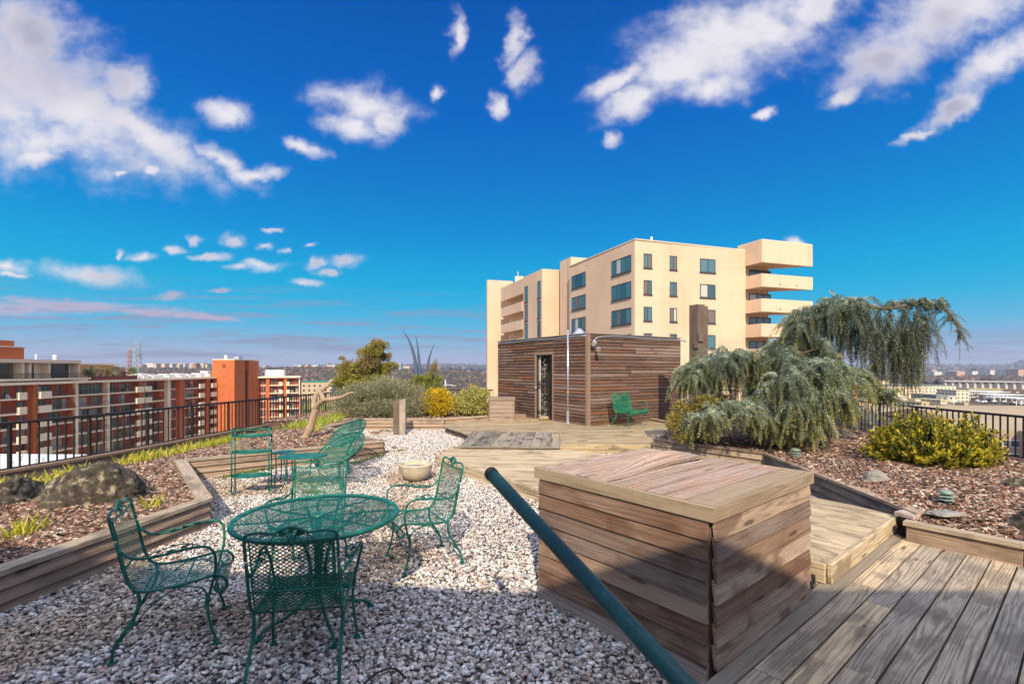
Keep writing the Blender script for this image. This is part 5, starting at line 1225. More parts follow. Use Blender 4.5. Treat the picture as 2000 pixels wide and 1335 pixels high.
# dead tree
dt = empty('dead_tree', tuple(at(597, 858, .22)), 0, 'bare dead forked tree trunk leaning in the left bed', 'tree'); O_ = Vector(dt.location); dd = O_.y
def q(px, py, k=0): return atd(px, py, dd + k) - O_
def knobby(pts, rr, sides=10):
    mb = MB(); P, Rr = catmull([Vector(p) for p in pts], rr, 5); Rr = [r_ * (1 + .22 * mnoise.noise(Vector((i * .33, 7, 2)))) for i, r_ in enumerate(Rr)]; P = [p + Vector((mnoise.noise(Vector((i * .2, 1, 1))), 0, mnoise.noise(Vector((i * .2, 5, 1))))) * r_ * .35 for i, (p, r_) in enumerate(zip(P, Rr))]
    mb.tube(P, Rr, sides); return mb
mb = knobby([q(592, 866), q(600, 848), q(608, 828), q(614, 806), q(617, 796)], [.125, .085, .078, .07, .07]); mb.build('trunk', M['deadbark'], dt, smooth=True)
for pts, rr in (([q(615, 800), q(613, 785, .1), q(620, 768, .15), q(634, 757, .2), q(643, 748, .25), (q(649, 742, .3))], [.066, .055, .048, .045, .036, .038]),
                ([q(616, 797), q(625, 786, -.1), q(640, 780, -.2), q(660, 777, -.3), q(678, 770, -.4), q(690, 766, -.5)], [.062, .052, .045, .038, .03, .018]),
                ([q(634, 782, -.2), q(630, 775, -.2), q(626, 768, -.1), q(622, 758, 0)], [.05, .045, .04, .03])):
    knobby(pts, rr).build('branch', M['deadbark'], dt, smooth=True)
# --- iris / day lily blades: yellow green ground cover along the kerb
def blades(name, label, pts, n, L0, palette, spread=.35, single=False, zf=zL):
    """pts: list of (x, y, radius)"""
    P = []; Cc = []; tot = sum(p[2] ** 1.5 for p in pts)
    for (x, y, r_) in pts:
        k = int(n * r_ ** 1.5 / tot)
        for i in range(k):
            a = rng.uniform(0, 6.283); s = r_ * math.sqrt(rng.random()); bx_, by_ = x + math.cos(a) * s, y + math.sin(a) * s; bz = zf(bx_, by_)
            Ln = L0 * rng.uniform(.4, 1.2); az = rng.uniform(0, 6.283); lean = rng.uniform(.1, .9) * spread * 2; d = Vector((math.cos(az) * lean, math.sin(az) * lean, 1)).normalized(); sd = Vector((-d.y, d.x, 0.01)).normalized(); wd = Ln * .045 + .004
            sd = (sd * math.cos(az * 3) + d.cross(sd) * math.sin(az * 3)); b0 = Vector((bx_, by_, bz - .01)); m1 = b0 + d * Ln * .5; d2 = (d + Vector((math.cos(az), math.sin(az), -.3)) * spread * .9).normalized(); tp_ = m1 + d2 * Ln * .5
            c = palette[rng.randrange(len(palette))]; f = rng.uniform(.8, 1.2); c = tuple(min(1, q_ * f) for q_ in c)
            P += [b0 - sd * wd * .5, b0 + sd * wd * .5, m1 + sd * wd * .5, m1 - sd * wd * .5, m1 - sd * wd * .5, m1 + sd * wd * .5, tp_ + sd * wd * .06, tp_ - sd * wd * .06]; Cc += [c, tuple(q_ * 1.0 for q_ in c)]
    V_ = np.array([tuple(p) for p in P]); n4 = len(V_) // 4
    o = np_mesh(name, V_, np.arange(n4 * 4).reshape(n4, 4), M['leaf'], np.array(Cc)); return tag(o, label, 'plants' if not single else 'plant', kind=None if single else 'stuff')
YG = [(.42, .44, .03), (.52, .50, .04), (.30, .36, .03), (.58, .50, .06), (.62, .48, .12), (.24, .32, .03)]
def gp2(px, py, r_, z_=.15): v = at(px, py, z_); return (v.x, v.y, r_)
blades('iris_clump', 'yellow green iris leaves along the kerb behind the boulders', [gp2(x, y, r_) for x, y, r_ in ((10, 968, .2), (35, 962, .25), (70, 955, .25), (105, 945, .25), (135, 938, .25), (160, 928, .2), (20, 985, .15), (60, 972, .15))], 420, .22, YG)
blades('iris_clump', 'yellow green iris leaves along the kerb left of the drinks trolley', [gp2(x, y, r_) for x, y, r_ in ((250, 908, .2), (275, 902, .25), (305, 895, .3), (335, 888, .3), (365, 882, .3), (395, 875, .3), (420, 870, .3), (440, 862, .25), (455, 856, .25), (250, 900, .2))], 900, .21, YG)
blades('iris_clump', 'bright green leaves around the dead tree', [gp2(x, y, r_, .22) for x, y, r_ in ((580, 838, .2), (590, 832, .25), (620, 835, .3), (640, 826, .35), (655, 820, .3), (665, 816, .3), (625, 824, .3), (575, 834, .25), (615, 845, .2))], 800, .24, [(.34, .42, .04), (.42, .46, .05), (.26, .36, .03), (.48, .46, .08)])
for px, py, n, L0, lb in ((30, 1050, 60, .16, 'small tuft of yellow green leaves in the near left corner of the bed'), (65, 1035, 60, .17, 'small spiky tuft in the mulch in front of the boulders'), (300, 990, 46, .15, 'yellowed tuft in the mulch nearest the planter wall corner'), (275, 962, 50, .12, 'low yellowish tuft right of the largest boulder'), ):
    v = at(px, py, .24); blades('leaf_tuft', lb, [(v.x, v.y, .14)], n, L0, YG[:5], single=True)
v = at(1955, 925, .12); blades('leaf_tuft', 'small green tuft by the railing at the right edge', [(8.1, 8.6, .12)], 50, .2, YG[:3], single=True, zf=zR)
# weeds and low moss along the gravel edges
mo = []
for (x0, y0, x1, y1, k) in ((440, 932, 540, 912, 9), (690, 905, 745, 890, 6), (745, 842, 770, 842, 3), (770, 875, 782, 880, 2), (605, 962, 620, 962, 2)):
    for i in range(k):
        f = i / max(1, k - 1); v = at(x0 + (x1 - x0) * f, y0 + (y1 - y0) * f, .01); mo.append((v.x, v.y, .09))
L = Leafs()
for (x, y, r_) in mo: clump(L, (x, y, .015), (r_, r_ * .7, .028), 160, [(.16, .22, .03), (.24, .28, .05), (.11, .16, .03)], .022, up=.8, asp=.5, thr=-1)
tag(L.build('weeds', M['leaf']), 'low green weeds growing in the gravel along the timber walls', 'weeds', kind='stuff')
L = Leafs()
for (px, py) in ((660, 862), (640, 872), (680, 858), (550, 838), (520, 842), (1285, 812), (1290, 815)):
    v = at(px, py, .24); clump(L, (v.x, v.y, .27), (.3, .2, .03), 260, [(.20, .20, .05), (.28, .24, .06)], .03, up=.8, asp=.5, thr=-1)
tag(L.build('ground_cover', M['leaf']), 'thin olive ground cover in the beds', 'ground cover', kind='stuff')
# ================================================================ the city around
GZ = -30.0
glass, Ng, bg_ = newmat('window_glass'); setin(Ng, bg_, col=attr(Ng, 'col'), rough=.12, spec=.8)
brick = flat('red_brick', (.36, .075, .04), .9, 0, .22, .9, .2, bscale=3)
brick_sunlit = flat('sunlit_orange_brick', (.48, .13, .045), .9, 0, .14, .7)  # same brick as the walls, with sunlit orange put into its colour
beige = flat('beige_concrete', (.80, .66, .48), .85, 0, .10, .5)
cream = flat('cream_concrete', (.74, .53, .35), .85, 0, .06, .12, .15, bscale=.6, col2=(.66, .45, .28), c2t=(.55, .8))
cream, Nc, bc = newmat('cream_concrete_weathered')
g_ = Nc.n('ShaderNodeNewGeometry').outputs['Position']; n1 = Nc.noise(g_, .12, 4, .55); n2 = Nc.noise(Nc.vm('MULTIPLY', g_, (1.1, 1.1, .09)), 1.0, 5, .65); n3 = Nc.noise(g_, 1.4, 4, .6)
cc_ = Nc.mix(Nc.ss(n1, .42, .66), (.67, .485, .345), (.60, .42, .29)); cc_ = Nc.mix(Nc.m('MULTIPLY', Nc.ss(n2, .54, .72), .5), cc_, (.44, .29, .19)); cc_ = Nc.mix(Nc.m('MULTIPLY', Nc.ss(n3, .56, .7), .25), cc_, (.50, .36, .25))
setin(Nc, bc, col=cc_, rough=.88, normal=bump(Nc, n3, .2, .05))
cream_trim = flat('cream_trim', (.68, .55, .41), .85, 0, .05, .2)
darkrail = flat('dark_rail', (.05, .045, .04), .6)
GL = [(.03, .05, .06), (.05, .07, .08), (.10, .10, .09), (.02, .03, .035), (.35, .36, .34), (.20, .24, .24), (.07, .10, .11), (.06, .15, .14), (.16, .15, .13), (.03, .04, .04), (.30, .29, .26)]
def P_on(px, x0, y0, x1, y1):
    """point of the plan line (x0,y0)-(x1,y1) seen at column px"""
    k = (px - 1000) / F; t = (k * y0 - x0) / ((x1 - x0) - k * (y1 - y0)); return Vector((x0 + (x1 - x0) * t, y0 + (y1 - y0) * t))
def facade(e, line, bays, zt, nf, pitch, deep=12, zb=GZ, wallmat=None, wfloor=99):
    x0, y0, x1, y1 = line; p0 = P_on(bays[0][0], *line); p1 = P_on(bays[-1][1], *line); d = (p1 - p0).normalized(); n = Vector((d.y, -d.x)); D = Vector((d.x, d.y, 0)); N_ = Vector((n.x, n.y, 0))
    def Q(p, o, z_): return Vector((p.x + n.x * o, p.y + n.y * o, z_))
    mb = MB(); mb.prism([tuple(p0), tuple(p1), tuple(p1 - n * deep), tuple(p0 - n * deep)], zb, zt); mb.build('wall', wallmat or brick, e)
    mb = MB(); mb.box(Q(p0, 1.9, zt + .02) - D * .1, D * ((p1 - p0).length + .2), -N_ * (deep + 1.9), Vector((0, 0, .45))); mb.build('roof_slab', beige, e)
    bd = MB()
    for f in range(1, nf): bd.box(Q(p0, .12, zt - f * pitch), D * (p1 - p0).length, -N_ * .118, Vector((0, 0, .28)))
    bd.build('floor_bands', beige, e)
    for (a, b, typ) in bays:
        A = P_on(a, *line); B = P_on(b, *line); Lb = (B - A).length; gl = None
        if typ[0] == 'P':
            mb = MB(); mb.box(Q(A, 1.25, zb), D * Lb, -N_ * 1.24, Vector((0, 0, zt - zb))); mb.build('brick_pier', brick_sunlit, e); continue
        if typ[0] == 'C':
            mb = MB(); mb.box(Q(A, 1.1, zb), D * Lb, -N_ * 1.09, Vector((0, 0, zt - zb))); mb.build('column', beige, e); continue
        for f in range(nf):
            zf_ = zt - (f + 1) * pitch
            if zf_ < zb: break
            if typ[0] == 'W':
                if f >= wfloor: continue
                mb = MB(); ww = min(2.2, Lb * .62); s = (Lb - ww) / 2; mb.box(Q(A, .06, zf_ + .75) + D * s, D * ww, -N_ * .05, Vector((0, 0, 1.55)), c=rng.choice(GL)); mb.box(Q(A, .08, zf_ + .75) + D * (s + ww / 2 - .04), D * .08, -N_ * .02, Vector((0, 0, 1.55)), c=(.5, .5, .48)); mb.build('window', glass, e)
            if typ[0] == 'B':
                mb = MB(); mb.box(Q(A, 1.6, zf_ + .003), D * Lb, -N_ * 1.6, Vector((0, 0, .26))); bal = mb.build('balcony', beige, e)
                rl = MB(); rl.box(Q(A, 1.58, zf_ + 1.25), D * Lb, -N_ * .05, Vector((0, 0, .06)))
                nb = int(Lb / .28)
                for k in range(nb): rl.box(Q(A, 1.56, zf_ + .26) + D * (Lb * (k + .5) / nb), D * .035, -N_ * .03, Vector((0, 0, 1.0)))
                rl.build('railing', darkrail, bal)
                x = Lb * .12
                while x < Lb * .9 - .5:
                    ww = rng.choice((.9, 1.0, 1.3)); ww = min(ww, Lb * .93 - x)
                    if rng.random() < .9:
                        g = MB(); g.box(Q(A, .05, zf_ + .28) + D * x, D * ww, -N_ * .04, Vector((0, 0, 2.05)), c=rng.choice(GL)); g.box(Q(A, .07, zf_ + .28) + D * x, D * .06, -N_ * .03, Vector((0, 0, 2.05)), c=(.45, .45, .42)); g.build('balcony_door', glass, bal)
                    x += ww + rng.choice((.02, .02, 1.3))
                if 'l' in typ or 'r' in typ:
                    bw = min(2.3, Lb * .3); s = -.25 if 'l' in typ else Lb - bw + .25
                    b = MB(); b.box(Q(A, 2.15, zf_ + .0) + D * s, D * bw, -N_ * .54, Vector((0, 0, 1.35))); b.build('planter_box', beige, bal)
                if 'f' in typ:
                    fm = MB(); r0 = Q(A, 0, zf_ + .27) + D * (Lb - .25 if 'l' in typ else .0); T = D * .25
                    w0 = [r0, r0 + N_ * 1.35, r0 + N_ * 1.1 + Vector((0, 0, 1.3)), r0 + Vector((0, 0, pitch - .3)) + N_ * .5, r0 + Vector((0, 0, pitch - .3))]; w1 = [q_ + T for q_ in w0]
                    fm.face(w0[::-1]); fm.face(w1)
                    for i in range(5): fm.face([w0[i], w0[(i + 1) % 5], w1[(i + 1) % 5], w1[i]])
                    fm.build('brick_fin', brick_sunlit, bal)
                if rng.random() < .35:
                    k = MB(); s = rng.uniform(.3, .6) * Lb; cc = rng.choice([(.7, .7, .68), (.10, .2, .45), (.5, .35, .25), (.2, .25, .12)]); k.box(Q(A, 1.2, zf_ + .27) + D * s, D * .5, -N_ * .5, Vector((0, 0, .42)), c=cc); k.box(Q(A, .8, zf_ + .66) + D * s, D * .5, -N_ * .06, Vector((0, 0, .45)), c=cc); k.build('balcony_chair', M['any'], bal)
# near left block
LN = (-92, 80, -92.5, 125); ZR_ = -1.3; PI_ = 2.7
ap = empty('apartment_block', (-95, 100, GZ), 0, 'red brick apartment block with beige balconies and a glazed penthouse, far left', 'building')
facade(ap, LN, [(-70, -28, 'B'), (-28, 28, 'Br'), (28, 52, 'Wb'), (52, 60, 'P'), (60, 134, 'Blf'), (137, 143, 'C'), (144, 200, 'B'), (200, 205, 'C'), (205, 263, 'Br')], ZR_, 10, PI_)
def quadprism(mb, a, b, deep, z0, z1, c=(1, 1, 1)):
    d = (b - a).normalized(); n = Vector((d.y, -d.x)); mb.prism([tuple(a), tuple(b), tuple(b - n * deep), tuple(a - n * deep)], z0, z1, c=c)
n92 = Vector((1, .01)); pA, pB = P_on(-70, *LN), P_on(165, *LN)
mb = MB(); quadprism(mb, pA + Vector((1.4, 0)), pB + Vector((1.4, 0)), 12, ZR_ + .8, ZR_ + 1.15); mb.build('terrace_slab', beige, ap)
mb = MB(); quadprism(mb, P_on(-70, *LN) - Vector((.3, 0)), P_on(140, *LN) - Vector((.3, 0)), 10, ZR_ + .46, ZR_ + 4.1); mb.build('penthouse_wall', beige, ap)
mb = MB(); quadprism(mb, P_on(-70, *LN) + Vector((1.7, 0)), P_on(143, *LN) + Vector((1.7, 0)), 14, ZR_ + 4.15, ZR_ + 4.8); mb.build('penthouse_roof', cream_trim, ap)
for a, b in ((-40, -8), (0, 28), (46, 68), (88, 136)):
    A, B = P_on(a, *LN) - Vector((.15, 0)), P_on(b, *LN) - Vector((.15, 0)); mb = MB(); k = 3 if b - a > 25 else 2
    for i in range(k):
        s = A.lerp(B, i / k); t = A.lerp(B, (i + 1) / k) ; t = s.lerp(t, .96); mb.box((s.x, s.y, ZR_ + 1.2), (0, (t - s).length, 0), (-.1, 0, 0), (0, 0, 2.8), c=rng.choice([(.03, .03, .03), (.05, .05, .05), (.16, .12, .07) if a < 30 else (.04, .045, .05)]))
    mb.build('penthouse_window', glass, ap)
for px in (30, 44, 82, 141):
    A = P_on(px, *LN); mb = MB(); mb.aabb(A.x - 1.6, A.x + 1.3, A.y, A.y + .4, ZR_ + 1.16, ZR_ + 4.14); mb.build('dividing_wall', cream_trim, ap)
mb = MB(); A, B = pA + Vector((1.3, 0)), pB + Vector((1.3, 0)); mb.box((A.x, A.y, ZR_ + 2.1), (0, (B - A).length, 0), (.05, 0, 0), (0, 0, .06))
for k in range(90): mb.box((A.x, A.y + (B - A).length * k / 90, ZR_ + 1.15), (.04, 0, 0), (0, .04, 0), (0, 0, .95))
mb.build('terrace_railing', darkrail, ap)
mb = MB(); quadprism(mb, P_on(-60, *LN) + Vector((.3, 0)), P_on(44, *LN) + Vector((.3, 0)), 7, ZR_ + 4.81, ZR_ + 6.9); mb.build('roof_plant_room', brick_sunlit, ap)
mb = MB(); quadprism(mb, P_on(-62, *LN) + Vector((.5, 0)), P_on(45, *LN) + Vector((.5, 0)), 7.4, ZR_ + 6.91, ZR_ + 7.15); mb.build('plant_room_coping', cream_trim, ap)
mb = MB(); quadprism(mb, P_on(5, *LN) - Vector((.5, 0)), P_on(33, *LN) - Vector((.5, 0)), 3, ZR_ + 7.16, ZR_ + 8.2); mb.build('chimney', brick_sunlit, ap)
for px, r_ in ((48, .5), (55, .5)):
    A = P_on(px, *LN); mb = MB(); mb.lathe([(0, ZR_ + 5.7), (r_ * .9, ZR_ + 5.7), (r_, ZR_ + 5.5), (r_, ZR_ + 4.8)], 10, A.x - 3, A.y); mb.build('roof_fan', M['black'], ap)
for px, c_2 in ((126, .45), (90, .2)):
    A = P_on(px, *LN); mb = MB(); mb.lathe([(0, ZR_ + 5.9), (c_2 * .9, ZR_ + 5.8), (c_2, ZR_ + 5.5), (c_2 * .7, ZR_ + 5.45), (c_2 * .7, ZR_ + 4.8)], 10, A.x - 2, A.y); mb.build('roof_vent', M['whitepaint'], ap)
# set back penthouse to the right and the roof garden
mb = MB(); A = P_on(150, *LN) - Vector((5, 0)); B = P_on(262, *LN) - Vector((5, 0)); quadprism(mb, A, B, 8, ZR_ + .46, ZR_ + 3.9); mb.build('rear_penthouse', flat('tan_brick', (.46, .30, .17), .9, 0, .15, 1), ap)
mb = MB(); quadprism(mb, A + Vector((1, 0)), B + Vector((1, .5)), 9, ZR_ + 3.92, ZR_ + 4.3); mb.build('rear_roof', beige, ap)
mb = MB(); A = P_on(168, *LN) + Vector((1.2, 0)); B = P_on(258, *LN) + Vector((1.2, 0)); mb.box((A.x, A.y, ZR_ + .48), (0, (B - A).length, 0), (-.8, 0, 0), (0, 0, .9)); mb.build('roof_planter', flat('maroon_planter', (.16, .04, .035), .9), ap)
for i, (px, hh2, cc) in enumerate(((176, 1.6, [(.20, .13, .07), (.26, .18, .10)]), (190, 2.2, [(.26, .18, .12), (.34, .24, .16)]), (207, 2.0, [(.18, .14, .06), (.24, .18, .07)]), (222, 2.4, [(.22, .18, .05), (.16, .15, .04)]), (240, 1.7, [(.24, .16, .10)]), (254, 2.4, [(.10, .15, .03), (.16, .2, .04)]), (170, 2.8, [(.04, .12, .05)]))):
    A = P_on(px, *LN); L = Leafs(); clump(L, (A.x + .4, A.y, ZR_ + 1.3 + hh2 * .45), (.8, 1.2, hh2 * .5), 420, cc, .35, noise_s=.8)
    L.build('roof_garden_shrub', M['leaf'], ap)
# middle block
m2 = empty('apartment_block', (-95, 135, GZ), 0, 'red brick apartment block with white roof equipment, between the glazed penthouse and the brick tower', 'building')
LC = (-92.6, 118, -93, 160)
facade(m2, LC, [(262, 269, 'P'), (270, 308, 'Blf'), (308, 319, 'N'), (320, 325, 'C'), (325, 343, 'Wb'), (343, 352, 'P'), (352, 385, 'Br'), (386, 395, 'Wb'), (395, 402, 'P'), (402, 431, 'Blf'), (432, 438, 'N'), (438, 442, 'C'), (443, 450, 'N')], ZR_, 10, PI_)
for (a, b, h) in ((272, 280, 1.3), (283, 300, 1.3), (302, 330, 1.0), (332, 352, 1.1), (355, 372, 1.2), (374, 392, 1.0), (395, 408, 1.2), (412, 424, 1.8)):
    A, B = P_on(a, *LC), P_on(b, *LC); mb = MB(); mb.box((A.x - 3.4, A.y, ZR_ + .5), (0, (B - A).length * .9, 0), (2.4, 0, 0), (0, 0, h)); mb.box((A.x - .9, A.y + .3, ZR_ + .5), (0, .3, 0), (.3, 0, 0), (0, 0, h * .6)); mb.build('roof_duct', M['whitepaint'], m2, bevel=.12)
tw_ = empty('brick_tower', (-90, 155, GZ), 0, 'plain orange brick lift tower standing above the balconied blocks', 'tower')
mb = MB(); X0, X1, Y0_, Y1_ = -92.4, -85.6, 150, 164.5; ZT_ = 4.4
mb.aabb(X0, X1, Y0_, 156.0, GZ, ZT_); mb.aabb(X0, X1 - 2.2, 156.0, 158.3, GZ, ZT_ - .06); mb.aabb(X0, X1 + .0, 158.3, Y1_, GZ, ZT_ - .1); mb.build('brick_shaft', brick_sunlit, tw_)
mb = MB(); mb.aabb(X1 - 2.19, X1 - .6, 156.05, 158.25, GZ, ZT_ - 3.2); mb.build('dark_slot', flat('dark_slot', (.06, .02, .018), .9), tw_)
mb = MB(); mb.aabb(X0 - .1, X1 + .1, Y0_ - .1, Y1_ + .1, ZT_ + .002, ZT_ + .3); mb.build('coping', cream_trim, tw_)
mb = MB(); mb.aabb(-89.4, -88.2, Y0_ - .05, Y0_ + .1, 2.0, 3.2); mb.build('louvre', flat('louvre_brown', (.22, .07, .03), .9), tw_)
mb = MB(); mb.lathe([(.0, 6), (.4, 6), (.4, ZT_ + .3)], 8, -90, 153); mb.build('roof_vent', M['whitepaint'], tw_)
mb = MB(); mb.aabb(-88, -86.5, 154, 156, ZT_ + .31, ZT_ + 1.2); mb.build('roof_unit', M['galv'], tw_)
m3 = empty('apartment_block', (-80, 170, GZ), 0, 'small balconied brick block right of the brick tower', 'building')
LD = (-85.6, 166, -73, 171)
facade(m3, LD, [(505, 509, 'N'), (509, 520, 'Wb'), (520, 527, 'P'), (527, 551, 'Br'), (551, 555, 'N'), (555, 561, 'P'), (561, 583, 'Bl'), (584, 586, 'C')], ZR_ - .1, 10, 2.7, deep=14)
A, B = P_on(507, *LD), P_on(545, *LD); mb = MB(); mb.box((A.x, A.y + 3, ZR_ + .4), ((B - A).x, (B - A).y, 0), (0, 2, 0), (0, 0, 2.2)); mb.build('roof_duct', M['whitepaint'], m3, bevel=.2)
# white lower roof with little pipes
lr = empty('lower_roof_building', (-30, 33, GZ), 0, 'lower neighbouring building with a white flat roof beyond the left railing', 'building')
zl = -3.9
q4 = [at(-330, 884, zl), at(205, 887, zl), at(150, 960, zl), at(-400, 1010, zl)]
mb = MB(); mb.prism([(v.x, v.y) for v in q4], GZ, zl, mi=0); mb.build('roof_and_walls', M['roofwhite'], lr)
for px, py in ((70, 905), (84, 903), (20, 915), (22, 925), (40, 900)):
    v = at(px, py, zl); mb = MB(); mb.tube([(v.x, v.y, zl), (v.x, v.y, zl + .3), (v.x + .07, v.y, zl + .38), (v.x + .14, v.y, zl + .34)], .06, 8); mb.build('vent_pipe', M['galv'], lr)

# --- cream apartment building, centre right
cb_ = empty('cream_building', (13, 52, GZ), 0, 'tall cream concrete apartment building with stacked angular balconies', 'building')
zr = 15.3
def rp(px, py, z_=zr): d = (z_ - CAMZ) * F / (HZ - py); return Vector((xd(px, d), d))
Kc = Vector((12.95, 51.3)); ur = Vector((14.0, 4.75)).normalized(); ul = Vector((-ur.y, ur.x)); ul = Vector((-.36, .933)).normalized()
def lt(px, o, d):
    k = (px - 1000) / F; return (k * o.y - o.x) / (d.x - k * d.y)
tr_ = lt(1456, Kc, ur); tl_ = lt(1112.5, Kc, ul)
Rr_ = Kc + ur * tr_; Ll_ = Kc + ul * tl_
mb = MB(); mb.prism([tuple(Ll_), tuple(Kc), tuple(Rr_), tuple(Rr_ + ul * 16), tuple(Ll_ + ur * 12)], GZ, zr); mb.build('main_block', cream, cb_)
mb = MB(); mb.prism([tuple(Ll_ + Vector((-.1, .0))), tuple(Kc + Vector((0, -.12))), tuple(Rr_), tuple(Rr_ + ul * 16), tuple(Ll_ + ur * 12)], zr + .002, zr + .12); mb.build('roof_edge', cream_trim, cb_)
nl_ = Vector((-ul.y, ul.x)); nl_ = nl_ if nl_.y < 0 else -nl_
nr_ = Vector((ur.y, -ur.x))
frame_m = flat('dark_window_frame', (.06, .06, .065), .5)
def win(o, d, nrm, px0, px1, z0, z1, nm=2, par=cb_):
    a = lt(px0, o, d); b = lt(px1, o, d)
    if b < a: a, b = b, a
    D = Vector((d.x, d.y, 0)); N_ = Vector((nrm.x, nrm.y, 0)); base = Vector((o.x, o.y, 0)) + D * a; Lw = b - a
    fm = MB(); t = .09
    for zz in (z0, z1 - t): fm.box(base + N_ * .05 + Vector((0, 0, zz)), D * Lw, -N_ * .1, Vector((0, 0, t)))
    for k in range(nm + 1): fm.box(base + N_ * .048 + D * ((Lw - t) * k / nm) + Vector((0, 0, z0 + t)), D * t, -N_ * .09, Vector((0, 0, z1 - z0 - 2 * t)))
    fm.box(base + N_ * .12 - D * .06 + Vector((0, 0, z0 - .12)), D * (Lw + .12), -N_ * .12, Vector((0, 0, .115)))
    w_ = fm.build('window', frame_m, par)
    g = MB()
    for k in range(nm):
        c = rng.choice([(.03, .10, .13), (.05, .14, .17), (.02, .07, .09), (.04, .12, .15), (.45, .44, .40) if rng.random() < .3 else (.06, .16, .20), (.14, .11, .09)]); g.box(base + N_ * .02 + D * (Lw * k / nm + .02) + Vector((0, 0, z0 + .05)), D * (Lw / nm - .04), -N_ * .03, Vector((0, 0, z1 - z0 - .1)), c=c)
    g.build('pane', glass, w_)
PT = 2.82
for r_ in range(6):
    z1 = 13.95 - r_ * PT; 
    for a, b, nm, h in ((1257, 1273, 2, 1.5), (1308, 1322, 2, 1.5), (1367, 1397, 2, 1.5)): win(Kc, ur, nr_, a, b, z1 - h, z1, nm)
    win(Kc, ul, nl_, 1195, 1233, z1 - 1.75, z1 - .05, 4); win(Kc, ul, nl_, 1117, 1144, z1 - 1.75, z1 - .05, 4)
# panel joints
mb = MB(); 
for r_ in range(7):
    zz = zr - 2.2 - r_ * PT * 1.0; mb.box((Kc.x + nr_.x * .004, Kc.y + nr_.y * .004, zz), (*(ur * tr_), 0), (*(-nr_ * .02), 0), (0, 0, .03)); mb.box((Kc.x + nl_.x * .004, Kc.y + nl_.y * .004, zz), (*(ul * tl_), 0), (*(-nl_ * .02), 0), (0, 0, .03))
mb.build('panel_joints', flat('joint', (.50, .36, .22), .9), cb_)
# stair tower and the stepped wings behind
A = Kc + ul * lt(1135, Kc, ul); 
def wing(name, pts, zt, z0=GZ, m=None): mb = MB(); mb.prism([tuple(p) for p in pts], z0, zt, bottom=True); return mb.build(name, m or cream, cb_)
t1 = Vector((xd(1115, 66.5), 66.5)); a1 = t1 + ul * lt(1094, t1, ul); wing('stair_tower', [t1 + ur * 3.6, t1, a1, a1 + ur * 3.6][::-1], 17.0)
s1_ = Kc + ul * (tl_ + 6.5)
w1c = Vector((xd(1059, 70), 70)); q1 = lt(1022, w1c, ul); w1 = [w1c + ur * 6, w1c, w1c + ul * q1, w1c + ul * q1 + ur * 8]; wing('stepped_wing', w1, 16.1)
for px in (1025, 1050):
    for k in range(5): win(w1c, ul, nl_, px, px + 6, 14.5 - k * 2.9 - 2.5, 14.5 - k * 2.9, 1)
w2c = w1c + ul * (q1 + .01); q_l = lt(978, w2c, ul)
wing('balcony_wing', [w2c + ur * 5, w2c + ur * 1.6, w2c + ul * q_l + ur * 1.6, w2c + ul * q_l + ur * 6], 15.9)
mb = MB(); mb.prism([tuple(w2c), tuple(w2c + ul * q_l), tuple(w2c + ul * q_l + ur * 1.59), tuple(w2c + ur * 1.59)], 13.6, 16.0, bottom=True); mb.build('top_parapet', cream, cb_)
for k in range(5):
    z0 = 10.9 - k * 2.9; mb = MB(); a = w2c + ul * .5; b = w2c + ul * q_l; mb.prism([tuple(a), tuple(b), tuple(b + ur * 1.59), tuple(a + ur * 1.59)], z0, z0 + 1.5, bottom=True); mb.build('balcony', cream, cb_)
w3 = Vector((xd(952, 88), 88)); wing('end_tower', [w3 + Vector((-.25, 1.0)), w3, w3 + Vector((4.6, 1.4)), w3 + Vector((4.6, 9)), w3 + Vector((0, 9))], 17.8)
mb = MB(); v = Vector((xd(1012, 80), 80)); mb.aabb(v.x - .5, v.x + .9, v.y + 2, v.y + 3, 15.9, 17.3); mb.tube([(v.x, v.y + 2.5, 17.3), (v.x, v.y + 2.5, 18.2)], .06); mb.build('chimney', cream_trim, cb_)
mb = MB(); v = Kc + ur * 2.8 + ul * 1; mb.tube([(v.x, v.y, zr), (v.x, v.y, zr + .8)], .12, 8); mb.build('roof_pipe', M['whitepaint'], cb_)
# balcony stack on the right
Pb = Vector((xd(1488, 54.0), 54.0)); tb_ = lt(1587, Pb, ur); wl = lt(1457, Pb, ul); 
quad = [Pb, Pb + ur * tb_, Pb + ur * (tb_ - 3.8) + ul * 5.0, Pb + ul * 5.0, Pb + ul * wl]
quad = [Pb + ul * 3.4, Pb, Pb + ur * tb_, Pb + ur * (tb_ * .42) + ul * 3.4]
mb = MB(); mb.prism([tuple(p) for p in quad], 13.55, 16.0, bottom=True); mb.build('top_fascia', cream, cb_)
mb = MB(); mb.prism([tuple(p) for p in quad], 16.003, 16.12); mb.build('fascia_edge', cream_trim, cb_)
bw = [Pb + ul * 3.3 - ur * .1, Pb + ul * 1.75 + ur * .4, Pb + ul * 1.75 + ur * (tb_ * .56), Pb + ul * 3.4 + ur * (tb_ * .45)]
core = [Pb + ul * 2.6 + ur * .3, Pb + ul * 2.6 + ur * (tb_ * .50), Pb + ul * 8 + ur * (tb_ * .5), Pb + ul * 8 + ur * .3]
wing('balcony_core', core, 13.54)
co, cd = Pb + ul * 2.6, ur
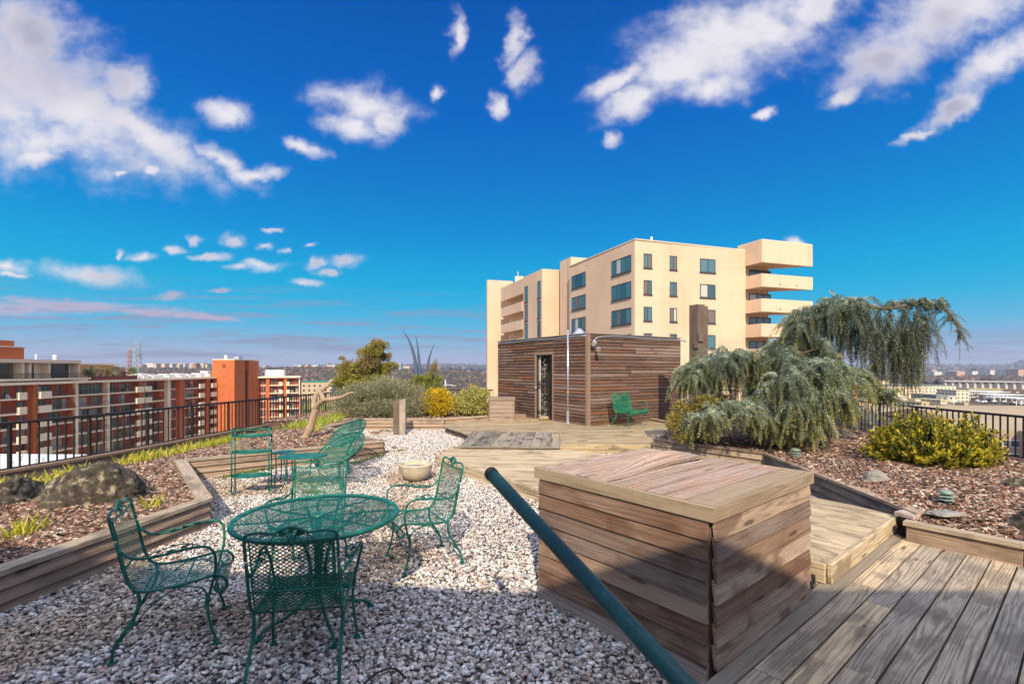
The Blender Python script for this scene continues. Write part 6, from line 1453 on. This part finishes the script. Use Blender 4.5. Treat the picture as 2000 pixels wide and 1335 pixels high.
for k in range(6):
    z0 = 10.85 - k * 2.78
    qd = [Pb + ul * 3.4 - ur * .05, Pb - ur * .05, Pb + ur * tb_, Pb + ur * (tb_ * .42) + ul * 3.4]; mb = MB(); T = .12
    for i in range(3):
        p, q2 = qd[i], qd[i + 1]; d = (q2 - p).normalized(); n = Vector((-d.y, d.x)); mb.prism([tuple(p), tuple(q2), tuple(q2 + n * T), tuple(p + n * T)], z0 + .25, z0 + 1.45, bottom=True)
    mb.prism([tuple(p) for p in qd], z0, z0 + .249, bottom=True); mb.build('balcony', cream, cb_)
    win(co, cd, nr_, 1463, 1505, z0 + .3, z0 + 2.45, 3)
    mb = MB()
    for s in (.35, .68): p = Pb + ur * tb_ * s + nr_ * .01; mb.lathe([(0, z0 + .32), (.07, z0 + .32), (.07, z0 + .42), (0, z0 + .42)], 8, p.x, p.y)
    mb.build('scupper', M['black'], cb_)

# --- ground, hills
NA, ND = 150, 60
def hz(az, d):   # terrain height by azimuth (tan) and distance
    left = 1 / (1 + math.exp((az + .04) * 14)); t = min(1, max(0, (d - 420) / 900)); t = t * t * (3 - 2 * t)
    h = GZ + t * left * (28 + 5 * mnoise.noise(Vector((az * 5, 1, d * .001))))
    t2 = min(1, max(0, (d - 3200) / 2500)); t2 = t2 * t2 * (3 - 2 * t2)
    h = max(h, GZ + t2 * (44 + 12 * mnoise.noise(Vector((az * 4, 9, d * .0004))) + (55 if az > 1.02 else 0) * min(1, max(0, (az - 1.02) * 30))))
    return h
V_ = []; Fc = []
for i in range(NA + 1):
    az = -2.2 + 4.4 * i / NA
    for j in range(ND + 1):
        d = 260 * (9000 / 260) ** (j / ND); V_.append((az * d, d, hz(az, d) + 1.5 * mnoise.noise(Vector((az * 40, d * .01, 0)))))
for i in range(NA):
    for j in range(ND): a = i * (ND + 1) + j; Fc.append((a, a + ND + 1, a + ND + 2, a + 1))
hm, Nh, bh = newmat('wooded_hills')
g = Nh.n('ShaderNodeNewGeometry').outputs['Position']; sx = Nh.vm('MULTIPLY', g, (.012, .012, .05)); n1 = Nh.noise(sx, 1, 6, .65); n2 = Nh.noise(g, .05, 4, .7)
hc = Nh.mix(Nh.ss(n1, .4, .6), (.10, .075, .055), (.19, .14, .095)); hc = Nh.mix(Nh.ss(n2, .55, .7), hc, (.045, .05, .03)); setin(Nh, bh, col=hc, rough=1, spec=0)
tag(np_mesh('hills', np.array(V_), np.array(Fc), hm, smooth=True), kind='structure')
gm, Ng2, bg2 = newmat('city_ground'); g = Ng2.n('ShaderNodeNewGeometry').outputs['Position']; n1 = Ng2.noise(g, .006, 4, .5); n2 = Ng2.noise(g, .06, 5, .6)
gc = Ng2.ramp(n1, [(.3, (.16, .15, .12)), (.42, (.32, .25, .14)), (.5, (.42, .33, .19)), (.58, (.20, .17, .12)), (.7, (.10, .10, .07))]); gc = Ng2.mix(Ng2.ss(n2, .5, .66), gc, (.13, .115, .10)); setin(Ng2, bg2, col=gc, rough=1, spec=.1)
mb = MB(); mb.face([(-20000, -3000, GZ - 1), (20000, -3000, GZ - 1), (20000, 20000, GZ - 1), (-20000, 20000, GZ - 1)]); tag(mb.build('city_ground', gm), kind='structure')
# --- woods: bare winter crowns in masses
def woods(name, label, n, azr, dr, pal_, size, zoff=0):
    bv, bf = ico(2); k = len(bv); az = nrg.uniform(*azr, n); d = dr[0] * (dr[1] / dr[0]) ** nrg.uniform(0, 1, n); x = az * d
    s = nrg.uniform(.7, 1.3, n) * size; var = bv[None] * (1 + nrg.normal(0, .2, (16, k, 1))); Vv = var[nrg.integers(0, 16, n)] * (s[:, None, None] * np.array([1, 1, .85])); z_ = np.array([hz(a, b) for a, b in zip(az, d)]) + s * .55 + zoff
    Vv = Vv + np.stack([x, d, z_], 1)[:, None]; Fc = (bf[None] + (np.arange(n) * k)[:, None, None]).reshape(-1, 3); c = pick(pal_, n, .2); c = np.repeat(c, len(bf), 0) * nrg.uniform(.6, 1.4, (n * len(bf), 1))
    return tag(np_mesh(name, Vv.reshape(-1, 3), Fc, M['any'], np.clip(c, 0, 1)), label, 'woods', kind='stuff')
BR = [(.085, .06, .06), (.12, .08, .07), (.06, .05, .05), (.15, .10, .08), (.07, .06, .06)]
woods('woodland', 'bare brown winter woods on the hillside left of the spires', 7500, (-.85, .02), (330, 1500), BR + [(.07, .08, .04)], 4.6)
woods('woodland', 'bare trees on the far river flats right of the cream building', 1500, (.55, 1.25), (1000, 1700), BR, 7)
woods('woodland', 'distant wooded ridge on the horizon', 2200, (-.4, 1.25), (3300, 6500), [(.10, .10, .11), (.13, .12, .12), (.09, .09, .09)], 26)
woods('green_trees', 'olive green trees below the terrace left of the dead tree', 130, (-.46, -.36), (190, 330), [(.13, .14, .03), (.18, .17, .04), (.10, .12, .03)], 4, 3)

# --- curved steel spires of the memorial
for (pts, lb, r0) in (([(814, 752), (813, 725), (810, 700), (803, 675), (795, 657), (786, 645)], 'leftmost of three curved steel spires, the tallest, bending to the left', 3.7),
                      ([(821, 752), (820, 725), (818, 700), (815.5, 675), (812, 655)], 'middle one of the three curved steel spires, nearly straight', 3.4),
                      ([(834, 752), (834, 730), (837, 705), (842, 687), (848.5, 671)], 'shortest curved steel spire, bending to the right', 2.9)):
    mb = MB(); P = [atd(x, y, 780) for x, y in pts]; n = len(P); mb.tube(P, [r0 * (1 - .93 * (k / (n - 1)) ** 1.2) for k in range(n)], 6, smooth=5); o = mb.build('steel_spire', M['silver'])
    tag(o, lb, 'spire', 'curved memorial spires')
# --- lattice masts
def mast(px, ytop, d, wb, wt, lb, mat):
    e = empty('lattice_mast', (xd(px, d), d, GZ), 0, lb, 'mast', 'lattice radio masts'); zt = CAMZ + (HZ - ytop) / F * d; H = zt - GZ; mb = MB(); n = 22; C4 = [(-1, -1), (1, -1), (1, 1), (-1, 1)]
    zt2 = H * .90
    def cor(i, t): w_ = (wb + (wt - wb) * t) / 2; return Vector((C4[i % 4][0] * w_, C4[i % 4][1] * w_, zt2 * t))
    for i in range(4): mb.tube([cor(i, 0), cor(i, 1)], .09, 4)
    for k in range(n):
        for i in range(4):
            mb.tube([cor(i, k / n), cor(i + 1, (k + 1) / n)], .055, 3, caps=False); mb.tube([cor(i + 1, k / n), cor(i, (k + 1) / n)], .055, 3, caps=False); mb.tube([cor(i, (k + 1) / n), cor(i + 1, (k + 1) / n)], .05, 3, caps=False)
    mb.build('lattice', mat, e)
    mb = MB(); mb.tube([(0, 0, zt2), (0, 0, H)], .07, 4); mb.build('whip_aerial', mat, e)
    for f, r_ in ((.80, .8), (.84, .6)) if wt < 1.2 else ((.90, .5),):
        mb = MB(); mb.tube([(-r_ * 1.6, 0, zt2 * f), (r_ * 1.6, 0, zt2 * f)], .06, 4)
        for s in (-1, -.5, .5, 1): mb.box((s * r_ * 1.5 - .12, -.2, zt2 * f - .6), (.24, 0, 0), (0, .2, 0), (0, 0, 1.3))
        mb.build('antenna_array', M['galv'], e)
mast(252.5, 659, 175, 2.2, .8, 'slimmer reddish lattice radio mast, left of the pair', flat('mast_red', (.38, .22, .20), .6))
mast(269, 644, 165, 2.6, 1.3, 'taller grey lattice radio mast, right of the pair', flat('mast_grey', (.30, .34, .38), .5))

# --- scattered far buildings
wallc, Nw, bw_ = newmat('far_wall')
uvn = Nw.n('ShaderNodeUVMap', uv_map='UVMap').outputs[0]; fx, fy, _z = Nw.sep(Nw.vm('MULTIPLY', uvn, (1 / 4.0, 1 / 3.4, 1)))
wx = Nw.m('FRACT', fx); wy = Nw.m('FRACT', fy); inw = Nw.m('MULTIPLY', Nw.m('MULTIPLY', Nw.m('GREATER_THAN', wx, .3), Nw.m('LESS_THAN', wx, .72)), Nw.m('MULTIPLY', Nw.m('GREATER_THAN', wy, .3), Nw.m('LESS_THAN', wy, .75)))
nrm = Nw.n('ShaderNodeNewGeometry').outputs['Normal']; nz_ = Nw.sep(nrm)[2]; inw = Nw.m('MULTIPLY', inw, Nw.m('LESS_THAN', nz_, .5))
setin(Nw, bw_, col=Nw.mix(inw, attr(Nw, 'col'), (.07, .07, .075)), rough=.8)
def cword(c):
    r, g, b = c
    return 'white' if min(c) > .6 else 'grey' if max(c) - min(c) < .05 else 'brick red' if g < .3 and r > .4 else 'brown' if r < .45 else 'pinkish' if g < .4 else 'cream'
def far_building(name, label, px0, px1, ytop, d, col, deep=20, cat='building', group=None, roof=None, zb=None, mat=None, extra=None, roofcol=None, ang=0.0):
    x0, x1 = xd(px0, d), xd(px1, d); zt = CAMZ + (HZ - ytop) / F * d; zb = hz((x0 + x1) / 2 / d, d) - 3 if zb is None else zb; e = empty(name, ((x0 + x1) / 2, d, zb), ang, label, cat, group); w2 = (x1 - x0) / 2; H = zt - zb
    mb = MB(); mb.prism([(-w2, 0), (w2, 0), (w2, deep), (-w2, deep)], 0, H, c=col, top=False); mb.build('walls', mat or wallc, e)
    rc = roofcol or tuple(c * .85 for c in col)
    mb = MB(); mb.aabb(-w2 - .4, w2 + .4, -.4, deep + .4, H + .01, H + .8, c=rc)
    if extra: 
        for (a, b, h) in extra: mb.aabb(-w2 + a * 2 * w2, -w2 + b * 2 * w2, deep * .3, deep * .6, H + .81, H + .8 + h, c=tuple(c * .9 for c in col))
    mb.build('roof', M['any'], e); return e
cream_c = (.62, .50, .36); wht = (.66, .64, .62); pnk = (.56, .36, .27); gry = (.42, .42, .44)
far_building('office_building', 'long low pale office building with rows of small square windows, seen through the cedar', 1640, 1868, 754, 525, (.70, .56, .38), deep=150, roofcol=(.20, .21, .18), extra=[(.1, .3, 3), (.55, .7, 4)], zb=-45)
oa = far_building('orange_apartments', 'orange brick apartment building with white framed windows behind the right railing', 1654, 1706, 770, 190, (.58, .24, .10), deep=25, zb=-45, mat=flat('orange_wall', (.55, .20, .08), .9))
x0, x1 = xd(1654, 190), xd(1706, 190); cx = (x0 + x1) / 2
for r_ in range(7):
    for c_ in range(3):
        mb = MB(); xx = x0 - cx + 1.0 + c_ * 3.3; zz = 45 - 8.3 - 2.6 - r_ * 2.9; mb.aabb(xx, xx + 2.5, -.12, -.0, zz, zz + 1.6, c=(.62, .64, .64)); mb.aabb(xx + .25, xx + 1.1, -.15, -.121, zz + .2, zz + 1.4, c=(.05, .06, .08)); mb.aabb(xx + 1.4, xx + 2.25, -.15, -.121, zz + .2, zz + 1.4, c=(.05, .06, .08)); mb.build('window', M['any'], oa)
# near right: long tan roofed block with a shaded facade
nb_ = empty('tan_roofed_block', (110, 108, GZ), 0, 'broad tan roofed building just beyond the right railing, pinkish walls below', 'building')
za = -12.0
qs = [at(1700, 790, za), at(2400, 795, za), at(2300, 905, za + 0), at(1990, 840, za), at(1720, 826, za)]
mb = MB(); mb.prism([(v.x, v.y) for v in qs], GZ, za - 1.2, top=False); mb.build('walls', flat('pinkish_wall', (.42, .30, .27), .9, 0, .1, .1), nb_)
mb = MB(); mb.prism([(v.x, v.y) for v in qs], za - 1.18, za, bottom=True); mb.build('roof', flat('tan_roof', (.40, .31, .20), .95, 0, .12, .05), nb_)
A, B = Vector((qs[4].x, qs[4].y)), Vector((qs[3].x, qs[3].y)); d = (B - A).normalized(); n = Vector((d.y, -d.x)); Lw = (B - A).length
for r_ in range(5):
    for c_ in range(12):
        p = A + d * (Lw * (c_ + .3) / 12) + n * .1; mb = MB(); mb.box((p.x, p.y, za - 3.9 - r_ * 3), (*(d * 1.9), 0), (*(-n * .09), 0), (0, 0, 1.7), c=(.66, .68, .70)); mb.box((p.x + n.x * .03 + d.x * .2, p.y + n.y * .03 + d.y * .2, za - 3.7 - r_ * 3), (*(d * .65), 0), (*(-n * .02), 0), (0, 0, 1.3), c=(.06, .07, .10)); mb.box((p.x + n.x * .03 + d.x * 1.05, p.y + n.y * .03 + d.y * 1.05, za - 3.7 - r_ * 3), (*(d * .65), 0), (*(-n * .02), 0), (0, 0, 1.3), c=(.06, .07, .10)); mb.build('window', M['any'], nb_)
def gable(label, px0, px1, yt, ye, d, col, deep=14):
    x0, x1 = xd(px0, d), xd(px1, d); ze, zt = CAMZ + (HZ - ye) / F * d, CAMZ + (HZ - yt) / F * d; e = empty('gabled_house', ((x0 + x1) / 2, d, GZ), 0, label, 'house'); w2 = (x1 - x0) / 2; a, b = ze - GZ, zt - GZ
    mb = MB(); mb.prism([(-w2, 0), (w2, 0), (w2, deep), (-w2, deep)], 0, a, c=(.30, .27, .25), top=False); mb.build('walls', M['any'], e)
    mb = MB(); P = [Vector(p) for p in ((-w2 - .5, -.5, a), (w2 + .5, -.5, a), (w2 + .5, deep + .5, a), (-w2 - .5, deep + .5, a), (-w2 * .3, deep / 2, b), (w2 * .3, deep / 2, b))]
    for f in ((0, 1, 5, 4), (1, 2, 5), (2, 3, 4, 5), (3, 0, 4), (3, 2, 1, 0)): mb.face([P[i] for i in f], c=col)
    mb.build('roof', M['any'], e)
gable('dark slate roofed house left behind the right railing', 1705, 1765, 804, 828, 92, (.09, .085, .08)); gable('dark hipped roof behind the top of the yellow green shrub', 1826, 1862, 803, 822, 88, (.16, .10, .07))
# beige apartments and neighbours
for px0, px1, yt, d, c, lb, ex in ((1722, 1775, 777, 430, (.60, .50, .40), 'low beige building seen through the hanging cedar curtains', None), (1800, 1836, 787, 330, (.62, .52, .30), 'yellowish apartment building, left one of the beige cluster', [(.1, .4, 1.5)]), (1837, 1860, 783, 322, (.58, .50, .34), 'middle apartment building of the beige cluster', None), (1829, 1852, 773, 345, (.26, .27, .26), 'grey green block standing above the beige cluster', None),
                                   (1852, 1868, 775, 350, (.62, .60, .50), 'small pale block right of the grey green one', None), (1862, 1890, 788, 318, (.66, .63, .55), 'white walled apartment building, right one of the beige cluster', [(.4, .7, 1)]), (1868, 1893, 763, 470, (.64, .55, .42), 'pale building touching the right end of the long office', None), (1896, 1922, 797, 290, (.42, .35, .22), 'small tan roof block right of the beige cluster', [(.3, .6, 2)]), (1893, 1958, 760, 640, (.52, .40, .22), 'long tan low building behind the white canopies', None)):
    far_building('city_building', lb, px0, px1, yt, d, c, deep=22, extra=ex, zb=-45)
for i, (px0, px1, py, dpt) in enumerate(((1890, 1925, 770, 40), (1928, 1975, 766, 50), (1940, 2010, 772, 30), (1985, 2040, 779, 30))):
    v0 = at(px0, py, -24); v1 = at(px1, py, -24); e = empty('canopy', (v0.x, v0.y, GZ), 0, ['short white canopy roof beside the pale building', 'long white canopy roof in the middle of the car park', 'white canopy sloping to the right edge of the photo', 'nearest white canopy at the right edge of the photo'][i], 'canopy'); mb = MB(); L_ = v1.x - v0.x; mb.aabb(0, L_, 0, dpt, 6, 6.6); mb.build('roof', M['roofwhite'], e, bevel=.1)
    for k in range(6): mb = MB(); mb.tube([(L_ * (k + .5) / 6, 2, 0), (L_ * (k + .5) / 6, 2, 6)], .3, 6); mb.build('column', M['whitepaint'], e)
# parked cars: tiny coloured specks on the car park
carE = None
for i in range(60):
    px = rng.uniform(1700, 2000); py = rng.uniform(777, 790) if rng.random() < .7 else rng.uniform(766, 777); v = at(px, py, GZ + .02)
    if carE is None:
        carE = empty('parked_car', tuple(v), 0, 'tiny parked car in the distant car park', 'car', 'cars in the distant car park'); mb = MB()
        mb.prism([(-2.2, -.9), (2.2, -.9), (2.2, .9), (-2.2, .9)], .3, 1.0); mb.prism([(-1.3, -.8), (1.1, -.8), (1.1, .8), (-1.3, .8)], 1.0, 1.5); mb.build('body', M['whitepaint'], carE, bevel=.15); cur = carE
    else: cur = copy_tree(carE)
    cur.location = v; cur.rotation_euler = (0, 0, rng.choice([0, R(90), R(20)]))
# skyline across the river
sk = [(1825, 1840, 726, wht), (1841, 1850, 728, pnk), (1851, 1868, 724, (.60, .60, .60)), (1869, 1884, 725, pnk), (1885, 1896, 727, (.62, .48, .40)), (1899, 1910, 725, wht), (1911, 1918, 727, gry), (1920, 1932, 725, (.60, .56, .52)), (1934, 1950, 723, wht), (1951, 1962, 724, (.64, .56, .44)), (1964, 1974, 723, gry), (1975, 1988, 722, wht), (1989, 2000, 722, pnk), (1800, 1822, 729, wht), (1700, 1720, 728, pnk), (1640, 1660, 728, wht), (1752, 1770, 729, gry)]
for i, (a, b, yt, c) in enumerate(sk): far_building('skyline_block', 'distant %s block of the skyline across the river, the %s from its left end' % (cword(c), ['fifth', 'sixth', 'seventh', 'eighth', 'ninth', 'tenth', 'eleventh', 'twelfth', 'thirteenth', 'fourteenth', 'fifteenth', 'sixteenth', 'seventeenth', 'fourth', 'second', 'first', 'third'][i]), a, b, yt, 1650 + rng.uniform(-80, 120), c, deep=40, group='skyline blocks across the river', zb=-32)
for i in range(26):
    px = rng.uniform(1600, 2050); w_ = rng.uniform(5, 12); far_building('skyline_block', 'faint farther block behind the river skyline', px, px + w_, rng.uniform(721, 725), 2500 + rng.uniform(-200, 500), rng.choice([wht, gry, pnk, cream_c]), deep=40, group='farther blocks behind the skyline', zb=-35)
mb = MB(); v0, v1 = at(1845, 742.5, -18), at(2100, 746, -18); d = Vector((v1.x - v0.x, v1.y - v0.y, 0)); mb.box((v0.x, v0.y, -20), d, (0, 12, 0), (0, 0, 2.2))
for k in range(16): p = v0 + d * (k + .5) / 16; mb.aabb(p.x - 2, p.x + 2, p.y + 4, p.y + 8, GZ - 1, -20.02)
tag(mb.build('road_bridge', flat('bridge_concrete', (.50, .48, .46), .8)), 'long low pale road bridge across the river flats at the right edge', 'bridge')
# houses and blocks along the left hill and behind the spires
hl = []
for i in range(34): hl.append((rng.uniform(270, 418), rng.uniform(709, 714), 1500 + rng.uniform(-60, 60), rng.uniform(3, 9)))
for i in range(34): hl.append((rng.uniform(510, 660), rng.uniform(712, 719), 1450 + rng.uniform(-60, 60), rng.uniform(4, 12)))
for (px, yt, d, w_) in hl:
    c0 = rng.choice([wht, pnk, cream_c, (.40, .20, .13), gry]); far_building('hilltop_building', 'tiny %s building on the hilltop skyline, %s the brick tower' % (cword(c0), 'left of' if px < 450 else 'right of'), px, px + w_, yt, d, c0, deep=18, group='buildings along the left hilltop')
far_building('white_slab_block', 'white slab block at the right end of the left hilltop, near the golden conifer', 643, 655, 715, 1380, (.72, .72, .70), deep=20)
far_building('grey_slab_tower', 'grey blue glass slab right of the golden conifer', 772, 783, 709, 1200, (.30, .42, .48), deep=15, mat=M['any'])
far_building('red_building', 'low red brick building between the golden conifer and the spires', 752, 790, 726, 1150, (.46, .16, .12), deep=30)
for i in range(90):
    px = rng.uniform(785, 960); c0 = rng.choice([wht, pnk, (.55, .25, .18), cream_c, gry]); far_building('distant_house', 'tiny distant %s house on the far slope behind the spires' % cword(c0), px, px + rng.uniform(2, 7), rng.uniform(723, 732), 2600 - (rng.uniform(0, 900)), c0, deep=15, group='houses on the far slope', zb=-34)
far_building('domed_shrine', 'tiny pale building with a roof lantern on the horizon left of the spires', 787, 800, 715, 3200, cream_c, deep=30, zb=-20)
# green roofed sheds beyond the small brick block
e = far_building('green_roofed_building', 'low tan building with a teal roof right of the small brick block', 588, 648, 746, 360, (.46, .36, .24), deep=20, roofcol=(.03, .22, .18))
# street lamps near the spires
for px, yt, d, lb in ((766, 748, 90, 'white curved street lamp right of the golden conifer'), (869, 751, 110, 'white curved street lamp above the yellow shrub')):
    b = Vector((xd(px, d), d, GZ)); zt = CAMZ + (HZ - yt) / F * d; e = empty('street_lamp', tuple(b), 0, lb, 'street lamp'); mb = MB(); H = zt - GZ; mb.tube([(0, 0, 0), (0, 0, H - 1), (.3, 0, H - .2), (1.2, 0, H), (1.8, 0, H - .1)], [.12, .08, .07, .06, .05], 6, smooth=3); mb.build('mast_arm', M['whitepaint'], e)
    mb = MB(); mb.aabb(1.5, 2.5, -.2, .2, H - .25, H - .1); mb.build('lamp_head', M['galv'], e)
# --- the stair house behind the viewer whose roof edge shades the foreground
sb = empty('stair_house', (0, -5, 0), 0, 'brown clapboard stair house behind the viewer', 'building')
HB = 4.6; pb2 = [(-13, -.65), (.0, -2.63), (9.3, -2.75), (9.3, -8.5), (-13, -8.5)]
mb = MB(); mb.prism(pb2, -.05, HB - .1); mb.build('walls', M['shed'], sb)
mb = MB(); mb.prism([(-13, -.63), (.0, -2.61), (9.3, -2.73), (9.3, -8.5), (-13, -8.5)], HB - .098, HB, bottom=True); mb.build('roof', M['trim'], sb)
# these were modelled in place: keep their pieces where they are under their bases
for e in (ap, m2, tw_, m3, lr, cb_, nb_, sb):
    for ch_ in kids(e): ch_.matrix_parent_inverse = Matrix.Translation(-Vector(e.location))

# --- the air itself
zt_ = 62.0
mb = MB(); mb.prism([(-16000, -2500), (16000, -2500), (16000, 10500), (-16000, 10500)], GZ - 3, zt_, bottom=True)
hzm = bpy.data.materials.new('haze_air'); hzm.use_nodes = True; ht = hzm.node_tree; ht.nodes.clear(); HN = NT(ht)
pv = HN.n('ShaderNodeVolumePrincipled', {'Color': (.72, .82, 1.0, 1), 'Density': 0.0001, 'Anisotropy': .2}); HN.n('ShaderNodeOutputMaterial', {'Volume': pv.outputs[0]})
tag(mb.build('haze', hzm), kind='stuff')
